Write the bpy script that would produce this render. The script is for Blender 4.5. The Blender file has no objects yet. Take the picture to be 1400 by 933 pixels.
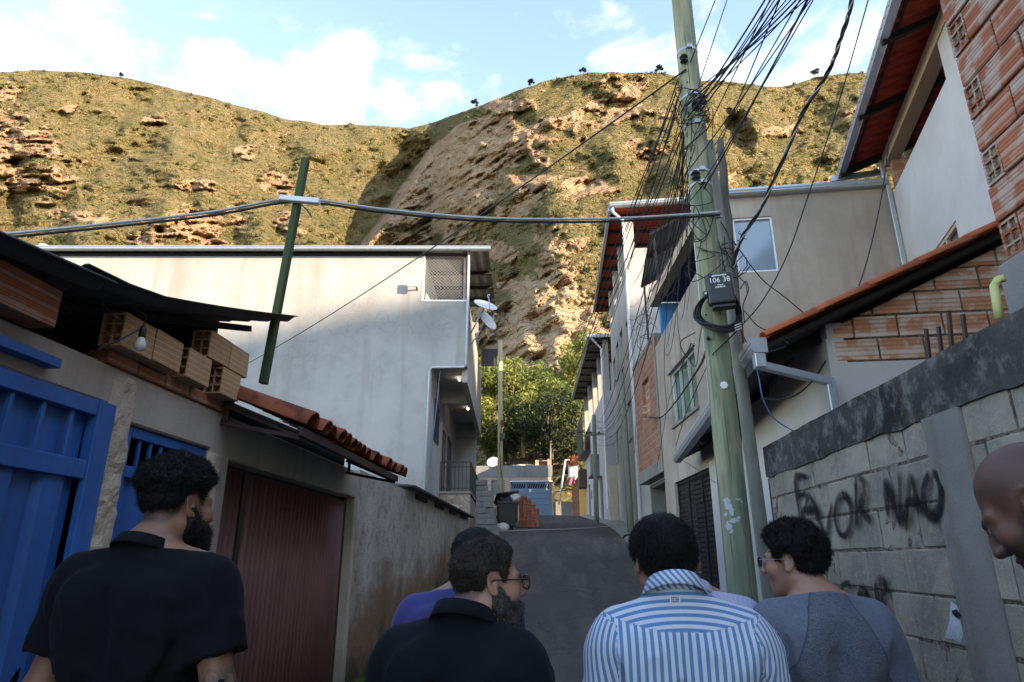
import bpy, bmesh, math, random
import numpy as np
from mathutils import Vector, Matrix

random.seed(7)
RNG = np.random.default_rng(11)
SC = bpy.context.scene
COL = SC.collection
PI = math.pi

# ------------------------------------------------------------------ camera
FPX = 900.0
PITCH = math.atan(296 / 900)
YAW = math.atan(60 / 947)
_R = np.array([math.cos(YAW), math.sin(YAW), 0.0])
_H = np.array([-math.sin(YAW), math.cos(YAW), 0.0])
_Z = np.array([0, 0, 1.0])
_F = _H * math.cos(PITCH) + _Z * math.sin(PITCH)
_U = -_H * math.sin(PITCH) + _Z * math.cos(PITCH)
def ray(x, y): return _R * (x - 700) / FPX - _U * (y - 466.5) / FPX + _F
def at_y(x, y, Y): d = ray(x, y); return d * Y / d[1]
def at_x(x, y, X): d = ray(x, y); return d * X / d[0]
def at_z(x, y, z): d = ray(x, y); return d * z / d[2]
def at_d(x, y, D): return ray(x, y) * D
def at_line(x, y, o, u):
    d = ray(x, y); n = np.array([-u[1], u[0]]); t = np.dot(n, o) / np.dot(n, d[:2]); return d * t
cam = bpy.data.cameras.new('camera'); cam.sensor_width = 36; cam.lens = FPX / 1400 * 36
cam.clip_start = 0.05; cam.clip_end = 3000
camo = bpy.data.objects.new('camera', cam); COL.objects.link(camo)
camo.rotation_euler = (PI / 2 + PITCH, 0, YAW); SC.camera = camo

# ------------------------------------------------------------------ noise in numpy
_perm = RNG.random((256, 256)).astype(np.float32)
def vnoise(x, y, s=0):
    x = np.asarray(x, float) + s * 17.3; y = np.asarray(y, float) + s * 9.7
    xi = np.floor(x).astype(int); yi = np.floor(y).astype(int)
    fx = x - xi; fy = y - yi
    fx = fx * fx * (3 - 2 * fx); fy = fy * fy * (3 - 2 * fy)
    a = _perm[xi & 255, yi & 255]; b = _perm[(xi + 1) & 255, yi & 255]
    c = _perm[xi & 255, (yi + 1) & 255]; d = _perm[(xi + 1) & 255, (yi + 1) & 255]
    return (a * (1 - fx) + b * fx) * (1 - fy) + (c * (1 - fx) + d * fx) * fy
def fbm(x, y, o=5, s=0, g=.5):
    r = 0; a = 1; t = 0
    for k in range(o):
        r = r + a * vnoise(np.asarray(x) * 2 ** k, np.asarray(y) * 2 ** k, s + k * 3); t += a; a *= g
    return r / t
def sstep(a, b, x):
    t = np.clip((x - a) / (b - a), 0, 1); return t * t * (3 - 2 * t)

# ------------------------------------------------------------------ mesh builder
def frame(x0, y0, x1, y1, z=0):
    """local x runs from the first point to the second, local y goes INTO the wall, z up"""
    L = math.hypot(x1 - x0, y1 - y0); ux, uy = (x1 - x0) / L, (y1 - y0) / L
    return Matrix(((ux, -uy, 0, x0), (uy, ux, 0, y0), (0, 0, 1, z), (0, 0, 0, 1)))
I4 = Matrix.Identity(4)
class MB:
    def __init__(s, M=None): s.v = []; s.f = []; s.r = []; s.M = M or I4
    def add(s, vs, fs, rnd=None):
        n = len(s.v); M = s.M
        s.v += [tuple(M @ Vector(p)) for p in vs]
        q = random.random() if rnd is None else rnd
        for f in fs: s.f.append(tuple(n + i for i in f)); s.r.append(q)
        return s
    def box(s, x0, x1, y0, y1, z0, z1, rnd=None, T=None):
        vs = [(x, y, z) for x in (x0, x1) for y in (y0, y1) for z in (z0, z1)]
        if T is not None: vs = [T @ Vector(p) for p in vs]
        return s.add(vs, [(0, 1, 3, 2), (4, 6, 7, 5), (0, 4, 5, 1), (2, 3, 7, 6), (0, 2, 6, 4), (1, 5, 7, 3)], rnd)
    def poly(s, pts, t, axis, rnd=None):
        """prism: polygon pts pushed by the vector axis*t"""
        n = len(pts); a = Vector(axis) * t
        vs = [Vector(p) for p in pts] + [Vector(p) + a for p in pts]
        fs = [tuple(range(n - 1, -1, -1)), tuple(range(n, 2 * n))] + [(i, (i + 1) % n, n + (i + 1) % n, n + i) for i in range(n)]
        return s.add(vs, fs, rnd)
    def bar(s, a, b, w, h=None, rnd=None, up=(0, 0, 1)):
        a, b = Vector(a), Vector(b); d = (b - a).normalized(); u = Vector(up)
        if abs(d.dot(u)) > .98: u = Vector((0, 1, 0))
        r = d.cross(u).normalized(); u = r.cross(d); h = h or w
        r *= w / 2; u *= h / 2
        return s.add([p + i * r + j * u for p in (a, b) for i, j in ((-1, -1), (1, -1), (1, 1), (-1, 1))],
                     [(3, 2, 1, 0), (4, 5, 6, 7), (0, 1, 5, 4), (1, 2, 6, 5), (2, 3, 7, 6), (3, 0, 4, 7)], rnd)
    def tube(s, pts, rad, n=8, rnd=None, cap=True):
        pts = [Vector(p) for p in pts]; m = len(pts)
        if not hasattr(rad, '__len__'): rad = [rad] * m
        vs = []; pr = None
        for i, p in enumerate(pts):
            d = (pts[min(i + 1, m - 1)] - pts[max(i - 1, 0)]).normalized()
            u = Vector((0, 0, 1)) if abs(d.z) < .95 else Vector((0, 1, 0))
            if pr is not None and (pr - d * pr.dot(d)).length > .1: r = (pr - d * pr.dot(d)).normalized()
            else: r = d.cross(u).normalized()
            pr = r; q = d.cross(r)
            for k in range(n):
                a = 2 * PI * k / n; vs.append(p + (r * math.cos(a) + q * math.sin(a)) * rad[i])
        fs = [(i * n + k, i * n + (k + 1) % n, (i + 1) * n + (k + 1) % n, (i + 1) * n + k) for i in range(m - 1) for k in range(n)]
        if cap: fs += [tuple(range(n - 1, -1, -1)), tuple(range((m - 1) * n, m * n))]
        return s.add(vs, fs, rnd)
    def lathe(s, c, prof, n=16, rnd=None, M=None):
        vs = []; m = len(prof)
        for r, z in prof:
            for k in range(n):
                a = 2 * PI * k / n; p = Vector((r * math.cos(a), r * math.sin(a), z))
                if M is not None: p = M @ p
                vs.append(p + Vector(c))
        fs = [(i * n + k, i * n + (k + 1) % n, (i + 1) * n + (k + 1) % n, (i + 1) * n + k) for i in range(m - 1) for k in range(n)]
        fs += [tuple(range(n - 1, -1, -1)), tuple(range((m - 1) * n, m * n))]
        return s.add(vs, fs, rnd)
    def grid(s, P, rnd=None, thick=None):
        """P: array (n,m,3); optional thickness vector"""
        n, m = P.shape[:2]
        vs = [tuple(p) for p in P.reshape(-1, 3)]
        fs = [(i * m + j, (i + 1) * m + j, (i + 1) * m + j + 1, i * m + j + 1) for i in range(n - 1) for j in range(m - 1)]
        if thick is not None:
            o = n * m; t = Vector(thick); vs += [tuple(Vector(p) + t) for p in vs]
            fs += [tuple(o + k for k in reversed(f)) for f in fs[:]]
            for i in range(n - 1):
                fs += [(i * m, o + i * m, o + (i + 1) * m, (i + 1) * m), ((i + 1) * m + m - 1, o + (i + 1) * m + m - 1, o + i * m + m - 1, i * m + m - 1)]
            for j in range(m - 1):
                fs += [(j + 1, o + j + 1, o + j, j), ((n - 1) * m + j, o + (n - 1) * m + j, o + (n - 1) * m + j + 1, (n - 1) * m + j + 1)]
        return s.add(vs, fs, rnd)
    def panel(s, x0, x1, z0, z1, t, holes=(), y=0):
        """wall slab with rectangular openings (x0,x1,z0,z1), front at local y, back at y+t"""
        xs = sorted({x0, x1, *[h[0] for h in holes], *[h[1] for h in holes]}); zs = sorted({z0, z1, *[h[2] for h in holes], *[h[3] for h in holes]})
        xs = [x for x in xs if x0 <= x <= x1]; zs = [z for z in zs if z0 <= z <= z1]
        ins = lambda a, b: any(h[0] - 1e-6 < a and b < h[1] + 1e-6 for h in holes)
        def solid(i, k):
            if i < 0 or k < 0 or i >= len(xs) - 1 or k >= len(zs) - 1: return False
            cx, cz = (xs[i] + xs[i + 1]) / 2, (zs[k] + zs[k + 1]) / 2
            return not any(h[0] < cx < h[1] and h[2] < cz < h[3] for h in holes)
        vs = []; ix = {}
        def V(x, yy, z):
            key = (round(x, 5), round(yy, 5), round(z, 5))
            if key not in ix: ix[key] = len(vs); vs.append(key)
            return ix[key]
        fs = []; y0, y1 = y, y + t
        for i in range(len(xs) - 1):
            for k in range(len(zs) - 1):
                if not solid(i, k): continue
                a, b, c, d = xs[i], xs[i + 1], zs[k], zs[k + 1]
                fs.append((V(a, y0, c), V(b, y0, c), V(b, y0, d), V(a, y0, d))); fs.append((V(a, y1, c), V(a, y1, d), V(b, y1, d), V(b, y1, c)))
                if not solid(i - 1, k): fs.append((V(a, y0, c), V(a, y0, d), V(a, y1, d), V(a, y1, c)))
                if not solid(i + 1, k): fs.append((V(b, y0, c), V(b, y1, c), V(b, y1, d), V(b, y0, d)))
                if not solid(i, k - 1): fs.append((V(a, y0, c), V(a, y1, c), V(b, y1, c), V(b, y0, c)))
                if not solid(i, k + 1): fs.append((V(a, y0, d), V(b, y0, d), V(b, y1, d), V(a, y1, d)))
        return s.add(vs, fs)
    def build(s, name, m, parent=None, smooth=False, bevel=0, local=False, kind=None, seg=1):
        me = bpy.data.meshes.new(name)
        off = Vector((0, 0, 0)) if (parent is None or local) else parent['_w'] if False else world_base(parent)
        me.from_pydata([tuple(Vector(p) - off) for p in s.v], [], s.f)
        me.validate(clean_customdata=False)
        if len(me.polygons) == len(s.r):
            a = me.attributes.new('rnd', 'FLOAT', 'FACE'); a.data.foreach_set('value', s.r)
        me.materials.append(m)
        if smooth: me.shade_smooth() if hasattr(me, 'shade_smooth') else [setattr(p, 'use_smooth', True) for p in me.polygons]
        o = bpy.data.objects.new(name, me); COL.objects.link(o)
        if parent is not None: o.parent = parent
        if bevel:
            md = o.modifiers.new('bevel', 'BEVEL'); md.width = bevel; md.segments = seg; md.limit_method = 'ANGLE'; md.angle_limit = .7
        if kind: o['kind'] = kind
        return o
def world_base(o):
    v = Vector((0, 0, 0))
    while o is not None: v = v + o.location; o = o.parent
    return v
def npmesh(name, V, F, m, parent=None, attrs=None, smooth=False, face_attr=None):
    V = np.asarray(V, np.float32); F = np.asarray(F, np.int32)
    if parent is not None: V = V - np.array(world_base(parent), np.float32)
    me = bpy.data.meshes.new(name); k = F.shape[1]
    me.vertices.add(len(V)); me.vertices.foreach_set('co', V.ravel())
    me.loops.add(F.size); me.loops.foreach_set('vertex_index', F.ravel())
    me.polygons.add(len(F)); me.polygons.foreach_set('loop_start', np.arange(0, F.size, k, dtype=np.int32))
    me.update(calc_edges=True)
    if smooth: me.polygons.foreach_set('use_smooth', np.ones(len(F), bool))
    for nm, a in (attrs or {}).items():
        t = me.attributes.new(nm, 'FLOAT', 'POINT'); t.data.foreach_set('value', np.asarray(a, np.float32))
    for nm, a in (face_attr or {}).items():
        t = me.attributes.new(nm, 'FLOAT', 'FACE'); t.data.foreach_set('value', np.asarray(a, np.float32))
    me.materials.append(m)
    o = bpy.data.objects.new(name, me); COL.objects.link(o)
    if parent is not None: o.parent = parent
    return o
def tag(o, label, cat, group=None):
    o['label'] = label; o['category'] = cat
    if group: o['group'] = group
    return o
def thing(name, label, cat, loc=(0, 0, 0), rz=0, group=None):
    o = bpy.data.objects.new(name, None); COL.objects.link(o); o.empty_display_size = .2
    o.location = loc; o.rotation_euler = (0, 0, rz)
    return tag(o, label, cat, group)
def dup(root, loc, rz=None, label=None):
    r = root.copy(); COL.objects.link(r); r.location = loc
    if rz is not None: r.rotation_euler = (0, 0, rz)
    if label: r['label'] = label
    for ch in list(root.children):
        c = ch.copy(); COL.objects.link(c); c.parent = r
        for g in list(ch.children):
            d = g.copy(); COL.objects.link(d); d.parent = c
    return r

# ------------------------------------------------------------------ materials
class G:
    def __init__(s, name):
        s.m = bpy.data.materials.new(name); s.m.use_nodes = True; s.t = s.m.node_tree; s.t.nodes.clear()
        s.out = s.n('ShaderNodeOutputMaterial'); s.b = s.n('ShaderNodeBsdfPrincipled'); s.l(s.b.outputs[0], s.out.inputs[0]); s._tc = None
    def n(s, t, **k):
        q = s.t.nodes.new(t)
        for a, b in k.items(): setattr(q, a, b)
        return q
    def l(s, a, b): s.t.links.new(a, b)
    def put(s, sock, v):
        if hasattr(v, 'is_output'): s.l(v, sock)
        elif sock.type == 'RGBA': sock.default_value = (*v, 1) if len(v) == 3 else v
        else: sock.default_value = v
    def co(s, k='Object'):
        if s._tc is None: s._tc = s.n('ShaderNodeTexCoord')
        return s._tc.outputs[k]
    def map(s, v, sc=(1, 1, 1), loc=(0, 0, 0), rot=(0, 0, 0)):
        q = s.n('ShaderNodeMapping'); s.l(v, q.inputs[0]); q.inputs[1].default_value = loc; q.inputs[2].default_value = rot; q.inputs[3].default_value = sc; return q.outputs[0]
    def noise(s, scale, det=4, rough=.6, vec=None, dist=0, col=False):
        q = s.n('ShaderNodeTexNoise'); s.l(vec if vec is not None else s.co(), q.inputs['Vector'])
        q.inputs['Scale'].default_value = scale; q.inputs['Detail'].default_value = det; q.inputs['Roughness'].default_value = rough; q.inputs['Distortion'].default_value = dist
        return q.outputs['Color' if col else 'Fac']
    def vor(s, scale, vec=None, feat='F1', out='Distance'):
        q = s.n('ShaderNodeTexVoronoi', feature=feat); s.l(vec if vec is not None else s.co(), q.inputs['Vector']); q.inputs['Scale'].default_value = scale; return q.outputs[out]
    def wave(s, scale, axis='X', vec=None, dist=0):
        q = s.n('ShaderNodeTexWave', bands_direction=axis); s.l(vec if vec is not None else s.co(), q.inputs['Vector']); q.inputs['Scale'].default_value = scale; q.inputs['Distortion'].default_value = dist; return q.outputs['Fac']
    def attr(s, name): return s.n('ShaderNodeAttribute', attribute_name=name).outputs['Fac']
    def ramp(s, f, stops, interp='LINEAR'):
        q = s.n('ShaderNodeValToRGB'); s.l(f, q.inputs[0]); e = q.color_ramp.elements; q.color_ramp.interpolation = interp
        while len(e) < len(stops): e.new(.5)
        for i, (p, c) in enumerate(stops):
            e[i].position = p; e[i].color = (*c, 1) if hasattr(c, '__len__') else (c, c, c, 1)
        return q.outputs[0]
    def mix(s, f, a, b, mode='MIX'):
        q = s.n('ShaderNodeMix', data_type='RGBA', blend_type=mode); s.put(q.inputs[0], f); s.put(q.inputs[6], a); s.put(q.inputs[7], b); return q.outputs[2]
    def math(s, op, a, b=0.0, c=None):
        q = s.n('ShaderNodeMath', operation=op); s.put(q.inputs[0], a); s.put(q.inputs[1], b)
        if c is not None: s.put(q.inputs[2], c)
        return q.outputs[0]
    def xyz(s, v=None):
        q = s.n('ShaderNodeSeparateXYZ'); s.l(v if v is not None else s.co(), q.inputs[0]); return q.outputs
    def bump(s, h, st=.5, d=.01, nrm=None):
        q = s.n('ShaderNodeBump'); s.l(h, q.inputs['Height']); q.inputs['Strength'].default_value = st; q.inputs['Distance'].default_value = d
        if nrm is not None: s.l(nrm, q.inputs['Normal'])
        return q.outputs[0]
    def done(s, col=None, rough=.8, nrm=None, metal=0, spec=None, **k):
        if col is not None: s.put(s.b.inputs['Base Color'], col)
        s.put(s.b.inputs['Roughness'], rough); s.put(s.b.inputs['Metallic'], metal)
        if spec is not None: s.b.inputs['Specular IOR Level'].default_value = spec
        if nrm is not None: s.l(nrm, s.b.inputs['Normal'])
        for a, b in k.items(): s.put(s.b.inputs[a.replace('_', ' ')], b)
        return s.m
def sc3(c, k): return tuple(min(1, x * k) for x in c)

def stucco(name, c, dirt=.5, streak=.5, low=None, lowz=None, bump=.25, cracks=False, scale=1.0):
    g = G(name); p = g.co()
    big = g.noise(.5 * scale, 6, .62); med = g.noise(2.6 * scale, 6, .65); fine = g.noise(60, 3, .6)
    st = g.noise(1.0, 5, .6, g.map(p, (3.2 * scale, 3.2 * scale, .22 * scale)))
    col = g.mix(g.ramp(big, [(.35, 0.0), (.68, 1.0)]), sc3(c, 1.06), sc3(c, 1 - .28 * dirt))
    col = g.mix(g.math('MULTIPLY', g.ramp(st, [(.5, 0.0), (.75, 1.0)]), .6 * streak), col, sc3((c[0] * .62, c[1] * .56, c[2] * .5), 1))
    col = g.mix(g.math('MULTIPLY', g.ramp(med, [(.5, 0.0), (.72, 1.0)]), .5 * dirt), col, sc3(c, .68))
    h = g.math('ADD', g.math('MULTIPLY', med, .6), g.math('MULTIPLY', fine, .4))
    if cracks:
        v = g.vor(1.6, g.map(g.noise(1.2, 3, .5, col=True), (1.2, 1.2, 1.2)), 'DISTANCE_TO_EDGE')
        v2 = g.n('ShaderNodeTexVoronoi', feature='DISTANCE_TO_EDGE'); w = g.n('ShaderNodeVectorMath', operation='MULTIPLY_ADD')
        g.l(g.noise(2.0, 4, .6, col=True), w.inputs[0]); w.inputs[1].default_value = (.5, .5, .5); g.l(p, w.inputs[2]); g.l(w.outputs[0], v2.inputs['Vector']); v2.inputs['Scale'].default_value = 2.3
        cr = g.math('MULTIPLY', g.ramp(v2.outputs['Distance'], [(.0, 1.0), (.045, 0.0)]), g.ramp(g.noise(.35, 3, .5), [(.52, 0.0), (.62, 1.0)]))
        col = g.mix(g.math('MULTIPLY', cr, .8), col, sc3(c, .62))
    if low is not None:
        z = g.xyz(g.n('ShaderNodeNewGeometry').outputs['Position'])[2]
        f = g.ramp(g.math('ADD', g.math('MULTIPLY', g.math('SUBTRACT', lowz[1], z), 1 / (lowz[1] - lowz[0])), g.math('MULTIPLY', g.math('SUBTRACT', med, .5), .9)), [(.25, 0.0), (.95, 1.0)])
        col = g.mix(f, col, low)
    return g.done(col, .92, g.bump(h, bump, .02), spec=.25)
def plain(name, c, rough=.6, metal=0, var=.25, sc=6, bump=.1, spec=None):
    g = G(name); n = g.noise(sc, 5, .6); f = g.noise(sc * 14, 2, .5)
    col = g.mix(g.ramp(n, [(.3, 0.0), (.7, 1.0)]), sc3(c, 1 + var * .5), sc3(c, 1 - var))
    return g.done(col, rough, g.bump(f, bump, .004), metal, spec)
def clay(name, c1, c2, pale, groove=0.0, gaxis='Z', gscale=30, smear=.5, mossy=0, rot=None):
    """fired clay with per-block tone (attribute rnd), grooves and mortar smears"""
    g = G(name); r = g.math('FRACT', g.math('ADD', g.attr('rnd'), g.n('ShaderNodeObjectInfo').outputs['Random'])); p = g.co()
    off = g.n('ShaderNodeVectorMath', operation='ADD'); cx = g.n('ShaderNodeCombineXYZ')
    for i in range(3): g.l(g.math('MULTIPLY', r, 37.0 + 11 * i), cx.inputs[i])
    g.l(p, off.inputs[0]); g.l(cx.outputs[0], off.inputs[1])
    n = g.noise(4, 5, .6, off.outputs[0]); f = g.noise(70, 3, .6)
    col = g.mix(r, c1, c2); col = g.mix(g.ramp(n, [(.3, 0.0), (.7, .8)]), col, sc3(c1, .72))
    sm = g.math('MULTIPLY', g.ramp(g.noise(5.5, 4, .55, off.outputs[0]), [(.5, 0.0), (.58, 1.0)]), smear)
    col = g.mix(sm, col, pale)
    h = g.math('MULTIPLY', f, .35)
    if groove:
        w = g.wave(gscale, gaxis)
        gl = g.ramp(w, [(.25, 0.0), (.5, 1.0)])
        h = g.math('ADD', h, g.math('MULTIPLY', gl, groove)); col = g.mix(g.math('MULTIPLY', g.math('SUBTRACT', 1.0, gl), .45), col, sc3(c1, .45))
        w2 = g.wave(gscale / 4.03, gaxis); col = g.mix(g.math('MULTIPLY', g.ramp(w2, [(.8, 0.0), (.93, 1.0)]), .5), col, pale)
    if mossy:
        col = g.mix(g.math('MULTIPLY', g.ramp(g.math('ADD', r, g.math('MULTIPLY', n, .6)), [(.62, 0.0), (.74, 1.0)]), mossy), col, (.035, .025, .02))
    return g.done(col, .88, g.bump(h, .5, .006), spec=.25)
def wood(name, c1, c2, c3=None, patch=None):
    g = G(name); p = g.co()
    gr = g.noise(1.0, 6, .65, g.map(p, (14, 14, .8))); b = g.noise(1.0, 4, .6, g.map(p, (4, 4, 1.3)))
    col = g.mix(g.ramp(gr, [(.3, 0.0), (.7, 1.0)]), c1, c2)
    if c3: col = g.mix(g.ramp(b, [(.55, 0.0), (.7, 1.0)]), col, c3)
    ck = g.noise(1.0, 3, .6, g.map(p, (40, 40, .5))); col = g.mix(g.ramp(ck, [(.66, 0.0), (.72, .8)]), col, sc3(c1, .35))
    return g.done(col, .8, g.bump(gr, .4, .008), spec=.3)
def cloth(name, c, var=.2, weave=350, c2=None, bump=.15, sheen=.15):
    g = G(name); n = g.noise(5, 4, .6); w = g.noise(weave, 2, .7)
    col = g.mix(g.ramp(n, [(.3, 0.0), (.7, 1.0)]), sc3(c, 1 + var), sc3(c, 1 - var))
    if c2: col = g.mix(g.ramp(g.noise(1.0, 3, .8, g.map(g.co(), (weave * .35, weave * .35, weave))), [(.42, 0.0), (.6, 1.0)]), col, c2)
    return g.done(col, .9, g.bump(w, bump, .003, None), spec=.2, Sheen_Weight=sheen)

def paint(name, c, rough=.45):
    """old gloss paint on steel: faded patches, run-down grime, chips down to rust"""
    g = G(name); p = g.co(); n = g.noise(1.6, 5, .6); st = g.noise(1.0, 5, .65, g.map(p, (9, 9, .6))); ch = g.noise(17, 5, .7); big = g.noise(3.3, 3, .5); f = g.noise(90, 2, .6)
    col = g.mix(g.ramp(n, [(.3, 0.0), (.7, 1.0)]), sc3(c, 1.18), sc3(c, .8)); col = g.mix(g.math('MULTIPLY', g.ramp(st, [(.48, 0.0), (.72, 1.0)]), .55), col, (c[0] * .5 + .02, c[1] * .5 + .017, c[2] * .5 + .012))
    col = g.mix(g.math('MULTIPLY', g.ramp(st, [(.26, 1.0), (.40, 0.0)]), .25), col, (c[0] * .7 + .10, c[1] * .7 + .10, c[2] * .7 + .10))
    k = g.math('MULTIPLY', g.ramp(ch, [(.66, 0.0), (.70, 1.0)]), g.ramp(big, [(.50, 0.0), (.62, 1.0)])); col = g.mix(k, col, (.10, .05, .03))
    return g.done(col, g.math('ADD', rough - .08, g.math('MULTIPLY', n, .3)), g.bump(g.math('ADD', f, g.math('MULTIPLY', n, 3.0)), .25, .006), spec=.45)
# ================================================================== LAND, SKY, LIGHT
SUN = Vector((.87, -.49, .36)).normalized()
w = bpy.data.worlds.new('World'); SC.world = w; w.use_nodes = True; nt = w.node_tree; nt.nodes.clear()
def wn(t, **k):
    q = nt.nodes.new(t)
    for a, b in k.items(): setattr(q, a, b)
    return q
WL = nt.links.new
wo = wn('ShaderNodeOutputWorld'); bg = wn('ShaderNodeBackground'); WL(bg.outputs[0], wo.inputs[0])
sky = wn('ShaderNodeTexSky', sky_type='NISHITA'); sky.sun_disc = False
sky.sun_elevation = math.asin(SUN.z); sky.sun_rotation = math.radians(119); sky.altitude = 900; sky.air_density = 1.0; sky.dust_density = .6; sky.ozone_density = 1.6
tc = wn('ShaderNodeTexCoord')
def wmath(op, a, b=0.0, c=0.0):
    q = wn('ShaderNodeMath', operation=op)
    for i, v in enumerate((a, b, c)):
        if hasattr(v, 'is_output'): WL(v, q.inputs[i])
        else: q.inputs[i].default_value = v
    return q.outputs[0]
nz = wn('ShaderNodeTexNoise'); nz.inputs['Scale'].default_value = 8.5; nz.inputs['Detail'].default_value = 8; nz.inputs['Roughness'].default_value = .58; nz.inputs['Distortion'].default_value = .35
mp = wn('ShaderNodeMapping'); mp.inputs[3].default_value = (1, 1, 1.7); WL(tc.outputs['Generated'], mp.inputs[0]); WL(mp.outputs[0], nz.inputs['Vector'])
acc = None
for (px, py, rad, amp) in ((430, 115, .13, .80), (560, 150, .10, .75), (300, 80, .08, .66), (130, 30, .07, .6), (40, 85, .08, .66), (185, 60, .06, .5), (380, 5, .05, .45), (1090, 60, .24, .62), (900, 80, .17, .46), (760, 90, .10, .4)):
    d = Vector(ray(px, py)).normalized()
    q = wn('ShaderNodeVectorMath', operation='DISTANCE'); WL(tc.outputs['Generated'], q.inputs[0]); q.inputs[1].default_value = d
    mr = wn('ShaderNodeMapRange', interpolation_type='SMOOTHSTEP'); WL(q.outputs['Value'], mr.inputs[0]); mr.inputs[1].default_value = 0; mr.inputs[2].default_value = rad * 1.5; mr.inputs[3].default_value = amp; mr.inputs[4].default_value = 0
    acc = mr.outputs[0] if acc is None else wmath('MAXIMUM', acc, mr.outputs[0])
den = wmath('ADD', wmath('MULTIPLY', acc, .86), wmath('MULTIPLY', wmath('SUBTRACT', nz.outputs['Fac'], .5), 2.0))
cr = wn('ShaderNodeMapRange', interpolation_type='SMOOTHSTEP'); WL(den, cr.inputs[0]); cr.inputs[1].default_value = .26; cr.inputs[2].default_value = 1.15; cr.inputs[4].default_value = .74
mxs = wn('ShaderNodeMix', data_type='RGBA'); WL(cr.outputs[0], mxs.inputs[0]); hs = wn('ShaderNodeHueSaturation'); hs.inputs['Saturation'].default_value = 1.0; hs.inputs['Value'].default_value = .90; hs.inputs['Hue'].default_value = .503; WL(sky.outputs[0], hs.inputs['Color']); WL(hs.outputs[0], mxs.inputs[6]); mxs.inputs[7].default_value = (4.2, 4.2, 4.25, 1)
WL(mxs.outputs[2], bg.inputs[0]); bg.inputs[1].default_value = .13
sl = bpy.data.lights.new('sun', 'SUN'); sl.energy = 2.1; sl.angle = math.radians(.5); sl.color = (1, .86, .68)
so = bpy.data.objects.new('sun', sl); COL.objects.link(so); so.rotation_euler = (-SUN).to_track_quat('-Z', 'Y').to_euler()
SC.view_settings.view_transform = 'Standard'; SC.view_settings.look = 'None'; SC.view_settings.gamma = 1; SC.view_settings.use_curve_mapping = False
SC.view_settings.exposure = 2.78
SC.view_settings.use_white_balance = True; SC.view_settings.white_balance_temperature = 7800; SC.view_settings.white_balance_tint = 10

# ------------------------------------------------------------------ ground and road
_gy = [-300, 5, 8, 9.6, 11, 20, 23, 26, 30, 45, 60]
_gz = [-1.57, -1.57, -1.555, -1.49, -1.28, .1, .58, .98, 1.38, 2.6, 4.2]
_fy = np.linspace(-300, 60, 3601); _fz = np.interp(_fy, _gy, _gz); _fz = np.convolve(np.pad(_fz, 8, 'edge'), np.ones(17) / 17, 'valid')
def gz(y): return float(np.interp(y, _fy, _fz))

g = G('dirt'); n1 = g.noise(.8, 6, .6); n2 = g.noise(9, 5, .65)
M_dirt = g.done(g.mix(n1, g.mix(g.ramp(n2, [(.35, 0.0), (.65, 1.0)]), (.12, .085, .055), (.2, .15, .10)), (.09, .085, .06)), .95, g.bump(n2, .6, .03))
ys = np.concatenate([np.linspace(-300, -20, 12), np.arange(-18, 61, .75)]); xs = np.array([-300, -150, -60, -20, -8, -4, -2.5, -1, 0, 1, 2, 4, 8, 20, 60, 150, 300.])
P = np.array([[(x, y, gz(y) - .02) for x in xs] for y in ys])
mb = MB(); mb.grid(P); o = mb.build('ground', M_dirt, smooth=True, kind='structure')

g = G('asphalt'); p = g.co(); n1 = g.noise(.7, 5, .6, dist=.4); n2 = g.noise(6, 5, .6); f = g.noise(120, 3, .7)
vv = g.noise(1.0, 5, .6, g.map(p, (2.2, .35, 1)))
col = g.mix(g.ramp(n1, [(.35, 0.0), (.62, 1.0)]), (.046, .041, .038), (.076, .066, .057)); col = g.mix(g.ramp(vv, [(.47, 0.0), (.66, .85)]), col, (.125, .10, .076))
col = g.mix(g.ramp(n2, [(.55, 0.0), (.7, .5)]), col, (.028, .028, .03)); sp = g.vor(70); col = g.mix(g.ramp(sp, [(.05, .7), (.13, 0.0)]), col, (.16, .15, .14))
wv = g.noise(1.0, 4, .6, g.map(p, (1.1, .10, 1))); col = g.mix(g.ramp(wv, [(.5, 0.0), (.62, .6)]), col, (.11, .095, .078)); cv = g.n('ShaderNodeTexVoronoi', feature='DISTANCE_TO_EDGE'); wv2 = g.n('ShaderNodeVectorMath', operation='MULTIPLY_ADD'); g.l(g.noise(1.5, 4, .6, col=True), wv2.inputs[0]); wv2.inputs[1].default_value = (.7, .7, 0); g.l(p, wv2.inputs[2]); g.l(wv2.outputs[0], cv.inputs['Vector']); cv.inputs['Scale'].default_value = .55; col = g.mix(g.math('MULTIPLY', g.ramp(cv.outputs['Distance'], [(0, 1.0), (.012, 0.0)]), .7), col, (.018, .017, .016))
M_asph = g.done(col, g.math('ADD', .55, g.math('MULTIPLY', n1, .4)), g.bump(g.math('ADD', f, g.math('MULTIPLY', n2, .6)), .5, .012), spec=.4)
def road_edge(y): return np.interp(y, [-20, 5, 12, 17, 23, 31, 47], [1.72, 1.72, 2.55, 2.45, 2.3, 2.2, 1.6])
def road_left(y): return np.interp(y, [-20, 21, 24, 30, 47], [-2.53, -2.53, -2.7, -3.2, -3.5])
ys = np.arange(-18, 46, .3)
P = np.array([[(l + (r - l) * t, y, gz(y) + .004 + .05 * (1 - (2 * t - 1) ** 2) + .012 * (fbm(y * .8, t * 4, 3) - .5)) for t in np.linspace(0, 1, 15)] for y in ys for l, r in [(road_left(y), road_edge(y))]])
mb = MB(); mb.grid(P); mb.build('road', M_asph, smooth=True, kind='structure')
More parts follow.
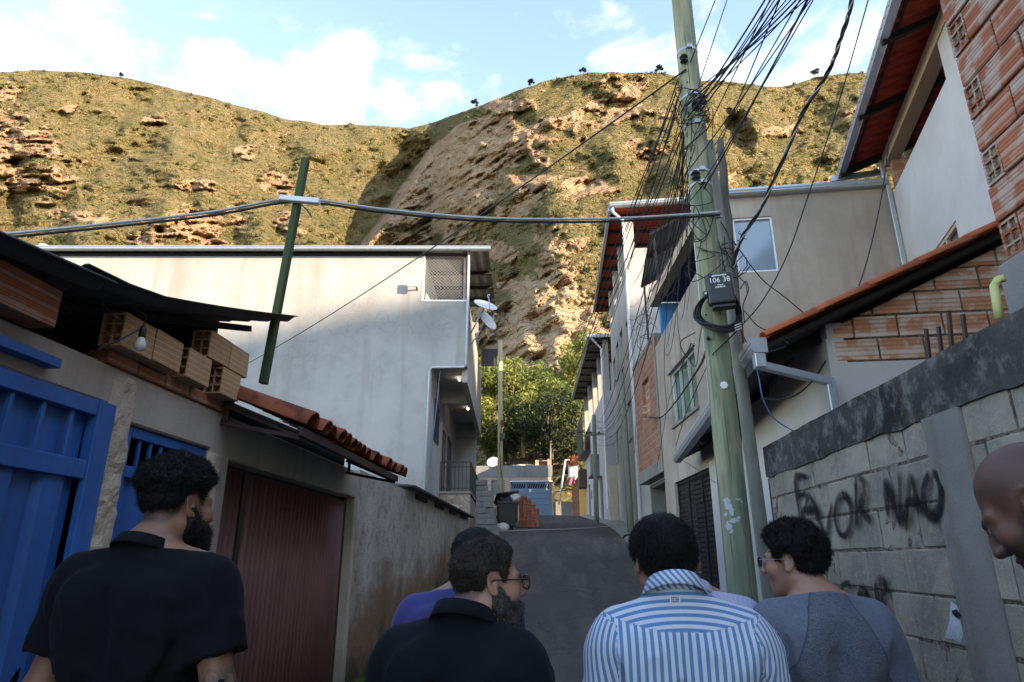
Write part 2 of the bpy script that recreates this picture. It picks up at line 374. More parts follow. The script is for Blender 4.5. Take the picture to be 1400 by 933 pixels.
# concrete apron and pavement along the right-hand houses
M_conc = stucco('pavement_concrete', (.30, .28, .25), .8, .3)
mb = MB()
for a, b in ((12.4, 16.4), (16.5, 23.4), (23.4, 30.9), (30.9, 44.5)):
    yy = np.arange(a, b + .01, .5); xr = 3.3
    P = np.array([[(road_edge(y) - .05, y, gz(y) - .02), (road_edge(y) + .02, y, gz(y) + .09), (road_edge(y) + .3, y, gz(y) + .15), (xr, y, gz(y) + .2)] for y in yy]); mb.grid(P)
mb.build('pavement', M_conc, kind='structure')
# dry leaves and scraps lying on the road
V = []; F = []; A = []
for i in range(420):
    y = 4 + 24 * RNG.random(); l, r = road_left(y), road_edge(y); sd = RNG.random(); x = l + (r - l) * (abs(RNG.normal(0, .07)) if sd < .45 else 1 - abs(RNG.normal(0, .05)) if sd < .8 else RNG.random()); t = (x - l) / (r - l); z = gz(y) + .012 + .05 * (1 - (2 * t - 1) ** 2); a = RNG.random() * 6.28; q = .012 + .02 * RNG.random(); k = len(V)
    c, s_ = math.cos(a) * q, math.sin(a) * q; V += [(x - c, y - s_, z), (x + s_ * .5, y - c * .5, z + .008), (x + c, y + s_, z), (x - s_ * .5, y + c * .5, z + .006)]; F.append((k, k + 1, k + 2, k + 3)); A.append(RNG.random())
g = G('litter_scraps'); M_lit_ = g.done(g.ramp(g.attr('rnd'), [(0, (.10, .065, .03)), (.7, (.22, .15, .07)), (.86, (.10, .12, .04)), (.93, (.55, .54, .5)), (1, (.6, .58, .55))]), .8); o = npmesh('litter', V, F, M_lit_, face_attr={'rnd': A}); o['kind'] = 'stuff'
# mossy weeds at the foot of the left wall
g = G('leaf_green'); r = g.attr('rnd'); col = g.mix(r, (.05, .075, .018), (.11, .13, .03)); M_moss = g.done(col, .8)
V = []; F = []; A = []
for i in range(1500):
    y = 8.7 + 11 * RNG.random() ** 1.3; x = -2.50 + abs(RNG.normal(0, .09)); z = gz(y); h = .03 + .10 * RNG.random() * max(0, 1 - (x + 2.5) * 3); a = RNG.random() * 6.28
    k = len(V); V += [(x - .015 * math.cos(a), y - .015 * math.sin(a), z), (x + .015 * math.cos(a), y + .015 * math.sin(a), z), (x + RNG.normal(0, .03), y + RNG.normal(0, .03), z + h)]; F.append((k, k + 1, k + 2)); A.append(RNG.random())
o = npmesh('weeds', V, F, M_moss, face_attr={'rnd': A}); o['kind'] = 'stuff'

# pale strip laid across the street
mb = MB(); mb.grid(np.array([[(x, y + .6 * (x + 2.8) / 3 + 1.7 * (max(0, x) / 2.2) ** 2, gz(y + .6 * (x + 2.8) / 3 + 1.7 * (max(0, x) / 2.2) ** 2) + .012 + .05 * (1 - (x / 2.9) ** 2)) for x in np.linspace(-2.8, 2.25, 12)] for y in (25.0, 25.28)]), thick=(0, 0, .012)); mb.build('pale_strip', stucco('pale_strip_surface', (.36, .33, .28), .5, .2), kind='structure')
# ------------------------------------------------------------------ the hillside
cx = np.concatenate([np.arange(-420, -40, 5.0), np.arange(-40, 1260, 1.9), np.arange(1260, 1830, 5.0)])
ridge = np.interp(cx, [-420, -200, 0, 60, 100, 140, 180, 220, 260, 300, 330, 360, 390, 415, 440, 480, 520, 560, 590, 615, 640, 660, 680, 700, 720, 750, 780, 800, 830, 850, 900, 940, 960, 1000, 1040, 1065, 1090, 1110, 1130, 1160, 1190, 1300, 1500, 1830],
                  [150, 110, 98, 97, 97, 103, 109, 117, 127, 137, 145, 153, 162, 167, 170, 171, 173, 176, 169, 160, 150, 142, 134, 125, 118, 110, 104, 99, 98, 101, 99, 106, 111, 113, 117, 118, 114, 108, 103, 100, 102, 112, 140, 180])
ridge = ridge + (fbm(cx * .03, cx * 0, 4, 5) - .5) * 7
NR = 330
tt = np.linspace(0, 1, NR)[:, None]
PX = np.repeat(cx[None, :], NR, 0); BASE = 688.0
PY = BASE + (ridge[None, :] - BASE) * tt
blob = np.zeros_like(PX)
VAL = sstep(0, 1, (PX - np.interp(PY, [165, 185, 215, 330, 420], [560, 480, 415, 415, 400])) / 25) * (1 - sstep(-6, 6, PX - np.interp(PY, [160, 170, 200, 260, 300, 335, 370, 420], [660, 628, 590, 545, 520, 492, 455, 420])))
for (a, b, ra, rb, k) in ((640, 200, 75, 60, 1.1), (600, 250, 75, 60, 1.15), (690, 175, 55, 50, 1), (565, 300, 65, 45, 1.1), (525, 325, 50, 30, .95), (655, 265, 75, 45, 1.05), (720, 240, 40, 50, .75), (760, 180, 60, 25, .7), (820, 160, 50, 25, .7), (740, 400, 70, 90, .85), (840, 420, 40, 60, .8), (700, 470, 90, 60, 1), (850, 118, 42, 18, .7), (760, 425, 60, 42, .9), (760, 475, 75, 45, 1), (690, 350, 35, 20, .7),
                          (700, 420, 50, 40, .6), (800, 340, 30, 18, .6), (800, 260, 60, 18, .5), (880, 205, 34, 22, .6), (905, 160, 50, 18, .5), (1080, 180, 50, 10, .5), (1150, 232, 40, 20, .6), (1010, 250, 30, 20, .4), (20, 200, 60, 50, .85), (45, 235, 70, 25, .7), (112, 152, 34, 9, .7), (212, 163, 28, 8, .7),
                          (265, 322, 75, 28, .9), (335, 212, 32, 13, .7), (372, 250, 26, 20, .8), (100, 300, 60, 18, .5), (180, 222, 45, 10, .45), (285, 252, 45, 13, .5), (10, 140, 26, 22, .7), (395, 300, 30, 30, .6), (1250, 200, 90, 50, .6), (-150, 250, 120, 60, .7)):
    blob = np.maximum(blob, k * np.exp(-((PX - a) / ra) ** 2 - ((PY - b) / rb) ** 2))
A_ = math.radians(-33)
sx, sy = PX * math.cos(A_) + PY * math.sin(A_), -PX * math.sin(A_) + PY * math.cos(A_)
n_st = fbm(sx / 55, sy / 12, 5, 2); n_b = fbm(PX / 40, PY / 28, 5, 4); n_f = fbm(PX / 9, PY / 7, 4, 6)
hor = fbm(PX / 34, PY / 8, 4, 8)
n_v = fbm(PX / 24, PY / 13, 4, 17)
core = np.clip(1.25 * np.exp(-((PX - 620) / 75) ** 2 - ((PY - 235) / 75) ** 2) + 1.25 * np.exp(-((PX - 745) / 80) ** 2 - ((PY - 440) / 70) ** 2), 0, 1)
rock = (1 - .85 * VAL) * (1 - (.9 - .65 * core) * sstep(.52, .60, n_v)) * sstep(.48, .62, blob * .46 + .42 * n_b + .34 * np.where(PX < 450, hor, n_st))
e = np.linalg.norm  # elevation tangent per vertex
D = _R[None, None, :] * ((PX - 700) / FPX)[..., None] - _U * ((PY - 466.5) / FPX)[..., None] + _F
EL = D[..., 2] / D[..., 1]
gg = .42 + 2.2 * rock + .5 * sstep(.4, .7, n_b)
de = np.diff(EL, axis=0, prepend=EL[:1]); I = np.cumsum(de / gg, 0)
Yr = np.interp(cx, [-420, 0, 300, 420, 520, 590, 612, 640, 720, 850, 1000, 1200, 1830], [150, 165, 190, 200, 206, 203, 168, 150, 132, 128, 140, 150, 150])
def smx(A, n):
    kx = np.hanning(n + 2)[1:-1]; kx /= kx.sum()
    return np.apply_along_axis(lambda r: np.convolve(np.pad(r, n // 2, 'edge'), kx, 'valid'), 1, A)
T = smx(I / I[-1], 13) * .25 + smx(I / I[-1], 61) * .45 + .3 * (EL - EL[:1]) / (EL[-1:] - EL[:1])
big = fbm(PX / 150 + .35 * PY / 150, PY / 120, 3, 12); dia = fbm((PX + .9 * PY) / 70, (PY - .3 * PX) / 55, 4, 14)
Y = 58 * np.exp(np.log(Yr / 58.0)[None, :] * T)
Y *= 1 + .16 * sstep(0, .2, tt) * sstep(1.02, .8, tt) * (big - .5) + .10 * (dia - .5) * sstep(1.0, .93, tt)
xS = np.interp(PY, [160, 170, 200, 260, 300, 335, 370, 420], [660, 628, 590, 545, 520, 492, 455, 420]); xL = np.interp(PY, [165, 185, 215, 330, 420], [560, 480, 415, 415, 400])
V_ = sstep(0, 1, (PX - xL) / np.maximum(xS - xL, 20)) * (1 - sstep(-4, 14, PX - xS)) * sstep(470, 400, PY)
Y = Y * (1 + .20 * V_ * sstep(172, 250, PY))
# gullies on the right-hand hill and rock ledges
rid = 1 - np.abs(2 * n_st - 1); ridh = 1 - np.abs(2 * hor - 1)
soft = 1 - .75 * np.exp(-((PX - 760) / 95) ** 2 - ((PY - 460) / 75) ** 2)
Y *= 1 + (.02 + .036 * rock * soft) * (.5 - np.where(PX < 450, ridh, rid)) + .07 * (n_b - .5) + (.008 + .022 * rock * soft) * (n_f - .5)
gul = np.exp(-((PX - (985 + (PY - 120) * .25)) / 26) ** 2) + np.exp(-((PX - (1100 + (PY - 110) * .12)) / 30) ** 2) + .8 * np.exp(-((PX - (885 - (PY - 250) * .1)) / 20) ** 2) * sstep(180, 240, PY) + .6 * np.exp(-((PX - (735 - (PY - 300) * .3)) / 18) ** 2) * sstep(330, 380, PY)
Y *= 1 + .05 * gul * sstep(0, .15, 1 - tt)
HP = D * (Y / D[..., 1])[..., None]
back = []
for i, (f, dz) in enumerate(((1.03, -1), (1.15, -8), (1.5, -50), (2.2, -140))):
    q = HP[-1] * 1.0; q[:, :2] *= f; q[:, 2] = HP[-1][:, 2] + dz; back.append(q)
ALL = np.concatenate([HP, np.array(back)], 0); RK = np.concatenate([rock, np.zeros((4, len(cx)))], 0)
nr, nc = ALL.shape[:2]; idx = np.arange(nr * nc).reshape(nr, nc)
F = np.stack([idx[:-1, :-1], idx[:-1, 1:], idx[1:, 1:], idx[1:, :-1]], -1).reshape(-1, 4)
NB = np.concatenate([np.clip(1 - soft + .55 * core, 0, 1), np.zeros((4, nc))], 0)
g = G('hill_ground'); rk = g.attr('rock'); nbv = g.attr('moist'); p = g.co()
a1 = g.noise(.13, 6, .65); a2 = g.noise(.7, 6, .7); a3 = g.noise(1.0, 5, .65, g.map(p, (.25, .25, 1.2), rot=(.3, .5, 0))); a4 = g.noise(3.2, 4, .7)
grass = g.mix(g.ramp(a1, [(.38, 0.0), (.62, 1.0)]), (.165, .142, .06), (.27, .20, .105)); grass = g.mix(g.ramp(a2, [(.45, 0.0), (.66, .8)]), grass, (.09, .095, .038))
grass = g.mix(g.ramp(a4, [(.56, 0.0), (.7, .6)]), grass, (.33, .235, .145))
rockc = g.mix(g.ramp(a3, [(.34, 0.0), (.66, 1.0)]), (.46, .30, .185), (.29, .185, .12)); rockc = g.mix(g.ramp(a1, [(.45, 0.0), (.65, .8)]), rockc, (.56, .40, .265)); rockc = g.mix(g.ramp(a2, [(.6, 0.0), (.72, .7)]), rockc, (.14, .10, .075))
f = g.ramp(g.math('ADD', rk, g.math('MULTIPLY', g.math('SUBTRACT', a2, .5), .9)), [(.38, 0.0), (.58, 1.0)])
pl_ = g.math('MULTIPLY', nbv, g.ramp(g.noise(1.0, 5, .6, g.map(p, (.12, .12, .6), rot=(.3, .4, 0))), [(.3, .35), (.6, 1.0)])); rockc = g.mix(pl_, rockc, (.60, .43, .28)); ck = g.vor(.35, g.map(p, (1, 1, 2.4), rot=(.35, .5, 0)), 'DISTANCE_TO_EDGE'); ckr = g.ramp(ck, [(0, 0.0), (.09, 1.0)])
rockc = None or rockc
hh = g.math('ADD', g.math('ADD', g.math('MULTIPLY', a3, 1.3), g.math('MULTIPLY', ckr, .8)), g.math('ADD', a2, g.math('MULTIPLY', a4, .6)))
M_hill = g.done(g.mix(f, grass, rockc), .95, g.bump(hh, .9, 1.6), spec=.1)
o = npmesh('hillside', ALL.reshape(-1, 3), F, M_hill, attrs={'rock': RK.ravel(), 'moist': NB.ravel()}, smooth=False); o['kind'] = 'structure'

# the tufted grass and low scrub that covers it (nobody could count it)
g = G('hill_grass_blades'); r = g.attr('tone')
col = g.ramp(r, [(0, (.05, .062, .024)), (.25, (.12, .12, .046)), (.5, (.20, .17, .072)), (.75, (.27, .21, .10)), (1, (.33, .24, .135))])
t_ = g.n('ShaderNodeBsdfTranslucent'); g.l(col, t_.inputs[0]); mx_ = g.n('ShaderNodeMixShader'); mx_.inputs[0].default_value = .5; M_tuft = g.done(col, .9, spec=.05); g.l(g.b.outputs[0], mx_.inputs[1]); g.l(t_.outputs[0], mx_.inputs[2]); g.l(mx_.outputs[0], g.out.inputs[0])
NT = 70000
ci = RNG.integers(0, len(cx) - 1, NT); ri = np.minimum((RNG.random(NT) ** .8 * (NR - 2)).astype(int) + 1, NR - 2)
ok = (RNG.random(NT) > rock[ri, ci] * .93); inv = (cx[ci] > -120) & (cx[ci] < 1330) & (PY[ri, ci] < 560); ci, ri = ci[ok & inv], ri[ok & inv]
base = HP[ri, ci] + RNG.normal(0, .25, (len(ci), 3)) * [1, 1, .1]; dist = HP[ri, ci][:, 1]
hgt = (.20 + .34 * RNG.random(len(ci)) ** 2) * np.sqrt(dist / 110); tone = np.clip(.3 + .9 * (fbm(cx[ci] / 30, PY[ri, ci] / 20, 4, 9) - .3) + RNG.normal(0, .06, len(ci)), 0, 1)
Vs = []; Ts = []
for b in range(4):
    az = RNG.random(len(ci)) * 6.28; wd = hgt * .28; ln = RNG.normal(0, .35, (len(ci), 2)) * hgt[:, None]
    dx = np.stack([np.cos(az), np.sin(az), 0 * az], 1) * wd[:, None]; o_ = RNG.normal(0, .22, (len(ci), 3)) * [1, 1, .0] * hgt[:, None]
    tip = base + o_ + np.concatenate([ln, (hgt * (.7 + .5 * RNG.random(len(ci))))[:, None]], 1)
    Vs.append(np.stack([base + o_ - dx, base + o_ + dx, tip], 1)); Ts.append(tone)
V = np.concatenate(Vs).reshape(-1, 3); F = np.arange(len(V)).reshape(-1, 3)
o = npmesh('grass', V, F, M_tuft, face_attr={'tone': np.concatenate(Ts)}); o['kind'] = 'stuff'
# low scrub: rounded knots of small leaves, thickest towards the ridge
NS = 3600
ci = RNG.integers(0, len(cx) - 1, NS); ri = np.minimum((RNG.random(NS) ** .45 * (NR - 1)).astype(int), NR - 1)
cl = fbm(cx[ci] / 60, PY[ri, ci] / 30, 3, 21)
ok = (RNG.random(NS) > rock[ri, ci]) & (cx[ci] > -120) & (cx[ci] < 1330) & (PY[ri, ci] < 560) & ((cl > .50) | (ri > NR - 9)); ci, ri = ci[ok], ri[ok]
NL = 34; S = len(ci); rad = (.35 + .75 * RNG.random(S) ** 1.5) * np.sqrt(HP[ri, ci][:, 1] / 120)
dirs = RNG.normal(0, 1, (S, NL, 3)); dirs /= np.linalg.norm(dirs, axis=2, keepdims=True); dirs[..., 2] = np.abs(dirs[..., 2])
c = HP[ri, ci][:, None] + dirs * (rad[:, None] * (.55 + .5 * RNG.random((S, NL))))[..., None] * [1, 1, .8]
u = RNG.normal(0, 1, (S, NL, 3)); u /= np.linalg.norm(u, axis=2, keepdims=True); v = np.cross(u, RNG.normal(0, 1, (S, NL, 3))); v /= np.linalg.norm(v, axis=2, keepdims=True)
ls = (rad[:, None] * (.2 + .2 * RNG.random((S, NL))))[..., None]
V = np.stack([c - u * ls, c + v * ls * .6, c + u * ls, c - v * ls * .6], 2).reshape(-1, 3); F = np.arange(len(V)).reshape(-1, 4)
tone = np.repeat(np.clip(.05 + .5 * RNG.random(S) ** 1.3, 0, 1), NL) + RNG.normal(0, .06, S * NL)
o = npmesh('undergrowth', V, F, M_tuft, face_attr={'tone': np.clip(tone, 0, 1)}); o['kind'] = 'stuff'

# unseen hill added to shade the street, crest shaped for the shadow line
xs = np.concatenate([np.linspace(46, 98, 18), np.linspace(104, 260, 20)]); ys = np.linspace(-230, 130, 60)
crest = lambda y: max(4, 51 - .31 * (y + 39) + 2.0 * (fbm(y / 25, y * 0, 3, 31) - .5))
P = np.array([[(x, y, -2 + (crest(y) + 2) * max(0, 1 - abs((x - 98) / (52 if x < 98 else 165))) ** 1.1) for x in xs] for y in ys])
mb = MB(); mb.grid(P); mb.build('unseen_shade_hill', M_hill, smooth=True, kind='structure')

# ------------------------------------------------------------------ trees
def leafmat(name, dark, mid, light, tr=.25):
    g = G(name); r = g.attr('tone'); col = g.ramp(r, [(0, dark), (.5, mid), (1, light)])
    t = g.n('ShaderNodeBsdfTranslucent'); g.l(col, t.inputs[0]); mx = g.n('ShaderNodeMixShader'); mx.inputs[0].default_value = tr
    m = g.done(col, .6, spec=.3); g.l(g.b.outputs[0], mx.inputs[1]); g.l(t.outputs[0], mx.inputs[2]); g.l(mx.outputs[0], g.out.inputs[0]); return m
M_leafA = leafmat('leaves_mid', (.045, .075, .02), (.13, .18, .045), (.25, .29, .075), .42)
M_leafB = leafmat('leaves_yellow', (.07, .09, .025), (.19, .215, .05), (.36, .35, .09), .42)
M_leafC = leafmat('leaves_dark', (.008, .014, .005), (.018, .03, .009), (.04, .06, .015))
M_bark = wood('bark', (.13, .10, .075), (.20, .16, .12))
def leaves(name, blobs, n, size, m, parent, aspect=.5, droop=.2, seed=0):
    rg = np.random.default_rng(seed + 100); cs = []; sz = []; tn = []
    vol = np.array([b[3] ** 2 for b in blobs]); cnt = np.maximum(6, (n * vol / vol.sum())).astype(int)
    for (x, y, z, r), k in zip(blobs, cnt):
        d = rg.normal(0, 1, (k, 3)); d /= np.linalg.norm(d, axis=1, keepdims=True); rr = r * (.35 + .75 * rg.random(k) ** .6)
        lump = 1 + .35 * (fbm(d[:, 0] * 2 + x, d[:, 1] * 2 + z + d[:, 2] * 2, 3, seed) - .5) * 2
        cs.append(np.array([x, y, z]) + d * (rr * lump)[:, None] * [1, 1, .8]); tn.append(np.full(k, rg.random()) * .45 + .35 * rg.random(k) + .12 * d[:, 2] + .1)
    c = np.concatenate(cs); N = len(c); tone = np.clip(np.concatenate(tn), 0, 1)
    u = rg.normal(0, 1, (N, 3)); u[:, 2] -= droop; u /= np.linalg.norm(u, axis=1, keepdims=True); v = np.cross(u, rg.normal(0, 1, (N, 3))); v /= np.linalg.norm(v, axis=1, keepdims=True)
    s = (size * (.6 + .7 * rg.random(N)))[:, None]
    V = np.stack([c - u * s, c + v * s * aspect, c + u * s, c - v * s * aspect], 1).reshape(-1, 3); F = np.arange(len(V)).reshape(-1, 4)
    return npmesh(name, V, F, m, parent, face_attr={'tone': tone})
def tree(name, label, x, y, z, h, r, m, n=2600, size=.16, seed=0, cat='tree', group=None, blobs=12, low=.12, aspect=.5):
    rg = random.Random(seed); t = thing(name, label, cat, (x, y, z), 0, group)
    mb = MB(); top = Vector((x + rg.uniform(-.3, .3), y, z + h * .75)); st = Vector((x, y, z - .2))
    mb.tube([st, st.lerp(top, .4) + Vector((rg.uniform(-.1, .1), 0, 0)), st.lerp(top, .7) + Vector((rg.uniform(-.2, .2), 0, 0)), top], [.03 * h + .02, .022 * h + .015, .015 * h + .01, .01], 7)
    bl = []
    for i in range(blobs):
        a = i * 2.4 + rg.random(); q = rg.uniform(low, .95); rr = r * (1 - .5 * abs(q - .6)) * rg.uniform(.45, .95)
        c = Vector((x + math.cos(a) * rr, y + math.sin(a) * rr, z + h * q)); bl.append((*c, r * rg.uniform(.34, .58)))
        s = st.lerp(top, min(.95, q * .8)); mb.tube([s, s.lerp(c, .5) + Vector((0, 0, .1)), c], [.011 * h, .007 * h, .004], 5)
    bl.append((x, y, z + h * .85, r * .5))
    mb.build('trunk', M_bark, t, smooth=True); leaves('crown', bl, n, size, m, t, aspect, seed=seed); return t
TG = 'trees and bushes behind the far garage'
for i, (px, py, Yd, h, r, m, lab, n, sz) in enumerate((
        (640, 640, 47.5, 8.6, 2.3, M_leafB, 'yellow-green leafy tree right beside the grey stucco house, above the blue water tank', 4200, .17),
        (668, 640, 50.5, 8.4, 2.3, M_leafA, 'leafy green tree standing just left of the pale wooden pole', 4000, .17),
        (700, 635, 48.5, 9.0, 2.5, M_leafB, 'tall sunlit tree just right of the pale wooden pole', 4400, .17),
        (742, 630, 52, 8.2, 2.4, M_leafA, 'rounded green tree above the brick parapet of the blue garage', 4000, .17),
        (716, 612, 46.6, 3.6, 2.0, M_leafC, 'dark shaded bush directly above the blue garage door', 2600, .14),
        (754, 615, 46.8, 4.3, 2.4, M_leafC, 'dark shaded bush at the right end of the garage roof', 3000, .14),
        (783, 625, 50, 6.3, 1.8, M_leafA, 'small green tree filling the gap before the slim white house', 2400, .15),
        (793, 520, 56, 4.4, 1.9, M_leafB, 'bright lime bush high on the bank beside the slim white house', 2200, .16),
        (776, 530, 57, 3.4, 1.6, M_leafB, 'bright lime bush on the bank left of the highest lime bush', 1800, .16),
        (620, 645, 46, 6.5, 1.7, M_leafA, 'green tree seen through the porch railing of the grey house', 2400, .16))):
    b = at_y(px, py, Yd); tree('tree' if h > 5 else 'bush', lab, b[0], Yd, b[2] - .5, h, r, m, n, sz, seed=i + 3, cat='tree' if h > 5 else 'bush', group=TG)
def papaya(px, py, Yd, h, lab, seed):
    b = at_y(px, py, Yd); t = thing('papaya_tree', lab, 'tree', (b[0], Yd, b[2]), 0, TG); rg = random.Random(seed)
    mb = MB(); mb.tube([(b[0], Yd, b[2] - .3), (b[0] + .1, Yd, b[2] + h * .5), (b[0], Yd, b[2] + h)], [.09, .07, .05], 7); mb.build('trunk', M_bark, t, smooth=True)
    mb = MB(); c = Vector((b[0], Yd, b[2] + h))
    for i in range(15):
        a = i * 2.4; el = rg.uniform(-.2, .8); L = rg.uniform(.8, 1.3); d = Vector((math.cos(a) * math.cos(el), math.sin(a) * math.cos(el), math.sin(el))); e_ = c + d * L
        mb.tube([c, c + d * L * .6 + Vector((0, 0, .06)), e_], .015, 4)
        s = Vector((-math.sin(a), math.cos(a), 0)); n_ = d.cross(s)
        for k in range(7):
            th = (k - 3) * .45; q = d * math.cos(th) + s * math.sin(th); w_ = q.cross(n_) * .07; l_ = .42 - .04 * abs(k - 3)
            tip = e_ + q * l_ - Vector((0, 0, .14)); mid = e_ + q * l_ * .5
            mb.add([e_, mid + w_, tip, mid - w_], [(0, 1, 2, 3)])
    mb.build('crown', M_papaya, t)
g = G('papaya_leaf'); r = g.attr('rnd'); M_papaya = g.done(g.mix(r, (.07, .10, .035), (.13, .16, .06)), .55)
papaya(722, 575, 49.5, 2.6, 'spreading papaya with drooping fingered leaves, tallest of the crowns by the cliff foot', 3)
papaya(752, 580, 50.5, 2.4, 'papaya with fingered leaves to the right of the tallest papaya', 8)
papaya(770, 600, 49.8, 2.0, 'lower papaya nearest the slim white house', 5)
# lone trees on the skyline
for px, py, dY, h, lab in ((650, 148, 149, 3.0, 'small wind-shaped tree alone on the rocky shoulder of the ridge'), (726, 117, 131, 2.6, 'small tree on the skyline left of the summit'), (798, 99, 128.5, 2.6, 'small dark tree on the summit of the rocky hill'),
                           (903, 99, 131, 3.0, 'thin tree on the skyline just left of the wire-laden pole'), (1116, 106, 146, 3.4, 'tree on the far right of the skyline under the thick twisted cable'), (165, 106, 177, 2.6, 'tiny dark bush on the crest of the left hill')):
    j = int(np.argmin(abs(cx - px))); b = HP[-1][j]
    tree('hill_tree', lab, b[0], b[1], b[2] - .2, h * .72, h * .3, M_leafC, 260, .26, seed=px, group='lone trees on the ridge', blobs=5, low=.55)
# ================================================================== LEFT SIDE OF THE STREET
M_blue = paint('blue_paint', (.015, .105, .34), .42)
M_brown = paint('brown_paint', (.19, .082, .07), .5)
M_grout = stucco('gate_wall_cement', (.44, .37, .30), 1.0, .9, low=(.19, .155, .12), lowz=(-1.7, -.6), bump=.4)
M_roughcast = None
g = G('stucco_old'); p = g.co(); n1 = g.noise(.9, 6, .65); n2 = g.noise(5, 6, .7); n3 = g.noise(34, 4, .75); z = g.xyz(g.n('ShaderNodeNewGeometry').outputs['Position'])
col = g.mix(g.ramp(n1, [(.38, 0.0), (.62, 1.0)]), (.56, .485, .40), (.42, .355, .285)); col = g.mix(g.ramp(n2, [(.5, 0.0), (.68, .7)]), col, (.15, .12, .095))
pit = g.ramp(n3, [(.36, 1.0), (.46, 0.0)]); col = g.mix(g.math('MULTIPLY', pit, .65), col, (.085, .07, .055))
zz = g.math('ADD', g.math('MULTIPLY', g.math('SUBTRACT', z[2], g.math('MULTIPLY', g.math('SUBTRACT', z[1], 10.0), .09)), -.62), g.math('MULTIPLY', g.math('SUBTRACT', n1, .5), 1.3))
col = g.mix(g.ramp(zz, [(.1, 0.0), (.5, .85)]), col, (.22, .115, .055)); col = g.mix(g.ramp(zz, [(.62, 0.0), (.85, .9)]), col, (.05, .052, .025))
M_stuccoL = g.done(col, .95, g.bump(g.math('ADD', n3, g.math('MULTIPLY', n2, .8)), .8, .025), spec=.2)
M_plast_rough = stucco('broken_plaster', (.58, .46, .34), 1.0, .3, bump=1.2, scale=3)
M_dark = plain('dark_wood_and_shade', (.012, .010, .009), .9, 0, .3, 5)
M_fibro = stucco('fibre_cement_sheet', (.075, .07, .068), 1, .8, bump=.4, scale=2)
M_clay_pale = clay('hollow_brick_clay', (.58, .31, .155), (.66, .39, .21), (.70, .50, .32), groove=.8, gaxis='Z', gscale=33, smear=.12)
M_clay_red = clay('red_brick_clay', (.44, .15, .075), (.54, .22, .11), (.42, .36, .31), groove=.5, gaxis='Z', gscale=22, smear=.35)
M_tile = clay('barrel_tile_clay', (.34, .085, .04), (.42, .13, .06), (.30, .16, .10), smear=.2, mossy=.9)
M_steel = plain('galvanised_steel', (.42, .46, .50), .42, .6, .15, 8, .05)
M_whitepaint = plain('white_paint_metal', (.74, .76, .78), .5, 0, .1, 6, .05)
M_steelpale = plain('pale_zinc', (.50, .52, .54), .5, .1, .15, 6)
M_rust = plain('brown_steel', (.055, .03, .026), .6, .2, .3, 9)
M_black = plain('black_plastic', (.012, .012, .013), .45, 0, .2, 6, .05, .5)

LW = frame(-2.55, 0, -2.55, 1)                     # local x = street distance, y = into the lots, z up
wall = thing('gateway_wall', 'weathered cement wall with three gateways along the left of the street', 'wall', (-2.55, 3, -1.65))
mb = MB(LW); mb.panel(-5, 8.62, -1.9, 1.06, .2, [(.15, 3.6, -1.9, .84), (3.78, 4.76, -1.9, .77), (5.06, 8.5, -1.9, .73)]); mb.build('wall', M_grout, wall, bevel=.012)
def rough_strip(y0, y1, z0, z1, seed):
    ny, nz = 14, 90; P = np.zeros((nz, ny, 3))
    for i, z in enumerate(np.linspace(z0, z1, nz)):
        e0 = .05 * (fbm(z * 6, 1, 3, seed) - .5); e1 = .07 * (fbm(z * 7, 2, 3, seed + 1) - .5)
        for j, t in enumerate(np.linspace(0, 1, ny)):
            y = (y0 + e0) * (1 - t) + (y1 + e1) * t; b = math.sin(PI * min(max(t, 0), 1)) ** .4
            P[i, j] = (-2.553 + b * (.016 + .055 * max(0, fbm(y * 14, z * 14, 4, seed) - .3)), y, z)
    m = MB(); m.grid(P); return m
rough_strip(3.56, 3.80, -1.75, 1.02, 2).build('plaster_jamb', M_plast_rough, wall, smooth=False)
rough_strip(4.73, 4.92, -1.75, .74, 7).build('plaster_jamb', M_plast_rough, wall, smooth=False)
mb = MB(LW); y = 3.46
for k in range(7):
    L = .28 + .03 * random.random(); mb.box(y, min(y + L, 4.9), -.012 - .008 * random.random(), .12, 1.062, 1.13 + .02 * random.random()); y += L + .012
    if y > 4.8: break
mb.build('brick_course', M_clay_red, wall, bevel=.006)
mb = MB(LW); mb.box(.0, 3.05, -.075, .05, .905, .955); mb.build('guide_rail', M_blue, wall, bevel=.004)

def trap(mb, a, b, z0, z1, y, pitch, dep, duty=.5):
    """folded sheet, ridges running up"""
    xs = []; x = a
    while x < b - 1e-6:
        for f, d in ((0, 0), (duty * .8, 0), (duty, 1), (duty + .4, 1)): xs.append((min(x + f * pitch, b), d))
        x += pitch
    xs.append((b, 0)); P = np.array([[(q, y - dep * d, z) for z in (z0, z1)] for q, d in xs]); mb.grid(P, thick=(0, .004, 0))
gate = thing('vehicle_gate', 'wide blue steel gate with barred top panel and folded lower sheet', 'gate', (-2.55, 1.9, -1.65))
mb = MB(LW); mb.box(3.44, 3.585, -.035, .03, -1.62, .835); mb.box(.2, .3, -.035, .03, -1.62, .835); mb.box(.301, 3.439, -.03, .03, .745, .83); mb.box(.301, 3.439, -.028, .03, .40, .50); mb.box(.301, 3.439, -.028, .03, -1.6, -1.5); mb.build('frame', M_blue, gate, bevel=.005)
mb = MB(LW); trap(mb, .302, 3.438, -1.5, .401, .035, .34, .035); mb.build('sheet', M_blue, gate)
mb = MB(LW); mb.box(.302, 3.438, .034, .04, .5, .746); mb.build('back_plate', M_blue, gate)
for k in range(15): mb = MB(LW); x = .40 + k * .205; mb.box(x, x + .025, -.012, .012, .501, .744); mb.build('bar', M_blue, gate, bevel=.003)
door = thing('entrance_door', 'narrow blue steel door with open bars along its top', 'door', (-2.55, 4.27, -1.65))
mb = MB(LW); z1 = .765
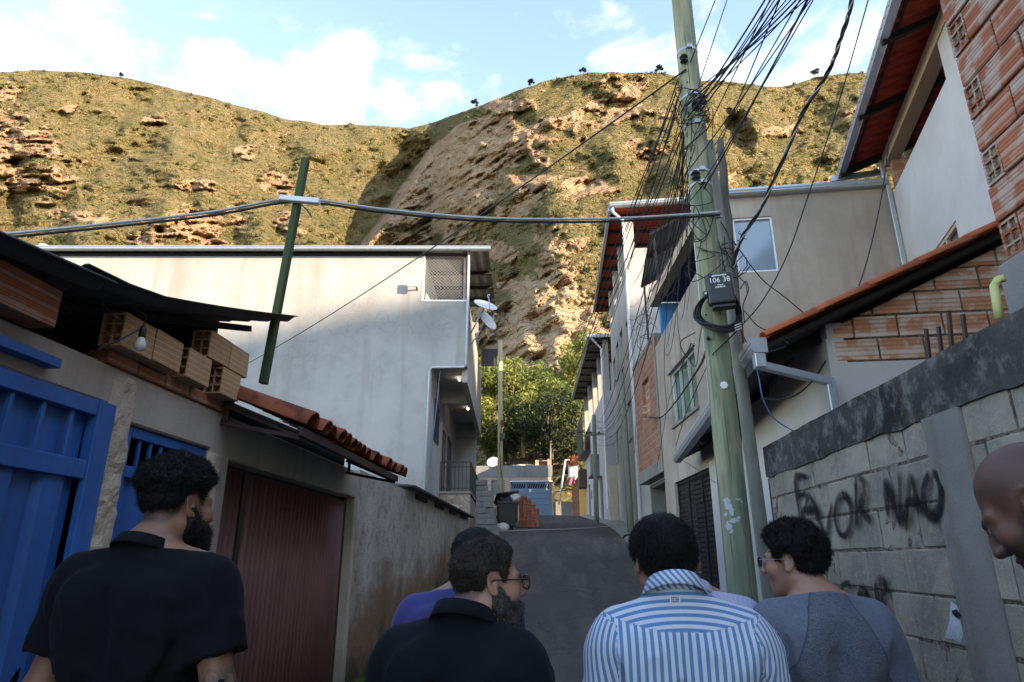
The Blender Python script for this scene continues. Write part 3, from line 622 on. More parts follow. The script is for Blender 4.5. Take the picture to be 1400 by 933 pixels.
for a, b in ((3.80, 3.86), (4.69, 4.75)): mb.box(a, b, .03, .08, -1.62, z1)
mb.box(3.861, 4.689, .03, .08, .70, z1); mb.box(3.861, 4.689, .03, .08, .46, .53); mb.box(3.861, 4.689, .03, .08, -1.6, -1.5); mb.build('frame', M_blue, door, bevel=.004)
mb = MB(LW); trap(mb, 3.862, 4.688, -1.5, .461, .075, .26, .03); mb.build('sheet', M_blue, door)
for k in range(6): mb = MB(LW); x = 3.965 + k * .118; mb.box(x, x + .022, .04, .062, .531, .699); mb.build('bar', M_blue, door, bevel=.003)
gd = thing('garage_door', 'maroon corrugated steel garage door deep in the left wall', 'garage door', (-2.55, 6.8, -1.65))
def ribs(a, b, z0, z1, y, pitch, dep):
    n = int((b - a) / pitch * 8); P = np.array([[(x, y - dep * (.5 + .5 * math.cos(x / pitch * 2 * PI)) ** 1.6, z) for z in (z0, z1)] for x in np.linspace(a, b, n)]); m = MB(LW); m.grid(P, thick=(0, .004, 0)); return m
ribs(5.10, 5.62, -1.62, .70, .15, .105, .032).build('side_leaf', M_brown, gd, smooth=True); ribs(5.69, 8.40, -1.62, .68, .14, .105, .032).build('leaf', M_brown, gd, smooth=True)
mb = MB(LW); mb.box(5.62, 5.69, .125, .17, -1.62, .70); mb.box(5.07, 8.49, .175, .19, -1.7, .74); mb.box(8.40, 8.49, .11, .17, -1.62, .725); mb.build('frame', M_rust, gd)

# stuccoed yard wall and its corrugated coping
yw = thing('yard_wall', 'pitted old stucco wall stained orange and mossy at its foot', 'wall', (-2.55, 14, -1))
mb = MB(LW); mb.panel(8.62, 20.1, -1.9, 1.10, .18); mb.build('wall', M_stuccoL, yw)
P = np.array([[(y, x, 1.165 + .022 * math.sin(y / .175 * 2 * PI) + .10 * (x + .17) - .004 * (y - 11)) for x in (-.17, 0, .3)] for y in np.arange(11.3, 20.1, .0219)])
mb = MB(LW); mb.grid(P, thick=(0, 0, -.007)); mb.build('coping_sheet', M_fibro, yw, smooth=True)
mb = MB(LW)
for y in (12.2, 14.2, 16.2, 18.2): mb.box(y, y + 1.0, -.05, -.002, 1.02, 1.10)
mb.build('coping_batten', M_dark, yw)

# shed behind the gateway wall: dark lean-to under fibre-cement sheets
shed = thing('shed', 'dark lean-to under sagging corrugated sheets above the blue gates', 'shed', (-3.5, 3, -1.65))
mb = MB(); mb.poly([(-4.6, -3, -1.7), (-4.6, 5.34, -1.7), (-4.6, 5.34, 2.0), (-4.6, 3.3, 1.38), (-4.6, -3, 1.08)], .12, (1, 0, 0)); mb.box(-4.44, -2.95, 5.28, 5.34, -1.7, 2.0); mb.box(-4.44, -2.76, 5.42, 5.5, -1.7, 1.06); mb.box(-4.44, -2.76, 4.86, 4.95, -1.7, .9); mb.box(-4.44, -2.76, -3, -2.9, -1.7, 1.0); mb.build('back_wall', M_dark, shed)  # walls near-black: the shade under the roof put into their colour
def rz_(y): return np.interp(y, [-3, 2.2, 3.3, 5.35, 6], [1.06, 1.24, 1.37, 1.985, 2.18])
def sheet(y0, y1, x0, x1, lift, sag=0):
    xs = np.arange(x0, x1 + .001, .0221); ysv = np.linspace(y0, y1, 9)
    P = np.array([[(x, y, rz_(y) + lift + .026 * math.sin(x / .177 * 2 * PI) + (x + 2.25) * -.02 - sag * math.sin(PI * (y - y0) / (y1 - y0))) for y in ysv] for x in xs]); m = MB(); m.grid(P, thick=(0, 0, -.008)); return m
sheet(-3, 3.0, -4.7, -2.22, .0).build('roof_sheet', M_fibro, shed, smooth=True); sheet(2.8, 5.36, -4.7, -2.24, .03, .02).build('roof_sheet', M_fibro, shed, smooth=True)
mb = MB()
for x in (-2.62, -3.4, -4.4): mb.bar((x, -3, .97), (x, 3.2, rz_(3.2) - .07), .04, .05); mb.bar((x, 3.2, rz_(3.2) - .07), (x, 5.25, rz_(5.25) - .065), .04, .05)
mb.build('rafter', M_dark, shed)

# loose hollow bricks stacked on the wall
def hollow(mb, L=.30, H=.2, D=.13, t=.013):
    r = random.random(); a = L / 2; h = H; d = D / 2
    mb.box(-a, a, -d, -d + t, 0, h, r); mb.box(-a, a, d - t, d, 0, h, r); mb.box(-a, a, -d + t, d - t, 0, t, r); mb.box(-a, a, -d + t, d - t, h - t, h, r)
    for k in (1, 2): z = h * k / 3; mb.box(-a + .002, a - .002, -d + t, d - t, z - .005, z + .005, r)
    mb.box(-a + .003, a - .003, -.005, .005, t, h - t, r); mb.box(-a + .06, -a + .07, -d + t, d - t, t, h - t, r)
BR = 'hollow clay bricks stacked loose on the left wall'
for (yc, z, x, L, tilt, yaw, red, lab) in (
        (3.54, 1.14, -2.50, .295, 0, 0, 0, 'tan hollow brick half in shadow behind the hanging bulb'),
        (3.85, 1.145, -2.50, .30, .02, 0, 0, 'upright ribbed hollow brick just right of the hanging bulb'),
        (4.23, 1.143, -2.50, .30, .015, 0, 0, 'hollow brick in the middle of the lower row, its dark end cells showing'),
        (4.68, 1.14, -2.49, .28, 0, 0, 0, 'palest hollow brick, last of the lower row by the tile awning'),
        (4.47, 1.355, -2.50, .30, -.01, 0, 0, 'hollow brick in the upper row, laid across two lower bricks'),
        (4.78, 1.355, -2.50, .30, -.01, 0, 0, 'brown hollow brick at the end of the upper row'),
        (4.90, 1.355, -2.72, .22, 0, 1.57, 1, 'short hollow brick tucked behind the upper row, its open end to the street'),
        (4.90, 1.14, -2.63, .22, 0, 1.57, 1, 'red hollow brick at the stack end with open cells showing'),
        (2.62, 1.07, -2.50, .56, 0, 0, 2, 'long ribbed red brick block under the low end of the shed roof')):
    t = thing('hollow_brick', lab, 'brick', (x, yc, z), 0, BR); mb = MB(Matrix.Rotation(PI / 2 + yaw, 4, 'Z') @ Matrix.Rotation(tilt, 4, 'Y'))
    hollow(mb, L, .2 if red < 2 else .19, .14); mb.build('shell', M_clay_red if red else M_clay_pale, t, local=True, bevel=.002)
bp = at_x(192, 470, -2.36)
bulb = thing('light_bulb', 'white bulb hanging on a black lampholder under the shed roof', 'lamp', tuple(bp))
mb = MB(); mb.lathe(bp, [(.004, -.045), (.02, -.04), (.03, -.022), (.031, -.005), (.024, .018), (.016, .034), (.013, .04)], 16)
g = G('bulb_glass'); M_bulb = g.done((.62, .6, .56), .25, spec=.5); mb.build('globe', M_bulb, bulb, smooth=True)
mb = MB(); mb.lathe(bp, [(.017, .036), (.02, .04), (.02, .09), (.012, .105), (.004, .11)], 12); mb.build('lampholder', M_black, bulb, smooth=True)
mb = MB(); mb.tube([bp + (0, 0, .1), bp + (.01, -.01, .17), bp + (-.05, -.12, .20), bp + (-.06, -.3, .14), bp + (-.10, -.12, .12)], .005, 6); mb.tube([bp + (0, 0, .1), bp + (-.04, -.1, 0), bp + (-.06, -.22, -.09), bp + (-.05, -.27, -.12)], .005, 6); mb.build('flex', M_black, bulb)

# tiled awning over the garage door
aw = thing('tile_awning', 'red and mossy barrel-tile awning over the maroon garage door', 'awning', (-2.5, 6.4, 1.1))
def barrel(mb, a, b, r0, r1, n=7, t=.012, rnd=None):
    a, b = Vector(a), Vector(b); d = (b - a).normalized(); s = Vector((0, 1, 0)); u = d.cross(s); u = u if u.z > 0 else -u
    P = np.array([[tuple(p + s * (math.cos(q) * (r + e)) + u * (math.sin(q) * (r + e))) for q in np.linspace(0, PI, n)] for p, r, e in ((a, r0, 0), (b, r1, 0))]); mb.grid(P, rnd, thick=tuple(u * t))
mb = MB(); y = 4.86; k = 0
while y < 8.0:
    c = .93 if random.random() < .62 else .12; dz = -.06 * (y - 4.8) / 3.2 + .012 * random.random(); j = random.uniform(-.02, .02)
    if k == 0: barrel(mb, (-2.5, y + .02, 1.19), (-1.87, y + .08, .955), .095, .115, 9, rnd=.1)
    else:
        dz = .014 * random.random(); barrel(mb, (-2.5, y, 1.19 + dz), (-2.12, y, 1.045 + dz), .085, .10, rnd=.9 if random.random() < .7 else .2); barrel(mb, (-2.2, y + j, 1.065 + dz), (-1.85 + j * 1.5, y + j, .935 + dz), .085, .10, rnd=c)
    y += .205 + random.uniform(-.02, .02) if k else .30; k += 1
barrel(mb, (-2.56, 5.0, 1.25), (-2.42, 5.42, 1.24), .09, .09, rnd=.95); barrel(mb, (-2.45, 5.3, 1.22), (-2.3, 5.5, 1.19), .07, .07, rnd=.3); mb.build('tiles', M_tile, aw, smooth=True)
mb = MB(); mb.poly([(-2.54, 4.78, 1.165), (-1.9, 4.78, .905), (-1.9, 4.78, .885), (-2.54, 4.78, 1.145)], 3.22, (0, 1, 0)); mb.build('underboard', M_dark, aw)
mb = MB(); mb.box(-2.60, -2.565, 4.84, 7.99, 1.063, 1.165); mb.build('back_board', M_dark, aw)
for y in (4.84, 7.98):
    mb = MB(); mb.bar((-2.54, y, 1.13), (-1.92, y, .875), .035); mb.bar((-2.54, y, .985), (-1.92, y, .862), .03); mb.bar((-2.50, y, .98), (-2.50, y, 1.12), .03); mb.build('bracket', M_rust, aw)
mb = MB(); mb.bar((-1.905, 4.8, .905), (-1.905, 8.0, .905), .03, .065); mb.build('fascia', M_rust, aw)

# ------------------------------------------------------------------ the grey stuccoed house
M_grey = stucco('grey_house_stucco', (.40, .39, .38), 1.0, 1.1, bump=.3, cracks=True, scale=.7)
M_grey2 = stucco('grey_house_sunlit_side', (.42, .38, .33), .6, .4)  # warmer than the front: sunlight on the side wall put into its colour
M_sheet = plain('dark_metal_sheet', (.06, .062, .068), .5, .3, .3, 3)
M_glass = (lambda g: g.done((.10, .14, .17), .06, spec=1.0))(G('window_glass'))
M_darkglass = (lambda g: g.done((.015, .018, .022), .08, spec=.8))(G('dark_window_glass'))
M_stone = None
g = G('stone_cladding'); v = g.n('ShaderNodeTexVoronoi', feature='F1', distance='CHEBYCHEV'); g.l(g.co(), v.inputs['Vector']); v.inputs['Scale'].default_value = 3.6
v2 = g.n('ShaderNodeTexVoronoi', feature='DISTANCE_TO_EDGE'); g.l(g.co(), v2.inputs['Vector']); v2.inputs['Scale'].default_value = 3.6
q = g.n('ShaderNodeSeparateColor'); g.l(v.outputs['Color'], q.inputs[0]); col = g.ramp(q.outputs[0], [(0, (.30, .22, .15)), (.5, (.42, .34, .25)), (1, (.52, .46, .38))])
M_stone = g.done(g.mix(g.ramp(v2.outputs['Distance'], [(.0, 1.0), (.035, 0.0)]), col, (.20, .17, .14)), .9, g.bump(g.ramp(v2.outputs['Distance'], [(0, 0.0), (.06, 1.0)]), .6, .02))
HF = frame(-17.0, 19.08, -2.69, 20.0); HL = math.hypot(14.31, .92); HI = HL - 1.14
ht = lambda x, y, z: tuple(HF @ Vector((x, y, z)))
house = thing('stucco_house', 'big grey stuccoed house with cracked blank wall and steel gutter', 'house', ht(HL / 2, 0, 0))
mb = MB(HF); mb.panel(-.4, HI, -.5, 5.76, .2); mb.panel(-.4, HL, 5.761, 9.66, .2, [(HL - 1.5, HL - .05, 8.05, 9.66)]); mb.build('front_wall', M_grey, house)
mb = MB(HF); mb.box(HI - .18, HI, .2, 10, -.5, 5.74); mb.box(-.4, -.2, .2, 10, -.5, 10.2); mb.box(-.2, HL - .2, 9.8, 10, -.5, 10.8); mb.build('inner_wall', M_grey, house)
mb = MB(HF); mb.box(HL - .18, HL - .002, .2, 9.7, 5.3, 8.05); mb.build('side_wall', M_grey2, house)
mb = MB(HF); mb.box(HI - .0, HL - .18, .2, 9.7, 5.74, 5.9); mb.box(HI, HL - .18, 3.2, 3.45, 5.3, 5.738); mb.box(HI, HL - .182, 9.4, 9.69, 5.2, 5.738); mb.build('overhang_soffit', M_grey, house)
mb = MB(HF); mb.box(HL - 4, HL - .19, .21, 9.7, 7.95, 8.03); mb.box(HL - 1.75, HL - 1.6, .21, 9.6, 8.031, 10.0); mb.box(HL - 1.58, HL - .2, 5.6, 5.75, 8.031, 9.2); mb.build('veranda_inside', M_grey, house)
def hroof(x0, x1, y0, y1, z0, z1, m, nm, par, t=.02):
    xs = np.arange(x0, x1, .0875); P = np.array([[(x, y, z0 + (z1 - z0) * (y - y0) / (y1 - y0) + (.03 if i % 4 in (1, 2) else 0)) for y in np.linspace(y0, y1, 5)] for i, x in enumerate(xs)]); b = MB(HF); b.grid(P, thick=(0, 0, -t)); return b.build(nm, m, par)
hroof(-.6, HL + .7, -.12, 10.2, 9.80, 11.75, M_sheet, 'roof', house)
mb = MB(HF)
for y in (2.8, 5.4, 8.0): mb.box(-.3, HL + .68, y, y + .1, 9.68 + .189 * y, 9.80 + .189 * y)
mb.build('purlin', M_dark, house)
mb = MB(HF); x0, x1 = -.75, HL + .7
mb.poly([(x0, -.13, 9.74), (x0, -.13, 9.88), (x0, -.27, 9.88), (x0, -.30, 9.86), (x0, -.30, 9.83), (x0, -.285, 9.815), (x0, -.285, 9.785), (x0, -.30, 9.77), (x0, -.28, 9.735)], x1 - x0, (1, 0, 0))
mb.build('gutter', M_steel, house)
mb = MB(HF); mb.box(-.4, HL - .03, -.03, -.002, 9.62, 9.72); mb.build('eave_board', M_dark, house)
mb = MB(HF); mb.tube([(HL - .03, -.06, 9.75), (HL - .03, -.06, 5.80), (HL - .10, -.06, 5.74), (HI + .02, -.06, 5.72), (HI - .05, -.06, 5.6), (HI - .05, -.06, 1.5)], .04, 10); mb.build('downpipe', M_steelpale, house, smooth=True)
mb = MB(HF); mb.box(HL - 1.56, HL - 1.49, -.015, .1, 8.03, 9.66); mb.box(HL - 1.56, HL - .08, -.02, .12, 7.985, 8.035); mb.build('veranda_frame', M_whitepaint, house)
mb = MB(HF); mb.box(HL - .2, HL - .12, .08, .16, 8.05, 9.7); mb.build('veranda_post', plain('rusty_white_post', (.5, .30, .24), .7, 0, .5, 3), house)
mb = MB(HF)
for k in range(-17, 20):
    for s in (1, -1):
        a = HL - 1.48 + k * .11; pts = []
        xa, xb = a, a + 1.62 * s
        if s < 0: xa, xb = a, a - 1.62
        t0, t1 = 0., 1.; lo, hi = HL - 1.48, HL - .1
        if xb > xa: t0 = max(0, (lo - xa) / (xb - xa)); t1 = min(1, (hi - xa) / (xb - xa))
        else: t0 = max(0, (hi - xa) / (xb - xa)); t1 = min(1, (lo - xa) / (xb - xa))
        if t1 - t0 > .02: mb.tube([(xa + (xb - xa) * t0, .05 + .008 * s, 8.05 + 1.6 * t0), (xa + (xb - xa) * t1, .05 + .008 * s, 8.05 + 1.6 * t1)], .0032, 4, cap=False)
o = mb.build('mesh_screen', M_whitepaint, house)
# porch
mb = MB(HF); mb.box(HI + .002, HL - .05, 3.4, 9.6, .2, 2.12); mb.build('porch_base', M_stone, house)
mb = MB(HF); mb.box(HI + .002, HL, 3.34, 9.65, 2.122, 2.2); mb.build('porch_floor', M_conc, house)
mb = MB(HF)
for a, b in (((HI + .03, 3.42), (HL - .06, 3.42)), ((HL - .06, 3.42), (HL - .06, 9.4))):
    mb.bar((*a, 3.22), (*b, 3.22), .05); mb.bar((*a, 3.05), (*b, 3.05), .03); mb.bar((*a, 2.30), (*b, 2.30), .03); L = math.hypot(b[0] - a[0], b[1] - a[1]); n = int(L / .13)
    for i in range(n + 1): t = i / n; x, y = a[0] + (b[0] - a[0]) * t, a[1] + (b[1] - a[1]) * t; mb.bar((x, y, 2.21), (x, y, 3.2), .02)
mb.build('railing', M_black, house)
def flush_win(y0, y1, z0, z1, nm, gm, fm, split=True):
    f = MB(HF); fx = HI
    f.box(fx + .002, fx + .04, y0, y0 + .06, z0, z1); f.box(fx + .002, fx + .04, y1 - .06, y1, z0, z1); f.box(fx + .002, fx + .04, y0 + .06, y1 - .06, z1 - .06, z1); f.box(fx + .002, fx + .04, y0 + .06, y1 - .06, z0, z0 + .06)
    if split: f.box(fx + .002, fx + .04, (y0 + y1) / 2 - .02, (y0 + y1) / 2 + .02, z0 + .06, z1 - .06)
    o = f.build(nm, fm, house); q = MB(HF); q.box(fx + .002, fx + .015, y0 + .06, y1 - .06, z0 + .06, z1 - .06); q.build('pane', gm, o); return o
flush_win(1.2, 2.5, 3.65, 5.0, 'window', M_darkglass, M_black); flush_win(4.0, 4.9, 2.2, 4.5, 'door', M_brown, M_rust, False); flush_win(6.0, 7.4, 2.25, 4.6, 'door', M_darkglass, M_black)
g = G('lit_lamp'); M_lit = g.done((1, .96, .9), .4, Emission_Color=(1, .93, .82), Emission_Strength=7.0)
for px, py, lab in ((628, 518, 'lit round bulb on the porch ceiling nearest the street end'), (640, 558, 'lit round bulb on the porch ceiling beyond the cross beam')):
    q = at_z(px, py, 5.70); t = thing('ceiling_lamp', lab, 'lamp', tuple(q), 0, 'lit porch ceiling lamps')
    mb = MB(); mb.lathe(q, [(.06, .038), (.06, .02), (.03, .0)], 14); mb.build('base', M_whitepaint, t); mb = MB(); mb.lathe(q, [(.015, .0), (.03, -.015), (.038, -.035), (.028, -.06), (.008, -.07)], 14); mb.build('bulb', M_lit, t, smooth=True)
hose = MB(HF); hose.tube([(HI + .25, .25, 5.7), (HI + .2, .3, 4.9), (HI + .12, .35, 4.0), (HI + .05, .4, 3.4), (HI + .03, .5, 2.6)], .014, 6)
tag(hose.build('hanging_cable', plain('blue_cable', (.12, .25, .55), .5)), 'thin blue cable hanging by the recessed porch wall', 'cable')
# antenna panel and satellite dishes
ap = at_y(565, 388, 19.75); t = thing('flat_antenna', 'small square white antenna panel on the blank grey wall', 'antenna', tuple(ap))
mb = MB(); mb.box(ap[0] - .17, ap[0] + .17, 19.62, 19.67, ap[2] - .16, ap[2] + .16); mb.build('panel', M_whitepaint, t, bevel=.02); mb = MB(); mb.bar((ap[0] + .1, 19.67, ap[2] - .05), (ap[0] + .12, 20.02, ap[2] - .25), .04); mb.build('bracket', M_black, t); mb = MB(); mb.box(ap[0] - .05, ap[0] + .03, 19.60, 19.619, ap[2] - .02, ap[2] + .01); mb.build('feed', M_steel, t)
M_dish = plain('dish_grey', (.55, .56, .56), .5, 0, .1, 5)
def dish(px, py, Yd, aim, r, lab, arm_from, nm='satellite_dish'):
    c = at_y(px, py, Yd); t = thing(nm, lab, 'satellite dish', tuple(c), 0, 'satellite dishes')
    R = Vector(aim).normalized().to_track_quat('Z', 'Y').to_matrix().to_4x4(); mb = MB()
    prof = [(.01, 0)] + [(r * k / 6, .22 * r * (k / 6) ** 2) for k in range(1, 7)]; pts = prof + [(q[0] + .004, q[1] - .012) for q in reversed(prof)]
    mb.lathe(c, pts, 28, M=R); mb.build('reflector', M_dish, t, smooth=True)
    f = Vector(c) + R @ Vector((0, 0, r * .95)); e = Vector(c) + R @ Vector((0, -r, .2 * r)); mb = MB(); mb.tube([e, f], .014, 6); mb.lathe(f, [(.03, -.05), (.045, 0), (.04, .06), (.02, .07)], 10, M=R); mb.build('feed_arm', M_steel, t)
    b = Vector(c) - R @ Vector((0, 0, .03)); mb = MB(); a = Vector(arm_from); mb.tube([b, a.lerp(b, .55) + Vector((0, 0, .02)), a], .026, 8); mb.build('mount', M_steel, t, smooth=True)
dish(663, 420, 20.2, (.35, -.55, .75), .41, 'upper satellite dish, tilted to the sky on the grey house corner', at_y(644, 455, 20.1)); dish(665, 440, 20.6, (.75, -.5, .45), .39, 'lower satellite dish, half hidden behind the upper one', at_y(645, 470, 20.2))
mb = MB(HF); trap(mb, HL + .02, HL + .75, 8.4, 9.2, 9.0, .2, .03); mb.box(HL + .02, HL + .75, 9.005, 9.04, 8.36, 8.40); mb.build('side_sheet', M_sheet, house)

# ------------------------------------------------------------------ further up the street, left
M_cblock = stucco('concrete_block', (.20, .195, .185), .8, .3, bump=.6, scale=3)
def proto_block(nm, lab, cat, grp, size, m, at):
    t = thing(nm, lab, cat, at, 0, grp); L, D, H = size; b = MB(Matrix.Translation(at)); b.box(-L / 2, L / 2, -D / 2, D / 2, 0, H); b.build('body', m, t, bevel=.006); return t
x0, y0 = -2.62, 24.0; base = gz(24) - .0; first = None
for k in range(10):
    for j in range(2):
        at = (x0 + j * .42 + random.uniform(-.03, .03) - .03 * k * (j == 1), y0 + random.uniform(-.04, .04), base + k * .195)
        if k > 7 and j == 1: continue
        if first is None: first = proto_block('concrete_block', 'grey concrete block in the tall stack by the stone porch', 'block', 'stacked concrete blocks', (.39, .19, .19), M_cblock, at)
        else: dup(first, at, random.uniform(-.12, .12))
first = None; x0, y0 = -2.35, 25.2; base = gz(25.2)
for k in range(5):
    at = (x0 + random.uniform(-.05, .05), y0 + random.uniform(-.04, .04), base + k * .2)
    if first is None: first = proto_block('rough_stone', 'pale rough stone block stacked between the grey blocks and the bin', 'stone', 'pale stones beside the bin', (.36, .25, .19), M_stone, at)
    else: dup(first, at, random.uniform(-.3, .3))
bpole = at_y(684, 466, 30); b2 = (-2.42, 30, gz(30) - .2)
pole = thing('wooden_pole', 'slender pale wooden pole standing behind the rubbish bin', 'pole', b2)
M_palewood = wood('pale_pole_wood', (.62, .50, .27), (.70, .60, .36), (.52, .39, .20))
mb = MB(); mb.tube([b2, (-2.44, 30, 5), bpole], [.13, .115, .10], 12); mb.build('shaft', M_palewood, pole, smooth=True)
q = at_y(687, 597, 29.85); mb = MB(); mb.box(q[0] - .12, q[0] + .12, 29.72, 29.88, q[2] - .14, q[2] + .14); mb.build('meter_box', M_cblock, pole, bevel=.02)
q = at_y(686, 578, 29.85); mb = MB(); mb.box(q[0] - .05, q[0] + .1, 29.76, 29.86, q[2] - .1, q[2] + .1); mb.tube([(q[0], 29.8, q[2] - .1), (q[0] - .1, 29.82, q[2] - 1.2), (q[0], 29.85, q[2] - 2.5)], .02, 6); mb.build('junction', plain('red_tag', (.35, .05, .04), .6), pole)

binb = at_y(692, 723, 26); binb[2] = gz(26) + .03
bn = thing('wheelie_bin', 'black wheeled rubbish bin overflowing with its lid tipped back', 'bin', tuple(binb)); B = Matrix.Translation(binb) @ Matrix.Rotation(.25, 4, 'Z')
M_bin = plain('bin_plastic', (.022, .024, .024), .5, 0, .3, 5, .1, .5)
mb = MB(B); mb.add([(-.30, -.28, .12), (.30, -.28, .12), (.30, .28, .12), (-.30, .28, .12), (-.40, -.36, 1.0), (.40, -.36, 1.0), (.40, .36, 1.0), (-.40, .36, 1.0), (-.36, -.32, 1.0), (.36, -.32, 1.0), (.36, .32, 1.0), (-.36, .32, 1.0), (-.28, -.26, .2), (.28, -.26, .2), (.28, .26, .2), (-.28, .26, .2)],
       [(3, 2, 1, 0), (0, 1, 5, 4), (1, 2, 6, 5), (2, 3, 7, 6), (3, 0, 4, 7), (4, 5, 9, 8), (5, 6, 10, 9), (6, 7, 11, 10), (7, 4, 8, 11), (8, 9, 13, 12), (9, 10, 14, 13), (10, 11, 15, 14), (11, 8, 12, 15), (12, 13, 14, 15)]); mb.box(-.44, .44, -.40, -.361, .95, 1.03); mb.build('body', M_bin, bn, bevel=.015)
mb = MB(B @ Matrix.Translation((0, .34, 1.03)) @ Matrix.Rotation(-.42, 4, 'X') @ Matrix.Rotation(-.14, 4, 'Y')); mb.box(-.44, .44, -.78, 0, 0, .06); mb.build('lid', M_bin, bn, bevel=.02)
for s in (-.27, .27): mb = MB(B); mb.lathe((s, .28, .1), [(.03, -.03), (.1, -.03), (.1, .03), (.03, .03)], 16, M=Matrix.Rotation(PI / 2, 4, 'Y')); mb.build('wheel', M_black, bn)
for s in (-.25, 0, .2): pass
mb = MB(B); mb.box(.405, .435, -.30, .30, .3, .98); mb.build('sunlit_side', M_palewood, bn)  # pale panel added as the sunlight on the bin's right side
def bag(nm, c, r, m, lab, seed, sq=(1, 1, .7)):
    bm = bmesh.new(); bmesh.ops.create_icosphere(bm, subdivisions=4, radius=1)
    for v in bm.verts:
        d = v.co.normalized(); k = 1 + .45 * (fbm(d.x * 2.3 + seed, d.y * 2.3 + d.z * 1.7, 4, seed) - .5) + .12 * (vnoise(d.x * 9, d.y * 9 + d.z * 7, seed) - .5)
        v.co = Vector((d.x * r * k * sq[0], d.y * r * k * sq[1], d.z * r * k * sq[2]))
    me = bpy.data.meshes.new(nm); bm.to_mesh(me); bm.free(); me.materials.append(m); [setattr(p, 'use_smooth', True) for p in me.polygons]
    o = bpy.data.objects.new(nm, me); COL.objects.link(o); o.location = c; return tag(o, lab, 'bag')
M_bagw = (lambda g: g.done((.62, .58, .54), .35, g.bump(g.noise(14, 4, .6), .7, .05)))(G('white_bag')); M_bagk = (lambda g: g.done((.02, .02, .022), .28, g.bump(g.noise(12, 4, .6), .7, .05)))(G('black_bag'))
bag('rubbish_bag', (binb[0] - .1, 25.4, gz(25.4) + .16), .26, M_bagw, 'crumpled white rubbish bag on the ground before the bin', 3); bag('rubbish_bag', (binb[0] + .34, 25.95, gz(26) + 1.22), .20, M_bagw, 'pale plastic bag bulging from the bin corner', 5, (1, 1, .9)); bag('rubbish_bag', (binb[0] - .02, 26.0, gz(26) + 1.08), .34, M_bagk, 'black rubbish bag filling the open bin', 8, (1, 1, .7))
# pile of solid red bricks
first = None; M_redb = clay('pile_brick', (.32, .10, .06), (.42, .16, .10), (.45, .26, .19), smear=.3)
pb = at_y(720, 722, 27.5); base = gz(27.4) + .02; lvl = [5, 5, 5, 5, 5, 5, 4, 4, 3, 2]
for k, n in enumerate(lvl):
    for i in range(n):
        for j in range(3):
            if 0 < i < n - 1 and j > 0 and k < 6: continue
            at = (-1.45 + (i + .5) * .163 + random.uniform(-.008, .008), 27.0 + j * .25 + random.uniform(-.02, .02), base + k * .122)
            if first is None: first = proto_block('brick', 'dark red solid brick in the stepped pile beside the bin', 'brick', 'pile of red bricks', (.155, .235, .115), M_redb, at)
            else:
                t = dup(first, at, random.uniform(-.06, .06))
# blue garage at the head of the street
def bricktex(name, c1, c2, mo, bw=.29, bh=.2, msize=.012, smear=.4, rot=None):
    g = G(name); q = g.n('ShaderNodeTexBrick'); p = g.xyz(); cx_ = g.n('ShaderNodeCombineXYZ'); g.l(g.math('ADD', p[0], p[1]), cx_.inputs[0]); g.l(p[2], cx_.inputs[1]); g.l(cx_.outputs[0], q.inputs['Vector'])
    q.inputs['Scale'].default_value = 1; q.inputs['Brick Width'].default_value = bw; q.inputs['Row Height'].default_value = bh; q.inputs['Mortar Size'].default_value = msize; q.inputs['Mortar Smooth'].default_value = .2
    q.inputs['Color1'].default_value = (*c1, 1); q.inputs['Color2'].default_value = (*c2, 1); q.inputs['Mortar'].default_value = (*mo, 1)
    n = g.noise(2.2, 5, .6); n2 = g.noise(11, 4, .6); col = g.mix(g.math('MULTIPLY', g.ramp(n, [(.48, 0.0), (.62, 1.0)]), smear), q.outputs['Color'], mo); col = g.mix(g.ramp(n2, [(.5, 0.0), (.7, .6)]), col, sc3(c1, .5))
    return g.done(col, .92, g.bump(g.math('SUBTRACT', n2, g.math('MULTIPLY', q.outputs['Fac'], 1.2)), .6, .012), spec=.2)
M_brickfar = bricktex('far_brick', (.48, .28, .20), (.56, .38, .28), (.50, .42, .35), smear=.5)
M_blueg = plain('dull_blue_paint', (.15, .23, .33), .55, 0, .15, 2)
M_cband = stucco('stained_band', (.27, .26, .25), 1, 1)
GF = frame(-8.0, 45, -.12, 45); gx = lambda X: X + 8
zg = 2.55; gar = thing('brick_garage', 'low brick garage with stained concrete band facing down the street', 'garage', (-3, 45, zg))
mb = MB(GF); mb.panel(0, 7.88, 2.2, 5.15, .25, [(gx(-2.95), gx(-.22), 2.2, 4.83), (gx(-4.25), gx(-3.35), 3.95, 4.95)]); mb.build('wall', M_brickfar, gar)
mb = MB(GF); mb.box(0, 7.88, -.02, .27, 5.152, 5.75); mb.box(0, 7.88, -.0, .27, 5.752, 5.93); mb.build('band', M_cband, gar); mb = MB(GF); mb.box(gx(-2.98), 7.9, -.06, .2, 4.832, 4.90); mb.build('lintel', M_whitepaint, gar)
mb = MB(GF); mb.box(0.1, 7.8, .3, 6, 5.4, 5.5); mb.box(7.7, 7.85, .26, 6, 2.2, 5.39); mb.build('roof_slab', M_cband, gar)
mb = MB(GF); mb.box(gx(-2.94), gx(-.23), .10, .14, 2.5, 4.42)
for z in (2.95, 3.35, 3.75, 4.1): mb.box(gx(-2.93), gx(-.24), .07, .099, z, z + .28)
mb.box(gx(-2.94), gx(-.23), .08, .14, 4.70, 4.82); mb.box(gx(-2.94), gx(-2.84), .07, .15, 4.421, 4.699); mb.box(gx(-.33), gx(-.23), .07, .15, 4.421, 4.699); mb.box(gx(-1.95), gx(-1.85), .07, .15, 4.421, 4.699); gd2 = mb.build('garage_door', M_blueg, gar)
mb = MB(GF); 
for k in range(16): x = gx(-2.8) + k * .16; mb.bar((x, .11, 4.44), (x + .12, .11, 4.69), .04)
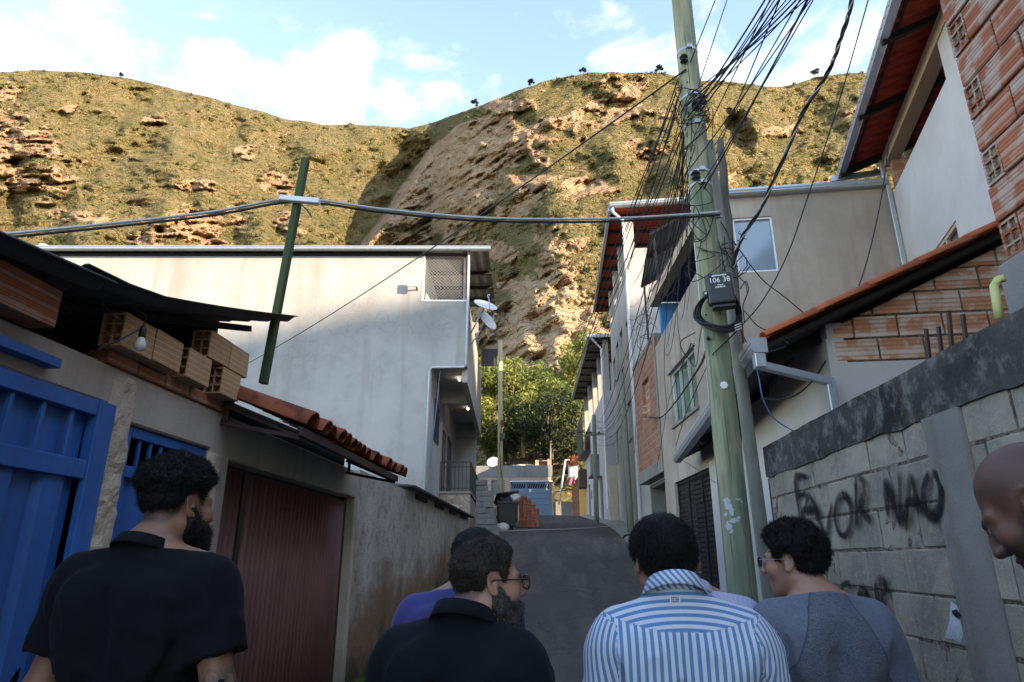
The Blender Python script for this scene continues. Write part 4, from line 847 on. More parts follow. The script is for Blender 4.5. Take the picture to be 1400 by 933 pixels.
mb.build('grille', M_blueg, gd2); mb = MB(GF); mb.box(gx(-2.9), gx(-.3), .2, .22, 4.3, 4.83); mb.build('shade', M_dark, gd2)
mb = MB(GF); mb.box(gx(-1.72), gx(-1.55), .05, .068, 4.17, 4.36); mb.build('number_plate', M_whitepaint, gd2)
mb = MB(GF); mb.box(gx(-4.24), gx(-3.36), .06, .1, 3.96, 4.94); mb.box(gx(-3.83), gx(-3.77), .04, .06, 3.97, 4.93); mb.build('window', plain('grey_shutter', (.17, .19, .20), .5), gar)
q = at_y(634, 636, 47); t = thing('water_tank', 'blue plastic water tank on the roof seen through the railing', 'water tank', (q[0], 47, q[2] - .3)); M_tank = plain('tank_blue', (.03, .13, .38), .4)
mb = MB(); mb.lathe((q[0], 47, q[2] - .5), [(.46, 0), (.5, .3), (.53, .62), (.53, .7)], 20); mb.build('body', M_tank, t, smooth=True); mb = MB(); mb.lathe((q[0], 47, q[2] + .2), [(.56, .0), (.56, .06), (.3, .16), (.05, .18)], 20); mb.build('lid', M_tank, t, smooth=True)
dish(674, 633, 45.2, (-.1, -.9, .5), .42, 'white satellite dish on the roof edge of the brick garage', at_y(674, 645, 45.3))
bag('tarpaulin', tuple(at_y(717, 641, 46.5)), .95, M_bagw, 'crumpled pale tarpaulin heaped on the garage roof', 12, (1.35, .6, .3))['category'] = 'tarpaulin'
q = at_y(743, 642, 45.8); t = thing('roof_hutch', 'small brick hutch with a dark opening on the garage roof', 'hutch', tuple(q)); mb = MB(); mb.box(q[0] - .55, q[0] - .28, 45.6, 46.1, q[2], q[2] + .62); mb.box(q[0] + .28, q[0] + .55, 45.6, 46.1, q[2], q[2] + .68); mb.box(q[0] - .27, q[0] + .27, 46.0, 46.1, q[2], q[2] + .5); mb.build('pier', M_brickfar, t); mb = MB(); mb.box(q[0] - .3, q[0] + .3, 45.58, 46.2, q[2] + .52, q[2] + .6); mb.build('slab', M_cband, t)
q0 = at_y(742, 640, 48.2); t = thing('tiled_roof', 'dark old tiled roof half hidden behind the garage parapet', 'roof', tuple(q0)); a = at_y(690, 632, 47.6); b = at_y(775, 632, 47.6); c = at_y(762, 617, 50); d = at_y(722, 617, 50); mb = MB(); mb.add([a, b, c, d, a + (0, 0, -.2), b + (0, 0, -.2), c + (0, 3, -1), d + (0, 3, -1)], [(0, 1, 2, 3), (0, 4, 5, 1), (2, 6, 7, 3), (1, 5, 6, 2), (0, 3, 7, 4)])
mb.build('tiles', clay('old_dark_tile', (.075, .05, .04), (.11, .07, .055), (.2, .17, .14), groove=.6, gaxis='X', gscale=4, smear=.3), t)
# passage right of the garage
t = thing('passage_wall', 'low cement wall closing the dark passage beside the blue garage', 'wall', (.6, 45.3, zg)); mb = MB(); mb.box(-.1, 1.15, 45.3, 45.5, 2.3, 3.55); mb.build('wall', M_cband, t)
t = thing('brick_hovel', 'rough brick wall in shade left of the yellow wall', 'wall', (1.5, 45.6, zg)); mb = MB(); mb.poly([(1.16, 45.2, 2.3), (1.66, 44.6, 2.3), (1.66, 44.6, 5.2), (1.16, 45.2, 4.7)], .2, (1, 0, 0)); mb.build('wall', bricktex('rough_brick', (.25, .11, .08), (.3, .15, .1), (.2, .16, .13)), t)
t = thing('yellow_wall', 'yellow painted gate wall next to the slim white house', 'wall', (1.85, 44, zg)); mb = MB(); mb.poly([(1.60, 44.3, 2.3), (2.02, 43.6, 2.3), (2.02, 43.6, 5.0), (1.60, 44.3, 4.8)], .15, (1, .3, 0)); mb.build('wall', stucco('yellow_paint', (.58, .36, .09), .4, .3), t)
q0, q1, q2 = at_y(764, 690, 44.6), at_y(773, 629, 44.6), at_y(782, 629, 44.8); t = MB(); t.tube([q0, q1, q2], .06, 8); tag(t.build('white_pipe', M_whitepaint, smooth=True), 'leaning white pipe with a bent top in the dark passage', 'pipe')
q = at_y(784, 648, 45.0); mb = MB(); trap(mb, q[0] - .35, q[0] + .35, q[2] - .55, q[2] + .6, 45.1, .16, .03); tag(mb.build('corrugated_sheet', M_whitepaint), 'pale corrugated sheet standing above the brick hovel wall', 'metal sheet')
q = at_y(781, 657, 44.7); mb = MB(); P = np.array([[(q[0] - .25 + .5 * u, 44.7 + .06 * math.sin(9 * u + 3 * v), q[2] + .2 - .5 * v + .1 * u) for v in np.linspace(0, 1, 8)] for u in np.linspace(0, 1, 10)]); mb.grid(P, thick=(0, .01, 0)); tag(mb.build('hanging_cloth', cloth('pink_cloth', (.30, .11, .16))), 'pink cloth hung under the pale corrugated sheet', 'cloth')
q = at_y(784, 630, 44.9); t = thing('flowering_shrub', 'orange flowering shrub at the top of the white pipe', 'shrub', tuple(q)); mb = MB(); mb.tube([q - (0, 0, .9), q], .03, 5); mb.build('stem', M_bark, t); leaves('blossom', [(q[0], q[1], q[2], .42)], 260, .09, leafmat('orange_blossom', (.10, .03, .012), (.20, .065, .028), (.28, .10, .04)), t)
# ================================================================== RIGHT SIDE OF THE STREET
M_beige = stucco('beige_stucco', (.42, .355, .30), 1.0, 1.3, scale=.9)
M_h2 = stucco('pale_stucco', (.43, .41, .385), .6, .6)
M_white = stucco('white_plaster', (.54, .515, .51), .5, .25, bump=.2)
M_lilac = stucco('whitewash', (.50, .465, .46), .5, .35)
M_brickp = bricktex('panel_brick', (.30, .12, .075), (.38, .17, .11), (.34, .27, .22), .29, .19, .014, .45)
M_bluewall = stucco('blue_wash', (.06, .28, .62), .3, .2)
M_blueview = stucco('shadowed_blue_wash', (.06, .065, .13), .3, .2)  # balcony back wall: its shadow put into a dark violet-blue
M_undertile = clay('tile_underside', (.34, .045, .028), (.44, .075, .045), (.2, .06, .05), groove=.9, gaxis='Y', gscale=2.6, smear=.1)
M_tan = stucco('tan_beam', (.50, .39, .28), .4, .4)
# block retaining wall --------------------------------------------------------
RW = frame(1.7, 5.44, 1.7, -3); rx = lambda Y: 5.44 - Y
rw = thing('block_wall', 'grey concrete block wall with blackened cap and sprayed lettering', 'wall', (1.78, 2, -1.65))
g = G('wall_block'); r = g.attr('rnd'); n = g.noise(3.2, 6, .65); n2 = g.noise(26, 4, .7); f = g.noise(110, 2, .6)
col = g.mix(r, (.31, .265, .195), (.43, .37, .28)); col = g.mix(g.ramp(n, [(.42, 0.0), (.66, .8)]), col, (.17, .152, .13)); col = g.mix(g.ramp(n2, [(.52, 0.0), (.68, .55)]), col, (.42, .375, .31))
M_wblock = g.done(col, .95, g.bump(g.math('ADD', n2, g.math('MULTIPLY', f, .5)), .55, .012), spec=.15)
g = G('wall_mortar'); n = g.noise(22, 5, .75); M_mort = g.done(g.mix(g.ramp(n, [(.4, 0.0), (.6, 1.0)]), (.11, .09, .07), (.34, .275, .21)), .98, g.bump(n, 1.0, .03), spec=.1)
g = G('wall_cap'); n = g.noise(1.6, 6, .7); n2 = g.noise(9, 6, .7); n3 = g.noise(2.6, 4, .6)
col = g.mix(g.ramp(n, [(.36, 0.0), (.66, 1.0)]), (.026, .025, .023), (.10, .094, .085)); col = g.mix(g.ramp(n2, [(.5, 0.0), (.66, .8)]), col, (.21, .195, .175)); col = g.mix(g.ramp(n3, [(.66, 0.0), (.72, .5)]), col, (.075, .06, .015))
M_cap = g.done(col, .95, g.bump(n2, .7, .02), spec=.2)
mb = MB(RW)
for row in range(13):
    zt = .635 - row * .2; off = (.2 if row % 2 else 0) + .13
    x = -.4 + off
    while x < 8.4:
        a, b = max(x + .004, .0), min(x + .394, 8.4)
        pa, pb = rx(3.10), rx(2.82)
        for (u, v) in ((a, min(b, pa)), (max(a, pb), b)):
            if v - u > .05: q = random.uniform(-.004, .006); mb.box(u, v, q, .12, zt - .193 + random.uniform(-.003, .003), zt - random.uniform(-.002, .004))
        x += .4
mb.build('block', M_wblock, rw, bevel=.007).name = 'blocks'
mb = MB(RW)
P = np.array([[(x, .009 + .010 * (fbm(x * 22, z * 22, 3, 3) - .75) + .0, z) for z in np.linspace(-1.9, .64, 120)] for x in np.linspace(.0, 8.4, 330)]); mb.grid(P); mb.box(0.0, 8.4, .05, .14, -1.9, .64); mb.build('mortar', M_mort, rw)
mb = MB(RW); xs_ = np.linspace(-.02, 8.4, 260); zs_ = np.concatenate([[.60], np.linspace(.605, .85, 12)])
P = np.array([[(x, -.010 + .012 * (fbm(x * 5, z * 5, 4, 9) - .5), z + (.035 * (fbm(x * 6, .3, 4, 11) - .5) if j < 2 else 0) + (.016 * (fbm(x * 3, .7, 4, 13) - .5) if j > 10 else 0)) for j, z in enumerate(zs_)] for x in xs_]); mb.grid(P, thick=(0, .19, 0)); mb.build('cap', M_cap, rw, smooth=False)
mb = MB(RW); P = np.array([[(rx(3.10) + .28 * t + .018 * (fbm(z * 9, t * 2, 3, 5) - .5), -.012 - .008 * math.sin(PI * t) + .008 * (fbm(t * 4, z * 8, 3, 6) - .5), z) for t in np.linspace(0, 1, 9)] for z in np.linspace(-1.9, .60, 120)]); mb.grid(P, thick=(0, .13, 0)); mb.build('pillar', stucco('grey_cement_column', (.27, .25, .225), 1.2, 1.2, bump=.4, scale=2), rw, smooth=False)
mb = MB(RW); mb.box(-.012, -.001, .0, .17, -1.9, .60); mb.build('end_face', M_cap, rw)
# sprayed letters, as thin paint film strokes on the wall face
ST = []
def C(x, y): return at_x(1000 + x * .42105, 540 + y * .42105, 1.684)
def arc(cx_, cy_, rx_, ry_, a0, a1, n=16): return [(cx_ + rx_ * math.cos(a0 + (a1 - a0) * i / n), cy_ + ry_ * math.sin(a0 + (a1 - a0) * i / n)) for i in range(n + 1)]
for s in ([(205, 262), (212, 330), (224, 402)], [(203, 266), (226, 262), (247, 268)], [(212, 330), (228, 322), (244, 322)],
          [(252, 322), (240, 365), (224, 405)], [(252, 322), (272, 360), (292, 405)], [(233, 376), (258, 372), (280, 372)],
          [(272, 378), (292, 430), (312, 472)], [(312, 472), (318, 400), (330, 350)], arc(364, 392, 27, 66, -1.9, 4.6, 22),
          [(405, 268), (406, 350), (412, 445)], [(405, 268), (430, 276), (434, 318), (424, 352), (408, 366)], [(408, 366), (430, 385), (456, 416)],
          [(500, 268), (506, 340), (512, 405)], [(502, 270), (530, 360), (556, 436)], [(556, 436), (550, 340), (548, 246)],
          [(584, 254), (576, 340), (562, 432)], [(584, 254), (604, 330), (618, 400)], [(566, 352), (590, 346), (614, 342)], arc(655, 326, 29, 70, -1.7, 4.5, 22),
          [(330, 640), (332, 700)], arc(378, 672, 26, 60, 2.6, 5.2, 12), [(425, 612), (415, 660), (408, 700)], [(425, 612), (446, 650), (456, 690)], [(412, 656), (448, 652)],
          [(470, 600), (476, 650), (482, 702)], [(470, 602), (500, 608), (506, 632), (482, 656)], [(482, 656), (506, 700), (522, 752)]):
    pts = np.array([C(*p) for p in s]); tt_ = np.linspace(0, 1, len(pts)); T_ = np.linspace(0, 1, max(16, 3 * len(pts))); ST.append(np.stack([np.interp(T_, tt_, pts[:, k]) for k in range(3)], 1))
V = []; F = []; AC = []; AL = []
for si, p in enumerate(ST):
    for sub in range(1):
        n = len(p); d = np.gradient(p, axis=0); d[:, 0] = 0; d /= np.linalg.norm(d, axis=1, keepdims=True) + 1e-9; nn = np.stack([0 * d[:, 0], -d[:, 2], d[:, 1]], 1)
        wd = .031 * (1 + .25 * np.sin(np.linspace(0, 5, n) + si)); k = len(V)
        for i in range(n):
            for j, c in enumerate((-1, -.5, 0, .5, 1)):
                q = p[i] + nn[i] * wd[i] * c; V.append((1.6825 - .00012 * si, q[1], q[2])); AC.append(abs(c)); AL.append(min(i, n - 1 - i) / 3)
        for i in range(n - 1):
            for j in range(4): F.append((k + i * 5 + j, k + i * 5 + j + 1, k + (i + 1) * 5 + j + 1, k + (i + 1) * 5 + j))
g = G('spray_paint'); ac = g.attr('across'); al = g.attr('along'); n = g.noise(60, 3, .7); n2 = g.noise(7, 3, .6)
fa = g.math('MULTIPLY', g.ramp(ac, [(.45, 1.0), (1.0, 0.0)]), g.ramp(al, [(0, 0.1), (.8, 1.0)])); fa = g.math('MULTIPLY', fa, g.ramp(n2, [(.3, .65), (.6, .92)])); fa = g.math('MULTIPLY', fa, g.ramp(n, [(.25, .7), (.55, 1.0)]))
g.done((.012, .012, .014), .8, spec=.1); fa = g.math('MULTIPLY', fa, 1.0); tb = g.n('ShaderNodeBsdfTransparent'); mx = g.n('ShaderNodeMixShader'); g.l(fa, mx.inputs[0]); g.l(tb.outputs[0], mx.inputs[1]); g.l(g.b.outputs[0], mx.inputs[2]); g.l(mx.outputs[0], g.out.inputs[0])
npmesh('graffiti', V, F, g.m, rw, attrs={'across': AC, 'along': AL})
def blotch(pts, X, m, nm, par):
    c = np.mean([at_x(*p, X) for p in pts], 0); P_ = [at_x(*p, X) for p in pts]; b = MB(); n = len(P_); b.add([(X - .012, c[1], c[2])] + [(X + .006, *p[1:]) for p in P_], [(0, i + 1, (i + 1) % n + 1) for i in range(n)]); return b.build(nm, m, par, smooth=True)
M_splash = stucco('white_plaster_splash', (.52, .54, .58), .6, .2, bump=.8, scale=6)
blotch([(1298, 822), (1306, 828), (1312, 842), (1318, 856), (1312, 880), (1300, 874), (1290, 872), (1296, 850)], 1.69, M_splash, 'plaster_patch', rw); blotch([(1222, 882), (1232, 884), (1240, 900), (1236, 912), (1228, 904)], 1.69, M_splash, 'plaster_patch', rw)
blotch([(1299, 835), (1306, 833), (1312, 842), (1306, 846)], 1.676, M_dark, 'hole', rw)

# low tile-roofed house C ------------------------------------------------------
C0, C1 = (2.65, 6.2), (3.05, 11.85); CS = frame(C1[0], C1[1], C0[0], C0[1]); CLn = math.hypot(.4, 5.65); CFr = frame(C0[0], C0[1], 6.4, 5.93)
hc = thing('tile_roofed_house', 'low whitewashed house with red tile roof behind the block wall', 'house', (4, 8, -1.5))
mb = MB(CS); mb.panel(0, CLn, -1.7, 2.16, .15); mb.build('street_wall', M_lilac, hc)
rake = lambda X: 1.93 + (X - 1.97) * .466
mb = MB(CFr); mb.panel(0, 3.8, -1.7, 1.76, .15); mb.build('front_wall', M_lilac, hc)
mb = MB(CFr); n_ = 0
for row in range(11):
    z0 = 1.775 + row * .228; x = .06 - (.2 if row % 2 else 0)
    while x < 3.7:
        a, b = max(x, .06), x + .385; x += .405
        za, zb = rake(2.65 + a) - .17, rake(2.65 + b) - .17; z1 = z0 + .208
        if b - a < .06 or zb <= z0 + .02: continue
        q = random.uniform(-.006, .008)
        if za >= z1: mb.box(a, b, q, .12, z0, z1)
        elif za <= z0: xa = a + (z0 - za) / .466; pts = [(xa, q, z0), (b, q, z0), (b, q, min(z1, zb))] + ([(a + (z1 - za) / .466, q, z1)] if zb > z1 else []); mb.poly(pts, .12, (0, 1, 0))
        else: pts = [(a, q, z0), (b, q, z0), (b, q, min(z1, zb))] + ([(a + (z1 - za) / .466, q, z1)] if zb > z1 else []) + [(a, q, za)]; mb.poly(pts, .12, (0, 1, 0))
M_gbrick = clay('gable_brick', (.50, .20, .105), (.58, .29, .17), (.60, .52, .45), groove=.3, gaxis='Z', gscale=7, smear=.55)
mb.build('gable_bricks', M_gbrick, hc, bevel=.006)
mb = MB(CFr); mb.poly([(.03, .02, 1.765), (3.78, .02, 1.765), (3.78, .02, rake(6.4) - .18), (.7, .02, rake(3.33) - .2)], .1, (0, 1, 0)); mb.build('mortar_bed', M_mort, hc)
tr = lambda X, Y, dz=0: (X + (Y - 6) * .073, Y, rake(X) + dz)
# roof: board deck below, tile field above, hollow rake tiles along the edge
mb = MB(); mb.add([tr(1.99, 5.98, -.10), tr(6.4, 5.98, -.10), tr(6.4, 13.3, -.10), tr(1.99, 13.3, -.10), tr(1.99, 5.98, -.05), tr(6.4, 5.98, -.05), tr(6.4, 13.3, -.05), tr(1.99, 13.3, -.05)], [(0, 3, 2, 1), (4, 5, 6, 7), (0, 1, 5, 4), (1, 2, 6, 5), (2, 3, 7, 6), (3, 0, 4, 7)]); mb.build('roof_deck', M_dark, hc)
mb = MB(); P = np.array([[tr(X, Y, .02 + .022 * math.sin(Y / .2 * 2 * PI)) for X in np.linspace(1.96, 6.4, 12)] for Y in np.arange(6.02, 13.3, .025)]); mb.grid(P, thick=(0, 0, -.03)); mb.build('roof_tiles', clay('roof_tile_red', (.40, .10, .045), (.46, .14, .07), (.4, .2, .13), smear=.2), hc, smooth=True)
mb = MB(); X = 1.97
while X < 6.2:
    L = .56; a = Vector(tr(X, 5.96, .03)); b = Vector(tr(X + L, 5.96, .012)); d = (b - a).normalized(); u = Vector((-d.z, 0, d.x))
    P = np.array([[tuple(p + Vector((0, -.085 * math.cos(q) * .9, 0)) + u * (.048 * math.sin(q) * sc_)) for q in np.linspace(-.15, PI + .15, 9)] for p, sc_ in ((a, .95), (b, 1.12))]); mb.grid(P, thick=tuple(u * -.015)); X += L * .9
mb.build('rake_tile', clay('rake_tile_red', (.42, .10, .04), (.50, .15, .07), (.42, .22, .15), smear=.1), hc, smooth=True)
for i, f in enumerate((.0, .35, .7)): mb = MB(); mb.bar(tr(2.0 + f * .02, 6.4 + i * 2.2, -.16), tr(6.0, 6.4 + i * 2.2, -.16), .07, .11); mb.build('rafter', M_dark, hc)
def gut(mb, a, b, s=.16):
    a, b = Vector(a), Vector(b); d = b - a; r = d.normalized().cross(Vector((0, 0, 1))); z = Vector((0, 0, 1)); out = r if r.x < 0 else -r
    prof = [(0, 0), (.75, 0), (1.0, .3), (.93, .4), (.93, .55), (1.0, .65), (1.0, .95), (.9, 1.0), (.85, .95), (0, .95)]
    mb.poly([a + out * (p * s) + z * (q * s) for p, q in prof], 1, d)
mb = MB(); gut(mb, (1.99, 5.93, 1.80), (2.53, 13.45, 1.80), .15); mb.build('gutter', plain('dull_zinc', (.30, .31, .34), .5, 0, .2, 8), hc)
mb = MB(); a = Vector((1.93, 5.99, 1.78)); mb.box(1.87, 1.97, 5.94, 6.04, 1.66, 1.80); mb.bar((1.92, 5.99, 1.69), (2.56, 6.08, 1.545), .075); mb.bar((2.56, 6.08, 1.58), (2.585, 6.08, -1), .075); mb.build('downpipe', M_steel, hc, bevel=.008)
mb = MB(CS); mb.box(CLn - .2, CLn + .0, -.012, -.002, -1.7, 2.0); mb.build('corner_render', M_white, hc)
# rebar and conduit standing up behind the wall cap
for (xa, ya, yb) in ((1266, 450, 486), (1283, 447, 480), (1297, 427, 475), (1316, 430, 462)):
    p0, p1 = at_x(xa, ya, 1.86), at_x(xa + 5, yb + 8, 1.86); mb = MB(); mb.tube([p0, (p0 + p1) / 2, p1], .012, 6); tag(mb.build('rebar', M_rust), 'rusty reinforcing bar standing up out of the block wall cap', 'rebar', 'rusty rebar on the wall')
mb = MB(); q = [at_x(1374, 380, 2.0), at_x(1364, 383, 1.98), at_x(1359, 392, 1.95), at_x(1362, 410, 1.9), at_x(1366, 436, 1.9)]; mb.tube(q, .018, 10); tag(mb.build('conduit', plain('yellow_conduit', (.50, .50, .20), .5), smooth=True), 'curved yellow plastic conduit coming out below the brick house', 'conduit')

# brick tower house, nearest on the right -----------------------------------------
tw = thing('brick_house', 'tall unplastered hollow-brick house overhanging the wall at the right edge', 'house', (4, -3, -1.65)); TF = frame(2.2, 3.05, 2.2, -9)
M_tbrick = clay('tower_brick', (.33, .105, .06), (.42, .15, .085), (.43, .38, .345), groove=.75, gaxis='Z', gscale=15, smear=.6)
mb = MB(TF); ends = []
for row in range(17):
    z0 = 1.365 + row * .2; x = 0.0
    if row % 2 == 0: ends.append(z0); x = .135
    while x < 3.2: mb.box(x + .004, x + .29, random.uniform(-.005, .006), .10, z0 + .002, z0 + .186); x += .30
mb.build('bricks', M_tbrick, tw, bevel=.006)
E0 = Matrix.Rotation(PI / 2, 4, 'Z')
for z0 in ends: mb = MB(Matrix.Translation((2.2 + .15, 3.05 - .067, z0))); hollow(mb, .29, .19, .125); mb.build('end_brick', M_tbrick, tw)
mb = MB(TF); mb.box(0.0, 5, .02, .15, 1.35, 4.7); mb.box(.003, 5, .151, 4, 1.351, 1.5); mb.box(.003, .15, .151, 4, 1.501, 4.6); mb.build('mortar', M_mort, tw)
mb = MB(TF); mb.box(3.2, 5, -.0, .019, 1.36, 4.7); mb.build('far_bricks', M_brickp, tw)
mb = MB(TF); mb.box(-.03, 5, -.03, .9, 1.05, 1.348); mb.build('floor_beam', stucco('beam_cement', (.24, .23, .23), 1, .6, bump=.5, scale=3), tw, bevel=.01)
mb = MB(TF); mb.box(.6, 5, .3, 4, -1.7, 1.049); mb.build('ground_floor', M_brickp, tw)

# white house with red eave, D -------------------------------------------------------
D0, D1 = (6.65, 11.66), (4.77, 3.7); DF = frame(*D0, *D1); DL = math.hypot(D1[0] - D0[0], D1[1] - D0[1])
hd = thing('white_house', 'white plastered house with open top floor under a red tile eave', 'house', (7, 8, -1.65))
dy = lambda Y: (11.66 - Y) / .973
mb = MB(DF); mb.panel(0, DL, -1.6, 6.7, .18, [(dy(10.32), dy(9.2), 4.0, 4.80)]); mb.build('street_wall', M_white, hd)
for q in ((3.35, 3.75, 0, .4, 6.701, 7.355), (6.4, 6.9, 0, .4, 6.701, 7.355), (3.76, 6.39, .02, .25, 6.701, 7.3)): mb = MB(DF); mb.box(*q); mb.build('pillar', M_white, hd)
mb = MB(DF); mb.box(-.15, DL, -.02, .22, 7.36, 7.62); mb.build('beam', M_tan, hd)
mb = MB(DF); mb.box(-.01, .15, .05, 4.5, -1.6, 7.35); mb.box(0.151, DL, 4, 4.2, -1.6, 8.4); mb.box(.151, DL, .2, 4, 6.0, 6.15); mb.build('inner_wall', M_brickp, hd)
mb = MB(DF); f0 = dy(10.3); f1 = dy(9.22)
for b in ((f0, f1, .02, .08, 4.74, 4.795), (f0, f1, .02, .08, 4.005, 4.06), (f0, f0 + .06, .02, .08, 4.061, 4.739), (f1 - .06, f1, .02, .08, 4.061, 4.739), ((f0 + f1) / 2 - .025, (f0 + f1) / 2 + .025, .02, .08, 4.061, 4.739)): mb.box(*b)
wd = mb.build('window', M_tan, hd); mb = MB(DF); mb.box(f0, f1, .09, .1, 4.0, 4.8); mb.build('pane', M_glass, wd)
rzD = lambda y, x: 7.60 + (y + .75) * .32
mb = MB(DF); P = np.array([[(x, y, rzD(y, x) + .03 * math.sin(x / .22 * 2 * PI)) for y in (-.78, 0, 2, 4.6)] for x in np.arange(-.55, DL, .0275)]); mb.grid(P, thick=(0, 0, -.02)); mb.build('roof', M_undertile, hd, smooth=True)
mb = MB(DF)
for x in (-.45, 1.5, 3.4, 5.3, 7.2): mb.poly([(x, -.74, rzD(-.74, 0) - .16), (x, 4.4, rzD(4.4, 0) - .16), (x, 4.4, rzD(4.4, 0) - .05), (x, -.74, rzD(-.74, 0) - .05)], .08, (1, 0, 0))
for y in (-.55, .55, 1.8): mb.box(-.54, DL, y, y + .05, rzD(y, 0) - .045, rzD(y, 0) - .028)
mb.build('roof_timbers', M_dark, hd)
mb = MB(DF); gut(mb, (-.6, -.78, 7.50), (DL, -.78, 7.50), .15); mb.build('gutter', M_steel, hd)
mb = MB(DF); mb.box(-.62, -.56, -.9, .12, 7.47, 7.58); mb.build('end_flashing', M_steel, hd)
mb = MB(DF); mb.bar((-.1, -.06, 7.5), (-.1, -.06, 7.0), .08); mb.bar((-.1, -.06, 7.02), (.02, -.06, 6.85), .08); mb.bar((.02, -.06, 6.88), (.02, -.06, 1.5), .08); mb.build('downpipe', M_steel, hd, bevel=.01)

# beige house A/B at the poles -----------------------------------------------------------
AF = frame(2.70, 16.6, 2.98, 12); AL_ = math.hypot(.28, 4.6); BF = frame(2.98, 12, 6.6, 11.735)
ha = thing('beige_house', 'beige stuccoed house behind the poles with blue painted balcony', 'house', (4.5, 14, -1))
mb = MB(AF); mb.panel(0, AL_, -1.6, 5.22, .18, [(.95, 3.95, -1.6, 1.63), (1.3, 3.5, 2.88, 4.12)]); mb.build('street_wall', M_beige, ha)
mb = MB(AF); mb.poly([(0, 0, 5.222), (AL_ - .25, 0, 5.222), (AL_ - .25, 0, 5.5), (.1, 0, 5.222)], .12, (0, 1, 0)); mb.box(AL_ - .25, AL_, 0, .25, 5.221, 6.42); mb.build('parapet', M_beige, ha)
mb = MB(AF); mb.box(-.2, AL_ + .01, -.03, .22, 6.42, 6.66); mb.build('balcony_beam', M_tan, ha)
mb = MB(AF); mb.box(-.05, .1, .18, 2.2, 5.0, 6.42); mb.build('balcony_end_wall', M_bluewall, ha)
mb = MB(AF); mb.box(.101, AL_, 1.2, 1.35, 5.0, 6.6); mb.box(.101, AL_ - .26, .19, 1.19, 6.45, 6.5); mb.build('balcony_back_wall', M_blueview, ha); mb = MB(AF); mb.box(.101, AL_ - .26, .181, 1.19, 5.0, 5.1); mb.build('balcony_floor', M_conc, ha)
mb = MB(BF); mb.panel(.0, 3.62, -1.6, 6.86, .18, [(.66, 1.42, 5.24, 6.42)]); mb.build('front_wall', M_beige, ha)
mb = MB(BF); a, b, c, d = .665, 1.415, 5.245, 6.415
for q in ((a, b, d - .035, d), (a, b, c, c + .035), (a, a + .03, c + .036, d - .036), (b - .03, b, c + .036, d - .036)): mb.box(q[0], q[1], .03, .07, q[2], q[3])
wn_ = mb.build('window', M_whitepaint, ha); mb = MB(BF); mb.box(a, b, .08, .09, c, d); mb.build('pane', (lambda g: g.done((.20, .27, .33), .12, spec=1.0, nrm=g.bump(g.noise(1.5, 2, .5), .08, .05)))(G('sky_reflection_pane')), wn_)  # pane colour carries the grey-blue reflection of the sky
mb = MB(BF); gut(mb, (-.12, .02, 6.86), (3.62, .02, 6.86), .15) if False else mb.poly([(-.2, .02, 6.87), (-.2, -.13, 6.87), (-.2, -.16, 6.9), (-.2, -.145, 6.93), (-.2, -.16, 6.96), (-.2, -.16, 7.0), (-.2, .02, 7.0)], 3.82, (1, 0, 0)); mb.build('gutter', M_steel, ha)
mb = MB(AF); mb.box(.05, AL_, .0, 2.2, 6.67, 6.8); mb.build('roof', M_sheet, ha); mb = MB(BF); mb.box(0.05, 3.6, .19, 4.6, 6.82, 6.86); mb.build('roof', M_sheet, ha)
mb = MB(AF); mb.tube([(AL_ - .06, -.06, 6.9), (AL_ - .05, -.06, 1.0), (AL_ - .05, -.06, -1.2)], .05, 8); mb.build('downpipe', M_whitepaint, ha, smooth=True)
fr = MB(AF); z0, z1 = 2.88, 4.12
for q in ((1.3, 1.42, z0, z1), (3.46, 3.5, z0, z1), (1.421, 3.459, z1 - .05, z1), (1.421, 3.459, z0, z0 + .05), (2.0, 2.04, z0 + .051, z1 - .051), (2.75, 2.79, z0 + .051, z1 - .051)): fr.box(q[0], q[1], .05, .10, q[2], q[3])
wA = fr.build('window', M_steelpale, ha); mb = MB(AF); mb.box(1.31, 3.49, .11, .12, z0, z1); mb.build('pane', (lambda g: g.done(g.mix(g.ramp(g.noise(2.2, 4, .6), [(.42, 0.0), (.6, 1.0)]), (.03, .10, .08), (.07, .19, .15)), .08, spec=1.0))(G('green_glass')), wA)
mb = MB(AF); mb.box(1.2, 3.6, -.04, .06, 4.121, 4.16); mb.build('lintel', M_cband, wA); mb = MB(AF); mb.box(1.25, 3.55, -.05, .04, 2.82, 2.88); mb.build('sill', M_cband, wA)
rg_ = MB(AF); z = -1.5
while z < 1.58: rg_.box(.98, 3.93, .09, .105, z, z + .062); z += .095
gA = rg_.build('gate', plain('gate_black', (.022, .023, .026), .45, .3, .2, 6), ha); mb = MB(AF)
for x in (.97, 1.9, 2.95, 3.86): mb.box(x, x + .06, .06, .089, -1.6, 1.62)
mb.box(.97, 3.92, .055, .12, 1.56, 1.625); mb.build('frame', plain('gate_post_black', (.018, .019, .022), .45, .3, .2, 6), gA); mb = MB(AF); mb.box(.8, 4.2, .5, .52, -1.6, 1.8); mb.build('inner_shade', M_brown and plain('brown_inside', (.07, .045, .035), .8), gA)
mb = MB(AF); mb.box(3.96, AL_ - .1, -.05, -.002, -1.6, 1.7); mb.build('gate_pier', M_lilac, ha)

